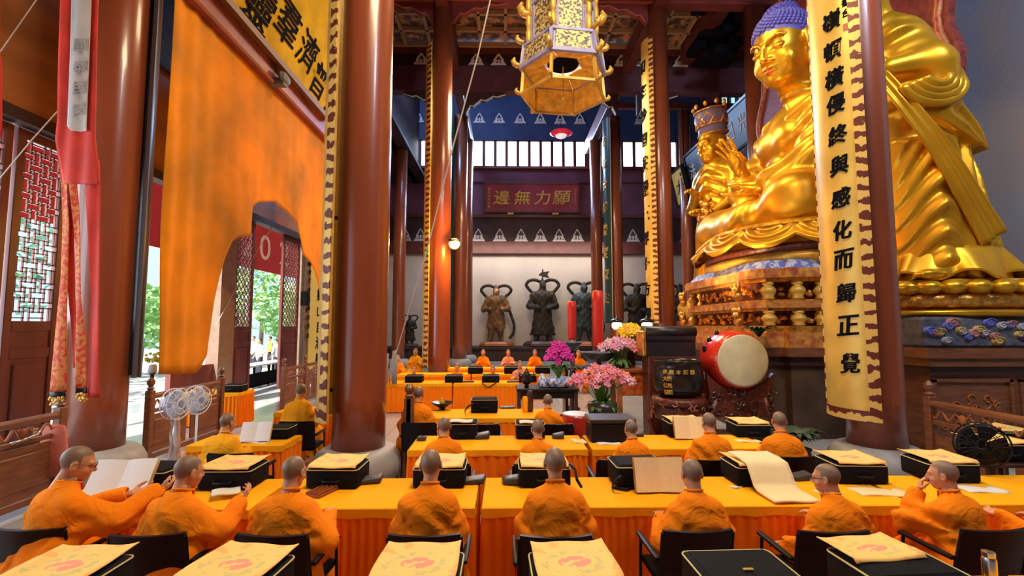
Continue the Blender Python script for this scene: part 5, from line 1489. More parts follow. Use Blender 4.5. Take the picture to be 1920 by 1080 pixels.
for k in range(60):
    a = rnd.uniform(0, 6.28); z = rnd.uniform(zbw - .44, zbw - .05); q = Vector((.49 * math.cos(a), .49 * math.sin(a), z)); b0 = rnd.random() * 6
    t = Vector((-math.sin(a), math.cos(a), 0))
    sc2.tube([q + (t * math.cos(b0 + s * .8) + Vector((0, 0, 1)) * math.sin(b0 + s * .8)) * .06 * (1 - s / 8) for s in range(6)], .012, 5)
link('scrollwork', sc2, mat('red_gilt_scroll', (.34, .10, .05), .35), s2)
# ---- black padded roll-top desk behind the bowl
lx0, lx1 = xat(1212, 9.75), xat(1303, 9.75)
z0, z1 = zat(668, 9.75, 1258), zat(611, 9.75, 1258)
r = thing('padded_desk', 'black padded roll-top desk behind the great black bowl', 'desk', ((lx0 + lx1) / 2, 9.95, 0))
w = lx1 - lx0; h = z1 - z0
pp = [(0, z0), (0, z0 + h * .45), (-.03, z0 + h * .55), (-.03, z0 + h * .86), (.03, z1 - .02), (.10, z1), (.40, z1), (.45, z1 - .1), (.45, z0)]
link('padded_cover', MB().prism(pp, w, Matrix(((0, 0, 1, -w / 2), (1, 0, 0, -.2), (0, 1, 0, 0), (0, 0, 0, 1)))), mat('black_leather', (.018, .016, .018), .38), r)
link('roll', MB().cyl((-w / 2 - .015, -.17, z1 - .12), (w / 2 + .015, -.17, z1 - .12), .10, seg=20), MATS['black_leather'], r, smooth=True)
link('side_panel', MB().box((-w / 2 - .05, .02, z0 + h * .42), (.08, .5, h * .84), bev=.02), M['goldcarve'], r)
link('cabinet', MB().box((0, .02, z0 / 2), (w * .96, .46, z0), bev=.02), M['woodred'], r)
# ---- red-orange offering table
ax0, ax1 = xat(1152, 10.3), xat(1228, 10.3)
zt_ = zat(692, 10.1, 1180)
r = thing('offering_table', 'red-orange carved offering table under the pink lilies', 'table', ((ax0 + ax1) / 2, 10.5, 0))
wA = ax1 - ax0
link('tabletop', MB().box((0, 0, zt_ - .04), (wA + .1, .8, .08), bev=.02), M['woodor'], r)
link('carved_front', MB().box((0, -.30, zt_ - .32), (wA, .08, .48), bev=.02), mat('vermilion_carving', (.55, .12, .02), .4, var=.6, scale=10, bump=.8), r)
for sx in (-1, 1):
    for sy in (-1, 1): link('leg', MB().box((sx * (wA / 2 - .06), sy * .3, (zt_ - .08) / 2), (.11, .11, zt_ - .08), bev=.02), M['woodor'], r)
# ---- flowers
def bouquet(name, label, loc, spread, hgt, petals, nfl, fl_r, leaf_n, pot, potm, leafm, seed, leaf_l=.25, droop=.3, cat='flowers', stemz=None):
    """pot + stems + leaves + blossoms"""
    r = thing(name, label, cat, loc); rn = random.Random(seed)
    link('pot', MB().lathe(pot, 24), potm, r, smooth=True)
    zp = pot[-1][1] if stemz is None else stemz
    st_ = MB(); lf = MB(); fls = [MB() for _ in petals]
    for k in range(nfl):
        a = rn.random() * 6.283; q = math.sqrt(rn.random()); x, y = spread[0] * q * math.cos(a), spread[1] * q * math.sin(a)
        z = zp + hgt * (1 - .45 * q * q) * rn.uniform(.82, 1.08)
        if k % 3 == 0: st_.tube([(x * .1, y * .1, zp - .03), (x * .5, y * .5, zp + (z - zp) * .7), (x, y, z)], .006, 5)
        m = fls[k % len(petals)]; n5 = 5; t = rn.random() * 6; tl_ = rn.uniform(-.5, .5); ty = rn.uniform(-.5, .5)
        F = Matrix.Translation((x, y, z)) @ Matrix.Rotation(R_(60) + tl_, 4, 'X') @ Matrix.Rotation(ty, 4, 'Y') @ Matrix.Rotation(t, 4, 'Z')
        for i in range(n5):
            m.ball((0, 0, 0), (fl_r * .55, fl_r * .36, fl_r * .14), 7, 5, F @ Matrix.Rotation(i * 1.2566, 4, 'Z') @ Matrix.Translation((fl_r * .55, 0, 0)) @ Matrix.Rotation(-.35, 4, 'Y'))
    for k in range(leaf_n):
        a = rn.random() * 6.283; ln = leaf_l * rn.uniform(.7, 1.2); c, s = math.cos(a), math.sin(a); wd = ln * .10
        def fn(u, v):
            d = v * ln; z = zp + math.sin(v * 2.2) * ln * (.75 - droop) - droop * v * v * ln
            ww = wd * math.sin(min(1, v * 1.15 + .08) * math.pi) * (u - .5) * 2
            return c * d * .75 - s * ww + c * .02, s * d * .75 + c * ww, z + .3 * abs(ww)
        lf.grid(fn, 2, 6)
    if st_.v: link('stems', st_, leafm, r, smooth=True)
    link('foliage', lf, leafm, r, smooth=True)
    for m, p in zip(fls, petals): link('blossoms', m, p, r, smooth=True)
    return r
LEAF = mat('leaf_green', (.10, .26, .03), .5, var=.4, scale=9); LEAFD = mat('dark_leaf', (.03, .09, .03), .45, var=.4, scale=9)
MAG = mat('magenta_petals', (.62, .02, .38), .6); PNK = mat('pink_petals', (.72, .22, .36), .6); PALE = mat('pale_pink_petals', (.80, .52, .55), .6); LAV = mat('lavender_petals', (.68, .38, .62), .6)
YEL = mat('yellow_petals', (.95, .68, .02), .6); ORG = mat('orange_petals', (.95, .45, .08), .6); CRM = mat('cream_petals', (.85, .74, .55), .6); CORAL = mat('coral_petals', (.75, .20, .16), .6)
PORC = mat('blue_white_porcelain', (.72, .76, .84), .2, var=.8, scale=14, col2=(.12, .22, .55), sharp=True)
DPOT = mat('dark_glazed_pot', (.025, .025, .03), .3)
pt = lambda r, h: [(r * .6, 0), (r * .8, .01), (r, h * .6), (r * .95, h * .9), (r * 1.05, h)]
# black lacquer console holding the porcelain
p0, p1 = onz(975, 729, .92), onz(1062, 729, .92)
con = thing('lacquer_console', 'low black lacquer console beside the far long table carrying porcelain and magenta orchids', 'table', ((p0.x + p1.x) / 2 + .1, p0.y + .35, 0))
wC = p1.x - p0.x + .35
link('tabletop', MB().box((0, 0, .89), (wC, .7, .06), bev=.012), M['black'], con)
link('apron', MB().box((0, -.28, .78), (wC - .1, .04, .14)).box((0, .28, .78), (wC - .1, .04, .14)).box((0, -.28, .35), (wC - .1, .04, .05)), M['black'], con)
for sx in (-1, 1):
    for sy in (-1, 1): link('leg', MB().box((sx * (wC / 2 - .06), sy * .28, .43), (.07, .07, .86), bev=.01), M['wooddk'], con)
Yc = p0.y + .3
b0 = at(1047, 733, Yc); bouquet('orchid_pot', 'magenta orchids in a blue and white porcelain basin', (b0.x, Yc, .922), (.30, .2), .72, [MAG], 60, .075, 46, [(.18, 0), (.26, .03), (.30, .12), (.31, .20), (.28, .20)], PORC, LEAF, 4, .42, .1)
b0 = at(1008, 733, Yc)
v = link('porcelain_vase', MB().lathe([(.06, 0), (.09, .03), (.12, .12), (.09, .20), (.04, .25), (.05, .30)], 20), PORC, None, smooth=True, loc=(b0.x + .1, Yc - .12, .922)); tag(v, 'small blue and white vase left of the porcelain basin with orchids', 'vase')
b1 = at(993, 733, Yc - .1)
v = thing('bronze_censer', 'small dark bronze censer on the left end of the black lacquer console', 'censer', (b1.x - .06, Yc - .05, .922))
link('body', MB().lathe([(.05, 0), (.04, .05), (.10, .10), (.12, .18), (.09, .24), (.11, .26), (.06, .30), (.03, .36), (.001, .42)], 20), MATS['black_bronze'], v, smooth=True)
for s in (-1, 1): link('handle', MB().tube([(s * .10, 0, .18), (s * .17, 0, .26), (s * .14, 0, .32)], .014, 6), MATS['black_bronze'], v, smooth=True)
# pink orchids in dark pot on a low black stand
q = at(1130, 790, 8.2)
st3 = thing('plant_stand', 'low black plant stand under the cascading pink orchids', 'stand', (q.x, q.y, 0)); zq = q.z
link('top', MB().box((0, 0, zq - .04), (.6, .5, .08), bev=.02), M['black'], st3)
for sx in (-1, 1):
    for sy in (-1, 1): link('leg', MB().box((sx * .24, sy * .19, (zq - .08) / 2), (.06, .06, zq - .08)), M['black'], st3)
bouquet('orchid_pot', 'cascading pink and coral orchids in a dark pot before the incense stand', (q.x, q.y, zq), (.56, .34), .58, [PNK, CORAL, PALE, PNK], 170, .062, 70, [(.14, 0), (.20, .03), (.25, .2), (.24, .32)], DPOT, LEAF, 9, .42, .62)
# lavender lilies and yellow flowers on the offering table
q = at(1163, 690, 10.3); bouquet('lily_vase', 'pink and lavender lilies with long green leaves on the red-orange offering table', (q.x, 10.35, zt_), (.42, .28), .42, [LAV, PALE, PNK], 110, .075, 60, [(.08, 0), (.12, .03), (.14, .14), (.12, .20)], DPOT, LEAF, 14, .40, .70)
q = at(1183, 690, 10.75); bouquet('flower_vase', 'bright yellow and orange flowers above the lavender lilies', (q.x, 10.75, zt_), (.30, .16), .38, [YEL, YEL, ORG], 85, .075, 20, [(.08, 0), (.11, .04), (.09, .4), (.10, .52)], DPOT, LEAF, 21, .3, .2)
q = at(1156, 690, 10.75); bouquet('flower_vase', 'cream flowers left of the yellow ones, behind the lilies', (q.x, 10.72, zt_), (.16, .12), .22, [CRM], 26, .06, 10, [(.06, 0), (.08, .04), (.07, .25), (.08, .32)], DPOT, LEAF, 22, .2, .2)
# potted greens
def green(label, loc, n, ln, pr, ph, m=LEAFD, seed=1, potm=None):
    return bouquet('potted_plant', label, loc, (.01, .01), .01, [], 0, .1, n, pt(pr, ph), potm or M['woodor'], m, seed, ln, .25, 'plant')
q = at(1420, 648, 9.62); green('green potted plant on the altar ledge above the red drum', (q.x, 9.55, 1.802), 46, .44, .15, .22, LEAFD, 3, mat('tan_pot', (.55, .36, .12), .5))
q = at(1277, 612, 10.4); green('small dark green plant left of the throne base', (5.00, 10.35, 1.802), 30, .30, .10, .12, LEAFD, 4, DPOT)
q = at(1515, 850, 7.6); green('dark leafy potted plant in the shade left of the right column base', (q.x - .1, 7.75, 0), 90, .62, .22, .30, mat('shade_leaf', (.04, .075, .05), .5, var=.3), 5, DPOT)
# ---- candles and stands
def candle(px, ptop, pbot, Y, rr, label, slabel, wide):
    a, b = at(px, ptop, Y), at(px, pbot, Y)
    h = a.z - b.z
    s = thing('candle_stand', slabel, 'stand', (b.x, Y, 0)); z = b.z - .02
    link('dish', MB().lathe([(.03, z - .26), (wide * .55, z - .20), (wide, z - .04), (wide * 1.02, z), (wide * .9, z), (.02, z - .06)], 28), DPOT, s, smooth=True)
    link('stem', MB().lathe([(.16, 0), (.20, .04), (.09, .12), (.06, z * .4), (.10, z * .5), (.06, z * .6), (.07, z - .24)], 20), DPOT, s, smooth=True)
    link('spike', MB().cyl((0, 0, z - .08), (0, 0, z + .06), .012, seg=6), M['metal'], s)
    c = thing('candle', label, 'candle', (b.x, Y, b.z + .04))
    link('wax', MB().lathe([(rr * .82, 0), (rr, .06), (rr * 1.03, h * .8), (rr * 1.02, h - .05), (rr * .8, h - .03), (.01, h - .03)], 24), mat('red_wax', (.62, .02, .012), .4), c, smooth=True)
    link('wick', MB().cyl((0, 0, h - .06), (0, 0, h + .02), .008, seg=6), M['ink'], c)
candle(1073, 566, 640, 13.0, .115, 'tall red candle on the left, before the pale wall', 'black candle stand under the left red candle', .24)
candle(1122, 546, 658, 10.6, .112, 'taller red candle in front of the red column', 'wide black candle stand under the taller red candle', .40)
# small bright lotus lamps
LMP = mat('lamp_glass', (1, .95, .7), .3, emit=(1, .93, .65), estr=3)
for px, l in ((1157, 'small glowing lamp left of the yellow flowers'), (1213, 'small glowing lamp right of the yellow flowers')):
    q = at(px, 611, 11.0)
    r = thing('altar_lamp', l, 'lamp', (q.x, 11.0, 0))
    link('pole', MB().lathe([(.12, 0), (.12, .04), (.03, .08), (.025, q.z - .10), (.08, q.z - .08)], 14), M['goldp'], r)
    link('glass', MB().lathe([(.07, q.z - .08), (.12, q.z - .03), (.12, q.z + .05), (.07, q.z + .09)], 16, fr=lambda a, r, z: r * (1 + .08 * math.sin(a * 8))), LMP, r, smooth=True)
    link('cap', MB().lathe([(.19, q.z + .08), (.14, q.z + .14), (.03, q.z + .18), (.01, q.z + .24)], 16), M['black'], r, smooth=True)
# console of dark table with silver inlay behind orchids
q = at(1095, 690, 11.4)
r = thing('inlaid_console', 'black table with silver inlay lines behind the candle stands', 'table', (q.x, 11.6, 0))
link('tabletop', MB().box((0, 0, q.z), (.95, .6, .07), bev=.015), M['black'], r)
for sx in (-1, 1): link('side_panel', MB().box((sx * .42, 0, q.z / 2 - .02), (.07, .55, q.z - .05)), M['black'], r)
il = MB()
for k in range(7): il.tube([(-.42 + k * .13, -.312, q.z - .03), (-.36 + k * .13, -.312, q.z + .03), (-.30 + k * .13, -.312, q.z - .03)], .008, 5)
link('inlay', il, M['metal'], r)
# ---- small red drum with white skin
q = at(1080, 775, 7.75); zt2 = q.z; hh = .37
r = thing('small_drum', 'small red barrel drum with white skin standing upright behind the second row', 'drum', (q.x, q.y, zt2 - hh))
link('barrel', MB().lathe([(.20, 0), (.225, .06), (.235, .18), (.225, .31), (.205, hh)], 36), mat('deep_red_drum', (.36, .018, .012), .3, coat=.4), r, smooth=True)
link('skin', MB().lathe([(.208, hh - .03), (.21, hh), (.195, hh + .008), (.001, hh + .010)], 36), mat('white_drum_skin', (.72, .74, .78), .5), r, smooth=True)
r = thing('drum_stool', 'dark wooden stool carrying the small red drum', 'stool', (q.x, q.y, 0)); zs = zt2 - hh
link('seat', MB().box((0, 0, zs - .03), (.44, .44, .05), bev=.01), M['wooddk'], r)
for sx in (-1, 1):
    for sy in (-1, 1): link('leg', MB().box((sx * .18, sy * .18, (zs - .05) / 2), (.05, .05, zs - .06)), M['wooddk'], r)
# ---- guardian statues along the back wall
GBR = [mat('bronze_gilt', (.30, .14, .045), .55, .1, var=.6, scale=2.2, col2=(.03, .035, .03), spec=.2), mat('dark_bronze', (.018, .016, .016), .55, .0, var=.5, scale=2.5, col2=(.06, .045, .025), spec=.2), mat('green_bronze', (.03, .06, .065), .55, .0, var=.5, scale=2.5, col2=(.02, .03, .03))]
def guardian(px, ytop, ybot, Y, m, label, kind, seed, skinm=None):
    b = at(px, ybot, Y); t = at(px, ytop, Y); H = t.z - b.z
    r = thing('guardian_statue', label, 'statue', (b.x, Y, b.z), 0, 'guardian statues by the back wall'); s = H / 4.0
    rn = random.Random(seed); f1 = rn.random() * 6
    def f(P):
        P = (P[0] / s * 1.14, P[1] / s, P[2] / s); X, Yy, Z = P
        d = cap((X, Yy * 1.2, Z), (0, 0, 1.9), (0, 0, 2.75), .48, .58)
        d = su(d, cap(P, (-.55, 0, 2.95), (.55, 0, 2.95), .26), .25)
        for sx in (-1, 1):
            kx = .30 if sx > 0 else .34
            d = su(d, cap(P, (sx * .22, 0, 1.9), (sx * kx, -.12, 1.05), .36, .27), .2); d = su(d, cap(P, (sx * kx, -.12, 1.05), (sx * (kx + .10), .02, .40), .25, .17), .1)
            d = su(d, cap(P, (sx * (kx + .10), .0, .36), (sx * (kx + .18), -.25, .32), .15, .13), .08)
            el_ = (sx * .92, -.05, 2.35); hn = (sx * .45, -.5, 2.35) if kind != 1 else (sx * .30, -.55, 2.2)
            d = su(d, cap(P, (sx * .62, 0, 2.95), el_, .24, .20), .12); d = su(d, cap(P, el_, hn, .19, .14), .1)
        rb_ = (np.sqrt((X / np.interp(Z, [.5, 1.2, 2.1], [.95 if kind == 1 else .62, .72, .52])) ** 2 + ((Yy - .1) / .5) ** 2) - 1) * .4
        d = su(d, np.maximum(rb_, np.maximum((.62 if kind == 1 else 1.15) - Z, Z - 2.1)), .15)
        d = su(d, cap(P, (0, -.02, 3.1), (0, -.02, 3.3), .19), .1); d = su(d, ell(P, (0, -.05, 3.50), (.24, .27, .30)), .06)
        d = su(d, cap(P, (0, -.02, 3.66), (0, 0, 3.95), .22, .08), .08)
        return (d + .035 * np.sin(X * 15 + f1) * np.sin(Z * 13 + Yy * 9)) * s
    link('body', nmesh(f, (-1.35 * s, -1.0 * s, .15 * s), (1.35 * s, .75 * s, 4.15 * s), .062 * s, 1), m, r, smooth=True)
    sc = MB()
    for sx in (-1, 1):
        pts = [(sx * .12, .15, 3.80), (sx * .45, .15, 3.92), (sx * .80, .12, 3.86), (sx * .98, .1, 3.62), (sx * .82, .1, 3.36), (sx * .62, .1, 3.15), (sx * .80, .1, 2.5), (sx * 1.0, .1, 1.9), (sx * 1.18, .05, 1.3), (sx * 1.12, .05, .8), (sx * .85, .05, .45)]
        if sx < 0 or kind == 1: pts = pts[:6]
        sp_ = smooth_pts([Vector(p) * s for p in pts]); sc.tube(sp_, [.10 * s] * len(sp_), 7)
    link('scarf', sc, GBR[1], r, smooth=True)
    link('rock_base', MB().lathe([(1.05 * s, 0), (1.0 * s, .14 * s), (.85 * s, .26 * s), (.01, .30 * s)], 14, mx=Matrix.Diagonal((1.1, .8, 1, 1)), fr=lambda a, q, z: q * (1 + .08 * math.sin(a * 5 + f1))), M['woodor'] if kind == 0 else M['wooddk'], r)
    if skinm: link('face', MB().ball((0, -.17 * s, 3.50 * s), (.17 * s, .17 * s, .22 * s), 10, 8), skinm, r, smooth=True)
    return r, s
glow = mat('painted_face', (.72, .36, .16), .5)
guardian(930, 533, 648, 31.5, GBR[0], 'guardian statue in gold and brown armour with looping scarf, leftmost on the back ledge', 0, 1, glow)
g, s = guardian(1018, 522, 648, 31.5, GBR[1], 'dark guardian statue with raised axe-like standard, second on the back ledge', 1, 2)
wp = MB(); wp.tube([(.0, .1 * s, 3.7 * s), (.02 * s, .1 * s, 4.55 * s)], .05 * s, 6); wp.prism([(-.25 * s, 4.2 * s), (.42 * s, 4.0 * s), (.30 * s, 4.22 * s), (.42 * s, 4.45 * s), (-.1 * s, 4.36 * s)], .08 * s, Matrix(((1, 0, 0, 0), (0, 0, -1, .1 * s), (0, 1, 0, 0), (0, 0, 0, 1))))
link('standard', wp, GBR[1], g)
guardian(1096, 527, 648, 31.5, GBR[2], 'greenish guardian statue half hidden by the taller red candle', 0, 3)
g, s = guardian(1196, 530, 648, 31.5, GBR[1], 'dark guardian statue holding a staff between the far columns', 1, 4)
link('staff', MB().tube([(.72 * s, -.4 * s, .8 * s), (.80 * s, -.3 * s, 4.4 * s)], .05 * s, 6), GBR[1], g)
guardian(1277, 532, 648, 31.5, GBR[1], 'dark guardian statue just left of the throne corner', 0, 5)
guardian(768, 590, 648, 31.5, GBR[1], 'small shadowed statue beside the slender orange-lit column', 1, 6)
# ================================================================ COUPLETS, CURTAIN, BANNERS, LANTERN, ROPES
BORD = mat('couplet_border', (.74, .50, .12), .45, .2)
def _bord():
    nt = BORD.node_tree; L = nt.links; b = nt.nodes['Principled BSDF']
    tc = nt.nodes.new('ShaderNodeTexCoord'); w = nt.nodes.new('ShaderNodeTexWave'); w.bands_direction = 'Z'; w.inputs['Scale'].default_value = 1.55
    w.inputs['Distortion'].default_value = 3.2; w.inputs['Detail'].default_value = 2; w.inputs['Detail Scale'].default_value = 5
    L.new(tc.outputs['Object'], w.inputs['Vector']); r = nt.nodes.new('ShaderNodeValToRGB'); e = r.color_ramp.elements
    e[0].position = .40; e[0].color = (.13, .022, .012, 1); e[1].position = .50; e[1].color = (.74, .48, .12, 1)
    L.new(w.outputs['Fac'], r.inputs[0]); L.new(r.outputs[0], b.inputs['Base Color'])
_bord()
GREENB = mat('dark_green_board', (.02, .05, .045), .35)
CREAM = mat('cream_edge', (.70, .58, .34), .5)
def couplet(cx, cy, r, a0, a1, z0, z1, bm, label, chars='', ca=None, cs=.3, cgap=.6, cz=None, inkm=None, border=True, small=None, edge=None, bw=12):
    """board curved round a column: angles in degrees (180 faces the doors)"""
    t = thing('couplet_board', label, 'board', (cx, cy, 0), 0, 'curved couplet boards on the columns'); A0, A1 = R_(a0), R_(a1)
    n = 20
    def shell(aa, ab, ra, rb, za, zb_):
        mb = MB(); m = max(2, int(n * abs(ab - aa) / abs(A1 - A0)))
        vs = []
        for i in range(m + 1):
            a = aa + (ab - aa) * i / m
            for rr in (ra, rb):
                for z in (za, zb_): vs.append((rr * math.cos(a), rr * math.sin(a), z))
        fs = []
        for i in range(m):
            b, c = i * 4, i * 4 + 4
            fs += [(b, b + 1, c + 1, c), (b + 2, c + 2, c + 3, b + 3), (b, c, c + 2, b + 2), (b + 1, b + 3, c + 3, c + 1)]
        fs += [(0, 2, 3, 1), (m * 4, m * 4 + 1, m * 4 + 3, m * 4 + 2)]
        return mb.add(vs, fs)
    link('board', shell(A0, A1, r - .04, r, z0, z1), bm, t, autosm=40)
    if border:
        w = R_(bw)
        link('border', shell(A1 - w, A1, r, r + .018, z0, z1), BORD, t, autosm=40)
        link('border', shell(A0, A0 + w, r, r + .018, z0, z1), BORD, t, autosm=40)
        link('border', shell(A0 + w, A1 - w, r, r + .018, z0, z0 + .15), BORD, t, autosm=40)
    if edge: link('edge', shell(A1, A1 + R_(2.5), r - .05, r + .012, z0, z1), edge, t); link('edge', shell(A0 - R_(2.5), A0, r - .05, r + .012, z0, z1), edge, t)
    if chars:
        mb = MB(); a = R_(ca)
        for i, ch in enumerate(chars):
            z = (cz if cz is not None else z1 - cgap) - i * cgap
            vs, fs = text_geo(ch, .022, .10)
            zz = max(abs(vs[:, 2]).max(), 1e-6); q = []
            for x, y, d in vs:
                an = a + (x * cs * 1.05) / r; rr = r + .012 + d / zz * .014
                wob = 1 + .10 * math.sin(y * 7 + i)
                q.append((rr * math.cos(an + .02 * math.sin(y * 5 + i)), rr * math.sin(an), z + y * cs * 1.12 * wob))
            mb.add(q, fs)
        if small:
            for k, (ch, z, ang, sz) in enumerate(small):
                vs, fs = text_geo(ch, .02, .1); zz = abs(vs[:, 2]).max()
                mb.add([((r + .004 + d / zz * .005) * math.cos(R_(ang) + x * sz / r), (r + .004 + d / zz * .005) * math.sin(R_(ang) + x * sz / r), z + y * sz) for x, y, d in vs], fs)
        link('lettering', mb, inkm or M['ink'], t)
    link('bracket', MB().box((-(r - .2), 0, z0 + .4), (.36, .06, .05)).box((-(r - .2), 0, z0 + 3.0), (.36, .06, .05)), M['black'], t)
    return t
RX, RY = 5.62, 7.3
ca_ = 206
# characters of the near gold couplet at their heights
rc = .60
def rz_at(py): return zat(py, 7.0, 1565)
ys = [40, 95, 147, 195, 253, 310, 371, 431, 486, 549, 610, 681]
t = couplet(RX, RY, rc, 128, 240, rz_at(788), 10.5, M['boardgold'], 'tall gold couplet with a column of black characters wrapped round the right column', '', small=None, bw=13)
mb = MB()
for ch, y in zip('嶺頓橫侵終與感化而歸正覺', ys):
    a = R_(ca_); p0 = at(0, 0, 1)
    # height of the character on the curved face
    pr = Vector((RX + rc * math.cos(a), RY + rc * math.sin(a), 0)); z = zat(y, pr.y, 1562)
    vs, fs = text_geo(ch, .016, .10); zz = abs(vs[:, 2]).max(); cs = .262
    mb.add([((rc + .012 + d / zz * .014) * math.cos(a + x * cs * .98 / rc), (rc + .012 + d / zz * .014) * math.sin(a + x * cs * .98 / rc), z + yy * cs * 1.12 + .10 * x * cs) for x, yy, d in vs], fs)
for ch, y in (('台', 22), ('書', 2)):
    a = R_(226); vs, fs = text_geo(ch, .02, .1); zz = abs(vs[:, 2]).max(); z = zat(y, 6.85, 1573)
    mb.add([((rc + .004 + d / zz * .005) * math.cos(a + x * .12 / rc), (rc + .004 + d / zz * .005) * math.sin(a + x * .12 / rc), z + yy * .13) for x, yy, d in vs], fs)
link('lettering', mb, M['ink'], t)
a = R_(226); z = zat(48, 6.85, 1574); link('seal', MB().box((0, 0, 0), (.005, .11, .11), mx=Matrix.Translation(((rc + .004) * math.cos(a), (rc + .004) * math.sin(a), z)) @ Matrix.Rotation(a, 4, 'Z')), mat('seal_red', (.45, .12, .06), .6), t)
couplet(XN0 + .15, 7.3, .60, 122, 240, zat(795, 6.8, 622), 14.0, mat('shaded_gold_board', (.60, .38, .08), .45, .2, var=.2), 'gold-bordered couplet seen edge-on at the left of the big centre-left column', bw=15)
couplet(XO - .28, 7.3, .52, 8, 78, zat(715, 6.9, 265), 12.0, M['black'], 'black couplet plank seen edge-on beside the orange curtain', border=False, edge=mat('dark_plank_edge', (.05, .03, .03), .5))
cz = zat(80, 16.8, 810)
couplet(XN0, 17.2, .60, 128, 236, zat(690, 16.7), cz, M['boardgold'], 'narrow pale gold couplet seen edge-on left of the column with the orange lamp', bw=20)
dz0, dz1 = zat(606, 16.7, 1228), zat(66, 16.7, 1225)
couplet(XN1, 17.2, .60, 128, 236, dz0, dz1, M['boardgold'], 'long gold couplet with black characters between the green couplet and the Buddha', '如來妙相莊嚴三界十方歸', 182, .46, 0.92, dz1 - 1.0, bw=16)
couplet(6.15, 26.1, .62, 128, 236, zat(606, 25.5), zat(216, 25.5), GREENB, 'narrow dark green couplet with gold characters on the far right column', '法輪常轉普度眾生', 190, .55, 1.25, None, M['goldp'], False, edge=CREAM)
couplet(XN0 - .1, 26.1, .60, 128, 236, zat(650, 25.5), zat(200, 25.5), GREENB, 'dark couplet squeezed behind the column with the orange lamp', border=False)
# gold board on the left wall beyond the doorway
q0, q1 = onx(583, 600, XL + .3), onx(612, 600, XL + .3); zt0, zt1 = onx(597, 690, XL + .3).z, onx(597, 470, XL + .3).z
t = thing('couplet_board', 'gold couplet with black characters on the left wall right of the open doorway', 'board', (XL + .21, (q0.y + q1.y) / 2, 0), 0)
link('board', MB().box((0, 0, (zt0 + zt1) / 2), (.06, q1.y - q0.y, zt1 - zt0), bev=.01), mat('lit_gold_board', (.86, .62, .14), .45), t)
mb = MB()
for i, ch in enumerate('佛在靈山自滌塵'): put_text(mb, ch, .52, frame_mx((.036, .2, zt1 - .5 - i * .66), (0, 1, 0), (0, 0, 1)), .006, .02, .1, 1.3)
for i in range(9): put_text(mb, '歲次丁亥孟春吉日立'[i], .2, frame_mx((.036, -.95, zt1 - .6 - i * .36), (0, 1, 0), (0, 0, 1)), .006, .02, 0, 1.3)
link('lettering', mb, M['ink'], t)
# ---- yellow name board in front of the outer beam, tilted forward
XB, TLT = XO + .42, R_(17)
def onboard(px, py):
    d = ray(px, py); O = Vector((0, 0, HC)); n = Vector((math.cos(TLT), 0, -math.sin(TLT))); p0 = Vector((XB, 0, zSB))
    t_ = (p0 - O).dot(n) / d.dot(n); return O + d * t_
zSB = onx(612, 214, XB).z
pA, pB = onboard(420, 26), onboard(613, 214)
bl, bh = pB.y - pA.y + 2.6, 3.1
t = thing('name_board', 'large yellow name board with four black characters above the orange curtain', 'sign', (XB, pB.y - bl / 2 + .25, zSB))
TB = Matrix.Rotation(TLT, 4, 'Y')
link('board', MB().box((-.07, 0, bh / 2), (.12, bl, bh), mx=TB), mat('ochre_board', (.60, .38, .02), .8, var=.3, scale=1.2, spec=.05), t)
link('frame', MB().box((-.05, 0, -.05), (.20, bl + .2, .12), mx=TB).box((-.05, bl / 2, bh / 2), (.20, .12, bh), mx=TB).box((-.05, 0, bh), (.20, bl + .2, .14), mx=TB), mat('dark_gilt_frame', (.20, .10, .03), .5, .2), t)
mb = MB()
for ch, px, py in (('普', 600, 152), ('濟', 578, 97), ('羣', 541, 46), ('靈', 487, 12)):
    q = onboard(px, py) - t.location
    put_text(mb, ch, .92, frame_mx(q + Vector((.006, 0, -.002)), (0, 1, 0), (math.sin(TLT), 0, math.cos(TLT))), .006, .006, .08, 1.06)
for px, py in ((618, 196), (614, 186), (609, 205)):
    q = onboard(px, py) - t.location; put_text(mb, '敬', .16, frame_mx(q + Vector((.012, 0, -.004)), (0, 1, 0), (math.sin(TLT), 0, math.cos(TLT))), .008, .0)
link('lettering', mb, M['ink'], t)
q = onboard(530, 140) - t.location
link('carved_stop', MB().ball(q + Vector((.05, 0, -.1)), (.10, .26, .14), 8, 6).box(q + Vector((-.12, 0, -.2)), (.4, .2, .16)), mat('greenish_bracket', (.12, .13, .12), .6), t)
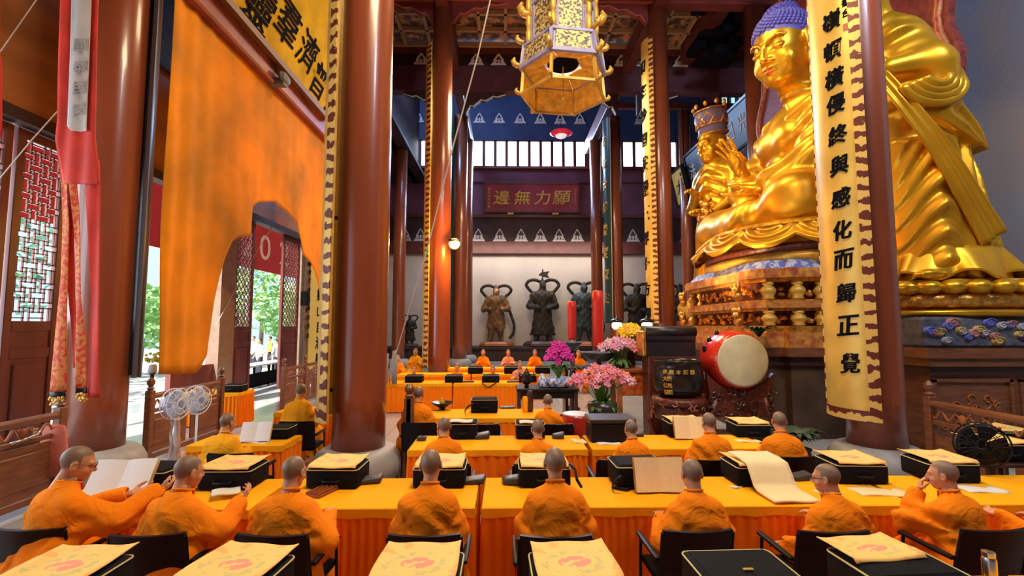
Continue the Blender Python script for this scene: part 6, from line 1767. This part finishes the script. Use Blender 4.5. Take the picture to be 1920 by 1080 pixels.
# ---- orange curtain with an arched opening
BP = [(293, 702), (330, 702), (368, 700), (385, 692), (398, 665), (406, 610), (412, 560), (420, 515), (428, 480), (437, 452), (447, 446), (470, 442), (474, 420), (478, 388), (490, 379), (524, 378), (540, 396), (558, 420), (564, 450), (568, 478), (585, 494), (598, 520), (606, 560), (611, 610), (613, 680), (622, 770)]
XC = XO + .08
def bot(px):
    for (a, b), (c, d) in zip(BP, BP[1:]):
        if a <= px <= c: return b + (d - b) * (px - a) / (c - a)
    return BP[-1][1] if px > BP[-1][0] else BP[0][1]
cols_ = []
N = 260
for i in range(N + 1):
    px = 293 + (626 - 293) * i / N
    y = onx(px, 600, XC).y
    # follow the vertical line: find the bottom point of the cloth on it
    pb = bot(px); q = onx(px, pb, XC)
    cols_.append((q.y, q.z))
cols_.sort()
mb = MB(); nv = 36
def cur(u, v):
    k = u * N; i = min(int(k), N - 1); t_ = k - i
    y = cols_[i][0] * (1 - t_) + cols_[i + 1][0] * t_; z = cols_[i][1] * (1 - t_) + cols_[i + 1][1] * t_
    top = zo + .05; zz = z + (top - z) * v
    hang = 1 - v
    yl = y - cols_[0][0]
    amp = .055 * math.exp(-(yl / .9) ** 2) + .007
    off = amp * math.sin(yl * 13 + .5 * math.sin(zz * 1.1)) * (.35 + .65 * hang) + .05 * math.sin(yl * 2.1 + zz * .6) * hang + .02 * math.sin(zz * 1.3 + yl * 1.4) * hang 
    return XC - .05 + off, y, zz
mb.grid(cur, 420, nv)
o = link('curtain', mb, M['curtain'], None, smooth=True); o.modifiers.new('thick', 'SOLIDIFY').thickness = .012
tag(o, 'large stained orange curtain with an arched opening hanging under the left beam', 'curtain')
# ---- red hanging banner on the left with a pale strip and streamers
YBN = 5.6
def bq(px, py): return at(px, py, YBN)
t = thing('hanging_banner', 'long red hanging banner with pale strip and embroidered streamers at the left', 'banner', (0, 0, 0))
def strip(name, pts, m, th=.012, nz=24, wave=.02, dy=0):
    """pts: (y, xl, xr) down the picture at the banner's own distance"""
    mb = MB()
    def fn(u, v):
        k = v * (len(pts) - 1); i = min(int(k), len(pts) - 2); s = k - i
        py = pts[i][0] * (1 - s) + pts[i + 1][0] * s; a = pts[i][1] * (1 - s) + pts[i + 1][1] * s; b = pts[i][2] * (1 - s) + pts[i + 1][2] * s
        p = at(a + (b - a) * u, py, YBN + dy); p.y += wave * math.sin(p.x * 30) * .6; return p
    mb.grid(fn, 14, nz)
    o = link(name, mb, m, t, smooth=True); o.modifiers.new('thick', 'SOLIDIFY').thickness = th; return o
strip('red_body', [(-260, 121, 196), (0, 114, 186), (225, 110, 181), (262, 106, 180), (310, 112, 184), (345, 118, 186)], M['redcloth'])
strip('pale_strip', [(-260, 140, 178), (0, 133, 170), (236, 127, 163), (246, 136, 164)], mat('dull_white_cloth', (.52, .48, .46), .8, var=.1, scale=4), .006, wave=.02, dy=-.035)
mb = MB()
for i, ch in enumerate('國泰民安'):
    p = at(150 - i * .6, 84 + i * 40, YBN - .06); put_text(mb, ch, .15, frame_mx(p, (1, 0, 0), (.0, 0, 1)), .003, .0)
link('lettering', mb, mat('faded_ink', (.33, .30, .29), .8), t)
EMS = mat('embroidered_streamer', (.66, .22, .04), .7, var=.8, scale=22, col2=(.62, .045, .012), sharp=True)
strip('streamer', [(310, 112, 126), (420, 118, 132), (520, 116, 129), (640, 103, 124), (735, 93, 124)], EMS, .01, dy=.02)
strip('streamer', [(310, 130, 142), (450, 140, 151), (560, 146, 154), (640, 145, 160), (728, 143, 161)], EMS, .01, dy=.0)
strip('streamer', [(300, 118, 138), (380, 120, 144), (450, 126, 140), (560, 130, 140), (690, 138, 146)], M['redcloth'], .01, dy=.05)
strip('streamer', [(300, 158, 186), (420, 166, 187), (560, 170, 188), (680, 166, 187), (745, 164, 187)], M['redcloth'], .01, dy=.03)
for a, b, y in ((93, 122, 736), (144, 162, 729)):
    strip('dark_hem', [(y - 1, a, b), (y + 8, a, b)], M['black'], .014, 3, dy=.01)
    p = at((a + b) / 2, y + 16, YBN); g = MB(); w = (xat(b, YBN) - xat(a, YBN)) * .5
    rn = random.Random(a)
    for k in range(26): g.ball((p.x + rn.uniform(-w, w) * .9, p.y + rn.uniform(-.02, .02), p.z + rn.uniform(-.05, .05)), .014, 5, 4)
    link('gold_fringe', g, M['goldp'], t)
t2 = thing('hanging_banner', 'sliver of a second red banner at the extreme left edge', 'banner', (0, 0, 0))
mb = MB()
def fn(u, v):
    p = at(-40 + 44 * u + (4 if v > .7 else 0), -200 + 460 * v, 5.0); p.y += .02 * math.sin(u * 5); return p
mb.grid(fn, 8, 14); o = link('red_body', mb, M['redcloth'], t2, smooth=True); o.modifiers.new('thick', 'SOLIDIFY').thickness = .012
# ---- great hexagonal palace lantern
LY = 8.6
lc = at(1056, 160, LY); k_ = LY / 900
Z = lambda py: zat(py, LY, 1056)
lan = thing('palace_lantern', 'great hanging hexagonal gilded lantern with violet frames and dragon-head finials', 'lantern', (lc.x, LY, 0))
VIO = mat('lavender_frame', (.36, .34, .58), .45, var=.2, scale=6)
FRET = mat('gold_fretwork', (.78, .60, .20), .5, .2, var=.9, scale=22, col2=(.10, .09, .10), sharp=True)
AMB = mat('amber_glow_panel', (.85, .38, .03), .4, .2, var=.7, scale=7, col2=(.25, .07, .02), emit=(1, .38, .03), estr=.18)
R1 = 84 * k_; rot = R_(8)
def hexp(r, z): return [Vector((r * math.cos(rot + i * math.pi / 3), r * math.sin(rot + i * math.pi / 3), z)) for i in range(6)]
zA_, zB_, zC_ = Z(92), Z(133), Z(182)               # crown top of the skirt, skirt bottom, lower ring
body_r = 63 * k_
bp0, bp1 = hexp(body_r, zA_), hexp(body_r * .98, Z(-90))
fm, gm, am = MB(), MB(), MB()
def quad(mb, a, b, c, d, inset=0, out=0):
    ce = (a + b + c + d) / 4; n = (b - a).cross(d - a).normalized()
    vs = [p.lerp(ce, inset) + n * out for p in (a, b, c, d)]; back = [v - n * .02 for v in vs]
    mb.add(vs + back, [(0, 1, 2, 3), (7, 6, 5, 4), (0, 4, 5, 1), (1, 5, 6, 2), (2, 6, 7, 3), (3, 7, 4, 0)])
body_p, sk_p, lo_p = MB(), MB(), MB()
s0, s1 = hexp(R1 * .93, zA_ - .02), hexp(R1, zB_)
lowr = hexp(R1 * .99, zC_)
for i in range(6):
    j = (i + 1) % 6
    h0, h1, h2 = bp0[i].lerp(bp1[i], .0), bp0[i].lerp(bp1[i], .42), bp1[i]
    g0, g1, g2 = bp0[j], bp0[j].lerp(bp1[j], .42), bp1[j]
    quad(body_p, h0, g0, g1, h1, .06); quad(body_p, h1, g1, g2, h2, .05)
    for p, q in ((h0, h2), ): fm.tube([p, q], .045, 6)
    for p, q in ((h0, g0), (h1, g1), (h2, g2)): fm.bar(p, q, .06)
    for f in (.12, .88): fm.bar(h0.lerp(g0, f), h2.lerp(g2, f), .035)
    quad(sk_p, s1[i], s1[j], s0[j], s0[i], .20, .02); quad(fm, s1[i], s1[j], s0[j], s0[i], .0, -.01)
    fm.bar(s1[i], s1[j], .07); fm.bar(s0[i], s0[j], .05); fm.bar(s1[i], s0[i], .06)
    gm.bar(lowr[i], lowr[j], .045); gm.bar(s1[i].lerp(Vector((0, 0, s1[i].z)), .06), lowr[i], .05)
    # inner sloping bottom: amber panels round a dark hole
    c0 = Vector((lowr[i].x * .45, lowr[i].y * .45, zB_ + .10)); c1 = Vector((lowr[j].x * .45, lowr[j].y * .45, zB_ + .10))
    quad(am, s1[i].lerp(s1[j], .0) * 1.0, s1[j] * 1.0, c1, c0, .02, 0)
    quad(lo_p, lowr[i], lowr[j], s1[j], s1[i], .10, 0) if (i in (0, 1, 2)) else None
link('lower_ring', gm, M['goldp'], lan)
for i in range(6):
    d = Vector((math.cos(rot + i * math.pi / 3), math.sin(rot + i * math.pi / 3), 0))
    for z, r0, sc in ((zB_ + .02, R1, 1), (zA_ + .05, R1 * .93, .9), (zC_, R1 * .99, .7), (Z(35), body_r, 1.5)):
        p = d * r0 + Vector((0, 0, z))
        gm = MB(); gm.tube([p, p + d * .09 * sc + Vector((0, 0, .02)), p + d * .15 * sc + Vector((0, 0, .09 * sc)), p + d * .11 * sc + Vector((0, 0, .15 * sc))], [.05 * sc, .05 * sc, .04 * sc, .02 * sc], 7)
        gm.ball(p + d * .12 * sc + Vector((0, 0, .05 * sc)), .055 * sc, 7, 5); link('finial', gm, M['goldp'], lan, smooth=True)
    gm = MB()
    for q in range(5):                              # gilded corner scrolls
        p = d * (body_r + .05) + Vector((0, 0, zA_ + .15 + q * .30)); gm.ball(p + Vector((0, 0, .03)), (.06, .06, .19), 7, 5)
    link('corner_scroll', gm, M['goldp'], lan, smooth=True)
link('fretwork', body_p, FRET, lan); link('fretwork', sk_p, FRET, lan); link('frame', fm, VIO, lan); pass
link('base_panel', am, AMB, lan); link('base_panel', lo_p, AMB, lan)
link('socket', MB().lathe([(.0001, zB_ + .08), (.28, zB_ + .10), (.30, zB_ + .16), (.0001, zB_ + .2)], 24), M['ink'], lan)
link('knob', MB().cyl((0, 0, zC_ - .08), (0, 0, zB_ + .12), .012, seg=6).ball((0, 0, zC_ - .05), .04, 8, 6), M['goldp'], lan)
link('roof', MB().lathe([(R1 * 1.0, Z(-90)), (R1 * .7, Z(-115)), (.1, Z(-150)), (.03, ZC)], 6), VIO, lan)
# ---- red ceiling ornament lamp high under the far windows
q = at(1052, 250, 23.0)
t = thing('ornament_lamp', 'small red and white disc lamp hanging before the bright back windows', 'lamp', (q.x, 23.0, q.z))
link('disc', MB().lathe([(.1, .16), (.42, .10), (.56, .0), (.40, -.10), (.1, -.13), (.001, -.13)], 28), mat('red_lamp_enamel', (.72, .03, .06), .35, emit=(.8, .02, .05), estr=.25), t, smooth=True)
link('white_centre', MB().lathe([(.30, -.10), (.22, -.20), (.10, -.26), (.001, -.27)], 20), mat('lamp_white', (.85, .85, .9), .4, emit=(.9, .9, 1), estr=.5), t, smooth=True)
link('cable', MB().cyl((0, 0, .15), (0, 0, 20.5 - q.z), .012, seg=5), M['ink'], t)
# ---- glowing orange lamp on the column
q = at(852, 457, 16.6)
t = thing('spot_lamp', 'brilliant orange lamp fixed beside the second left nave column', 'lamp', q)
link('bulb', MB().ball((0, 0, 0), .19, 16, 10), mat('lamp_core', (1, .6, .1), .5, emit=(1, .48, .06), estr=14), t, smooth=True)
link('housing', MB().lathe([(.02, .16), (.16, .14), (.20, .06), (.17, .05), (.12, .12)], 20), M['black'], t, smooth=True)
link('arm', MB().tube([(0, 0, .16), (-.12, .2, .2), (-.30, .45, .2)], .02, 6), M['black'], t)
lamp('lamp_glow', 'POINT', q + Vector((.12, -.25, -.05)), q, 600, (1, .42, .06), .15)
lamp('ceiling_uplight', 'POINT', (lc.x, LY, Z(60)), q, 260, (1, .70, .38), .5)  # point light added inside the lantern to lift the dark coffers
# ---- ropes
def rope(pts, r, label, m=None):
    return tag(link('rope', MB().tube(pts, r, 6), m or mat('pale_rope', (.52, .44, .38), .7), None, smooth=True), label, 'rope')
rope([at(928, -40, 9.0), at(897, 100, 9.3), at(852, 265, 9.7), at(798, 480, 10.3), at(742, 665, 11.0)], .016, 'long pale rope slanting from the ceiling down past the column with the orange lamp')
rope([at(-5, 340, 6.5), at(60, 262, 6.6), at(108, 208, 6.7)], .008, 'thin grey cord slanting at the left edge above the lattice door')
rope([at(-5, 105, 6.5), at(72, -6, 6.5)], .008, 'thin grey cord at the top left corner')
rope([onx(405, 610, XL + .2), onx(470, 490, XL + .2), onx(534, 388, XL + .2)], .010, 'thin cord crossing the arched opening of the orange curtain')
# ---- hanging plaques beside the Buddha
PLB = mat('navy_plaque', (.030, .038, .060), .4, var=.2, scale=1); PLE = mat('pale_characters', (.50, .52, .52), .6)
def plaque(c, w, h, ry, rx, label, chars, m, im, cs=.75, px_=1):
    """board facing the hall (-x), long side along y"""
    t = thing('name_board', label, 'sign', c, 0)
    Mx = Matrix.Rotation(rx, 4, 'X') @ Matrix.Rotation(ry, 4, 'Y')
    link('board', MB().box((0, 0, 0), (.10, w, h), bev=.02, mx=Mx), m, t)
    link('frame', MB().box((-.02, w / 2, 0), (.16, .12, h + .1), mx=Mx).box((-.02, -w / 2, 0), (.16, .12, h + .1), mx=Mx).box((-.02, 0, -h / 2), (.16, w, .1), mx=Mx).box((-.02, 0, h / 2), (.16, w, .1), mx=Mx), M['black'], t)
    mb = MB()
    for i, ch in enumerate(chars): put_text(mb, ch, cs, Mx @ frame_mx((-.06, w / 2 - (i + .5) * w / len(chars), 0), (0, -1, 0), (0, 0, 1)), .008, .0, .1)
    for s in range(5): put_text(mb, '信士弟子敬'[s], .2, Mx @ frame_mx((-.06, -w / 2 + .3, h * .3 - s * .28), (0, -1, 0), (0, 0, 1)), .006, .0)
    link('lettering', mb, im, t)
    for s in (-1, 1): link('hanger', MB().cyl((0, s * w * .35, h / 2), (0, s * w * .35, 14.1 - c[2]), .025, seg=6), M['ink'], t)
    return t
q = at(1382, 240, 20.0); plaque((q.x, 20.0, q.z), 4.2, 1.75, R_(-12), 0, 'dark blue name board with pale characters behind the crowned attendant statue', '慧日光明', PLB, PLE)
q = at(1310, 312, 23.6); plaque((q.x, 23.6, q.z), 2.6, 1.9, R_(-12), 0, 'second dark blue name board lower down, left of the crowned attendant statue', '法雲', PLB, PLE)
q = at(1276, 350, 25.6); plaque((q.x, 25.6, q.z), 1.6, 1.9, R_(-12), 0, 'pale yellow name board half hidden by the column of the long gold couplet', '大', M['boardgold'], M['ink'])
# big dark mass of bracket timbers at the upper right
q = at(1338, 62, 19.0)
t = thing('roof_bracket', 'black scalloped roof bracket mass hanging at the upper right', 'bracket', (q.x, 19.0, q.z))
mb = MB(); rn = random.Random(3)
for k in range(26): mb.box((rn.uniform(-.6, .7), rn.uniform(-.6, .6), rn.uniform(-1.2, 1.6)), (rn.uniform(.4, 1.0), rn.uniform(.4, .9), rn.uniform(.2, .4)), bev=.03)
link('timbers', mb, M['ink'], t)
# ================================================================ RAILINGS, FANS, COURTYARD
def railing(name_label, p0, p1, h=1.2, posts=2, carved=True, cat='railing', panels=2):
    """carved wooden railing from p0 to p1 on the floor"""
    p0, p1 = Vector(p0), Vector(p1); d = p1 - p0; L = d.length; rz = math.atan2(d.y, d.x)
    r = thing('railing', name_label, cat, (p0.x, p0.y, 0), rz, 'carved wooden railings')
    n = posts
    for i in range(n):
        x = .06 + (L - .12) * i / max(1, n - 1)
        link('post', MB().box((x, 0, h / 2), (.11, .11, h), bev=.012).lathe([(.035, h), (.06, h + .03), (.03, h + .06), (.055, h + .10), (.06, h + .15), (.02, h + .20), (.001, h + .21)], 12, (x, 0, 0)), M['wood'], r)
    link('top_rail', MB().box((L / 2, 0, h - .10), (L, .09, .09), bev=.03, seg=2), M['wood'], r)
    link('lower_rail', MB().box((L / 2, 0, h - .34), (L, .06, .06), bev=.01).box((L / 2, 0, .14), (L, .07, .09), bev=.01), M['wood'], r)
    for k in range(panels):
        x0 = L * k / panels; w = L / panels
        link('panel', MB().box((x0 + w / 2, 0, .50), (w - .14, .03, .60)).box((x0 + w / 2, 0, .50), (w - .30, .05, .44), bev=.02), M['wood'], r)
        f = MB(); c = Vector((x0 + w / 2, 0, h - .23))
        for s in (-1, 1):
            f.tube([c + Vector((s * (.04 + t_ * (w / 2 - .12)), 0, .055 * math.sin(t_ * 12.5))) for t_ in [i / 24 for i in range(25)]], .016, 6)
        f.ball(c, (.06, .03, .07), 8, 6)
        link('fretwork', f, M['woodor'], r, smooth=True)
    return r
xF = XO + .02
y0 = onx(-120, 790, xF).y
railing('left wooden railing cut by the left picture edge', (xF, 3.2, 0), (xF, onx(122, 763, xF).y, 0), 1.2, 3, panels=3)
railing('left wooden railing behind the two white fans', (xF, onx(277, 735, xF).y, 0), (xF, onx(418, 713, xF).y, 0), 1.2, 2, panels=2)
railing('left wooden railing beyond the open gate', (xF, onx(530, 700, xF).y, 0), (xF, 15.4, 0), 1.2, 3, panels=3)
railing('dark right railing between the right column and the picture edge', (5.75, 6.55, 0), (5.75, 3.4, 0), 1.30, 3, panels=3)
q = at(765, 800, 7.25); railing('low dark railing between the big left column and the third row', (XN0 + .85, 7.25, 0), (q.x + .06, 7.25, 0), 1.18, 2, panels=1)
railing('railing stub between the black couplet plank and the fans', (XO + .42, 7.85, 0), (xF + .05, 7.95, 0), 1.05, 2, panels=1) if False else None
# reading chrome latches on the left railing
q = onx(92, 815, xF + .08)
t = thing('door_latch', 'bright metal latch on the near left railing', 'latch', (q.x, q.y - .25, q.z))
link('bar', MB().tube([(0, -.22, 0), (0, .0, .02), (0, .10, .035), (0, .12, .08)], .014, 7), M['metal'], t, smooth=True); link('plate', MB().box((-.03, .10, .06), (.02, .07, .10), bev=.005), M['metal'], t)
# rose cushion stone leaning by the left column
q = at(150, 815, 6.75)
t = link('rose_drape', MB().lathe([(.16, 0), (.15, .3), (.12, .55), (.10, .62), (.02, .64)], 18, mx=Matrix.Diagonal((1.2, .5, 1, 1))), mat('dusty_rose', (.52, .14, .10), .8), None, smooth=True, loc=(q.x + .02, 6.35, .35)); tag(t, 'dusty rose cloth bundle on the column base under the red banner', 'cloth')
# ---- white pedestal fans
BLADE = mat('pale_blue_blade', (.36, .50, .82), .35)
def ped_fan(px, py, Y, yaw, label, m, bm, tall=True, wrap=False):
    q = at(px, py, Y); r = thing('pedestal_fan', label, 'fan', (q.x, Y, 0), 0, 'pedestal fans'); z = q.z
    link('base', MB().lathe([(.20, 0), (.21, .03), (.15, .06), (.03, .08)], 28), m, r, smooth=True)
    link('pole', MB().tube([(0, .06, .06), (0, .06, z - .12)], .017, 10), m, r, smooth=True)
    link('motor', MB().ball((0, .10, z), (.065, .11, .07), 14, 10, Matrix.Rotation(yaw, 4, 'Z')), m, r, smooth=True)
    H = Matrix.Translation((0, 0, z)) @ Matrix.Rotation(yaw, 4, 'Z') @ Matrix.Rotation(math.pi / 2, 4, 'X')
    g = MB(); R0 = .21
    for zc in (-.02, .085):
        for rr in (R0, R0 * .66, R0 * .33): g.tube([H @ Vector((rr * math.cos(a), rr * math.sin(a), zc if rr == R0 else zc + (.03 if zc > 0 else -.02))) for a in [i * math.pi / 14 for i in range(28)]], .004 if rr < R0 else .008, 5, closed=True)
        for k in range(26):
            a = k / 26 * 6.283; g.tube([H @ Vector((R0 * math.cos(a), R0 * math.sin(a), zc)), H @ Vector((.05 * math.cos(a), .05 * math.sin(a), zc + (.03 if zc > 0 else -.02)))], .0028, 4)
    link('grille', g, m, r)
    b = MB()
    for k in range(5):
        def fn(u, v):
            a = k * 1.2566 + (u - .5) * 1.22 * (1 - .2 * v); rr = .04 + .155 * v; return H @ Vector((rr * math.cos(a), rr * math.sin(a), .03 + .03 * (u - .5)))
        b.grid(fn, 6, 5)
    o = link('blades', b, bm, r, smooth=True); o.modifiers.new('thick', 'SOLIDIFY').thickness = .004
    if wrap:
        def wf(u, v):
            a = u * 6.283; rr = (.045 + .035 * v + .008 * math.sin(a * 5 + v * 9) + .006 * math.sin(v * 30 + a)) ; return rr * math.cos(a), .06 + rr * math.sin(a), (z - .15) * (1 - v) + .06
        link('plastic_wrap', MB().grid(wf, 30, 30, wrap=True), mat('clear_wrap', (.75, .78, .82), .15, alpha=None, trans=.9), r, smooth=True)
    return r
ped_fan(326, 757, 6.9, 1.40, 'white pedestal fan wrapped in clear plastic, left of the pair', M['white'], BLADE, wrap=True)
ped_fan(366, 750, 7.5, 1.30, 'white pedestal fan, right of the pair by the left railing', M['white'], BLADE)
ped_fan(1838, 832, 4.9, -.5, 'black pedestal fan at the right railing', M['blackpl'], M['blackpl'])
# side cases beyond the right railing
for px, py, Y, l, cl in ((1905, 838, 6.1, 'dark case beyond the right railing, upper of two', 'yellow cloth on the upper case beyond the right railing'), (1900, 868, 5.0, 'dark case beyond the right railing, lower of two', 'yellow cloth on the lower case beyond the right railing')):
    q = at(px, py, Y); zz = q.z
    t = thing('side_table', 'dark side table under ' + l.split(', ')[1].replace('of two', 'case past the right railing'), 'table', (q.x, Y + .2, 0))
    link('tabletop', MB().box((0, 0, zz - .02), (.6, .5, .04), bev=.008), M['wooddk'], t)
    for sx in (-1, 1):
        for sy in (-1, 1): link('leg', MB().box((sx * .26, sy * .21, (zz - .04) / 2), (.05, .05, zz - .04)), M['wooddk'], t)
    place_case(q.x, Y + .2, zz, .0, l); place_cloth(q.x, Y + .2, zz + .192, 0, cl)
# coil of grey cords at the left end of the far table
q = at(738, 716, 12.5); mb = MB(); rn = random.Random(2)
for k in range(7):
    x = rn.uniform(-.18, .06); mb.tube([(q.x + x, 12.52 + rn.uniform(-.02, .02), .757), (q.x + x + rn.uniform(-.05, .05), 12.50, 1.1), (q.x + x + rn.uniform(-.03, .1), 12.52, 1.55 + rn.uniform(-.1, .1))], .022, 6)
tag(link('cord_bundle', mb, mat('grey_cord', (.28, .26, .25), .8), None, smooth=True), 'bundle of grey cords standing at the left end of the far long table', 'cords')
# ---- courtyard seen through the doors
TRG = mat('sunlit_foliage', (.42, .72, .24), .7, var=.6, scale=1.2, col2=(.20, .46, .16)); TRT = mat('teal_foliage', (.22, .58, .46), .7, var=.5, scale=2)
BARK = mat('bark', (.12, .08, .05), .8)
def tree(x, y, h, r, m, label, seed):
    t = thing('tree', label, 'tree', (x, y, -.08), 0, 'courtyard trees'); rn = random.Random(seed)
    link('trunk', MB().tube([(0, 0, 0), (.1, .05, h * .3), (-.05, .1, h * .6)], [.22, .16, .09], 8), BARK, t, smooth=True)
    mb = MB()
    for k in range(900):
        a = rn.uniform(0, 6.283); q = rn.random() ** .4; ph = math.acos(rn.uniform(-1, 1)); c = Vector((r * q * math.sin(ph) * math.cos(a), r * q * math.sin(ph) * math.sin(a), h * .62 + h * .36 * q * math.cos(ph)))
        s = rn.uniform(.12, .26); d = Vector((rn.gauss(0, 1), rn.gauss(0, 1), rn.gauss(0, .7))).normalized(); e = d.orthogonal().normalized()
        mb.add([c - d * s, c + e * s * .6, c + d * s, c - e * s * .6], [(0, 1, 2, 3)])
    link('foliage', mb, m, t)
    return t
i_ = 0
for x, y, h, r, m, l in ((-15, 27, 7.5, 3.0, TRG, 'bright green tree in the courtyard right in the doorway'), (-19.5, 36, 12, 4.5, TRT, 'tall teal tree farther out behind the bright one'), (-16.5, 22, 4.5, 2.2, TRG, 'low bushy tree at the left side of the doorway view'),
                         (-18, 16, 9, 3.5, TRT, 'courtyard tree behind the lattice doors at left'), (-15, 11.5, 7, 2.6, TRG, 'pale green tree outside the left bay'), (-22, 44, 14, 6, TRT, 'far tall tree in the courtyard'), (-13.5, 31, 5, 2.2, TRG, 'light green bush-like tree at the right side of the doorway view')):
    i_ += 1; tree(x, y, h, r, m, l, i_)
# red cloth sign outside over the door
ysg0, ysg1 = onx(455, 470, -9.6).y, onx(560, 470, -9.6).y
zs0, zs1 = onx(500, 503, -9.6).z, onx(500, 428, -9.6).z
t = thing('cloth_sign', 'red cloth sign with pale numerals hanging outside over the doorway', 'sign', (-9.6, (ysg0 + ysg1) / 2, (zs0 + zs1) / 2))
wS = ysg1 - ysg0; hS = zs1 - zs0
link('cloth', MB().box((0, -3.5, 0), (.03, wS + 13, hS + .3)), mat('red_sign_cloth', (.55, .035, .06), .7, emit=None), t)
mb = MB()
for ch, px in (('2', 463), ('0', 496), ('2', 532)):
    y = onx(px, 468, -9.6).y - t.location.y; put_text(mb, ch, hS * .62, frame_mx((.03, y, 0), (0, 1, 0), (0, 0, 1)), .006, .0, 0, 1.35)
link('lettering', mb, mat('pale_numerals', (.85, .78, .70), .7), t)
for y in (-wS / 2 - 9.5, wS / 2 + 2.8): link('pole', MB().cyl((0, y, hS / 2 + .2), (0, y, -(zs0 + zs1) / 2 - .08), .03, seg=6), M['ink'], t)
# visitors and stall outside the door
SH = [mat('white_shirt', (.75, .75, .78), .8), mat('navy_shirt', (.06, .08, .16), .8), mat('yellow_shirt', (.75, .55, .08), .8), mat('grey_shirt', (.38, .40, .44), .8)]
DK = mat('dark_hair', (.025, .02, .018), .6); TRO = mat('dark_trousers', (.03, .035, .05), .8)
def visitor(px, py, Yx, x, label, sm, face, seed):
    q = onx(px, py, x); s = 1.0
    def f(P):
        d = cap((P[0], P[1] * 1.4, P[2]), (0, 0, .95), (0, 0, 1.30), .15, .17)
        d = su(d, cap(P, (0, 0, 1.4), (0, .02, 1.52), .05), .05); d = su(d, ell(P, (0, .03, 1.62), (.078, .095, .115)), .03)
        for sx in (-1, 1):
            d = su(d, cap(P, (sx * .09, 0, .9), (sx * .10, .02, .08), .085, .05), .04); d = su(d, cap(P, (sx * .10, .0, .05), (sx * .11, .16, .03), .045, .035), .02)
            d = su(d, cap(P, (sx * .18, 0, 1.36), (sx * .25, .0, 1.08), .055, .042), .04); d = su(d, cap(P, (sx * .25, 0, 1.08), (sx * .20, .16, .90), .04, .028), .02); d = su(d, ell(P, (sx * .19, .19, .86), (.03, .04, .05)), .02)
        return d
    o = link('person', nmesh(f, (-.4, -.3, -.02), (.4, .4, 1.8), .026, 1), SKIN, None, smooth=True, loc=(q.x, q.y, -.08)); o.rotation_euler = (0, 0, face); tag(o, label, 'person', 'visitors in the courtyard')
    a = o.data.attributes.new('scalp', 'FLOAT', 'POINT')
    def g(P):
        d = cap((P[0], P[1] * 1.35, P[2]), (0, 0, .90), (0, 0, 1.30), .175, .19)
        for sx in (-1, 1): d = su(d, cap(P, (sx * .18, 0, 1.36), (sx * .25, .0, 1.10), .07, .062), .04)
        return d + .008 * np.sin(P[0] * 40 + P[2] * 20)
    link('shirt', nmesh(g, (-.4, -.3, .6), (.4, .3, 1.6), .028, 1), sm, o, smooth=True)
    def tr(P):
        d = None
        for sx in (-1, 1):
            e = cap(P, (sx * .085, 0, .90), (sx * .10, .02, .10), .105, .07); d = e if d is None else su(d, e, .05)
        return d
    link('trousers', nmesh(tr, (-.3, -.2, .0), (.3, .2, 1.05), .028, 1), TRO, o, smooth=True)
    link('hair', MB().ball((0, .0, 1.665), (.085, .10, .09), 12, 8), DK, o, smooth=True)
for px, x, l, sm, fc in ((486, -11.0, 'visitor in a white shirt in the middle of the doorway view', SH[0], 2.6), (505, -12.5, 'visitor in a yellow shirt deeper in the courtyard', SH[2], 2.2), (519, -10.2, 'visitor in a grey shirt near the right door leaf', SH[3], 1.2), (474, -13.5, 'visitor in a white shirt far out by the left door leaf', SH[0], 2.9), (533, -9.4, 'visitor in a navy shirt leaning by the right door leaf', SH[1], 1.8)):
    visitor(px, 680, None, x, l, sm, fc, px)
yq = onx(495, 700, -9.2).y
t = thing('offering_stall', 'dark stall table with white cloth standing outside the doorway', 'table', (-9.3, yq, -.08))
link('tabletop', MB().box((0, 0, .86), (.7, 3.4, .06)), SH[0], t)
for sx in (-1, 1):
    for sy in (-1, 0, 1): link('leg', MB().box((sx * .28, sy * 1.5, .42), (.07, .07, .84)), M['ink'], t)
link('crossbar', MB().box((.28, 0, .35), (.04, 3.2, .5)), M['ink'], t)
# white chair near the far left railing
q = onx(598, 700, -6.6); t = thing('plastic_chair', 'white plastic chair behind the railing beyond the open gate', 'chair', (q.x, q.y, 0), .6)
link('seat', MB().box((0, 0, .43), (.46, .44, .03), bev=.01), M['white'], t); link('backrest', MB().box((0, -.22, .70), (.46, .03, .5), bev=.012), M['white'], t)
for sx in (-1, 1):
    for sy in (-1, 1): link('leg', MB().cyl((sx * .2, sy * .19, 0), (sx * .19, sy * .18, .42), .018, seg=6), M['white'], t)
q = onx(575, 560, XL + .35); t = thing('loudspeaker', 'small black loudspeaker on the wall pier right of the open doorway', 'speaker', (XL + .29, q.y, q.z)); link('cabinet', MB().box((0, 0, 0), (.25, .3, .55), bev=.02), M['blackpl'], t); link('grille', MB().box((.13, 0, 0), (.01, .25, .48)), M['blackfab'], t)
q = onx(286, 690, XO - .3); t = thing('potted_flowers', 'yellow-green flowers in a white vase by the black couplet plank', 'flowers', (q.x, q.y, 0)); zz = q.z
link('stand', MB().lathe([(.12, 0), (.03, .05), (.03, zz - .12), (.10, zz - .10)], 12), M['wooddk'], t); link('vase', MB().lathe([(.04, zz - .10), (.07, zz - .06), (.06, zz + .04), (.05, zz + .06)], 14), M['white'], t, smooth=True)
mb = MB(); rn = random.Random(4)
for k in range(30): mb.ball((rn.uniform(-.10, .10), rn.uniform(-.08, .08), zz + .1 + rn.random() * .16), (.03, .03, .025), 6, 4)
link('blossoms', mb, mat('lime_petals', (.55, .60, .10), .6), t)
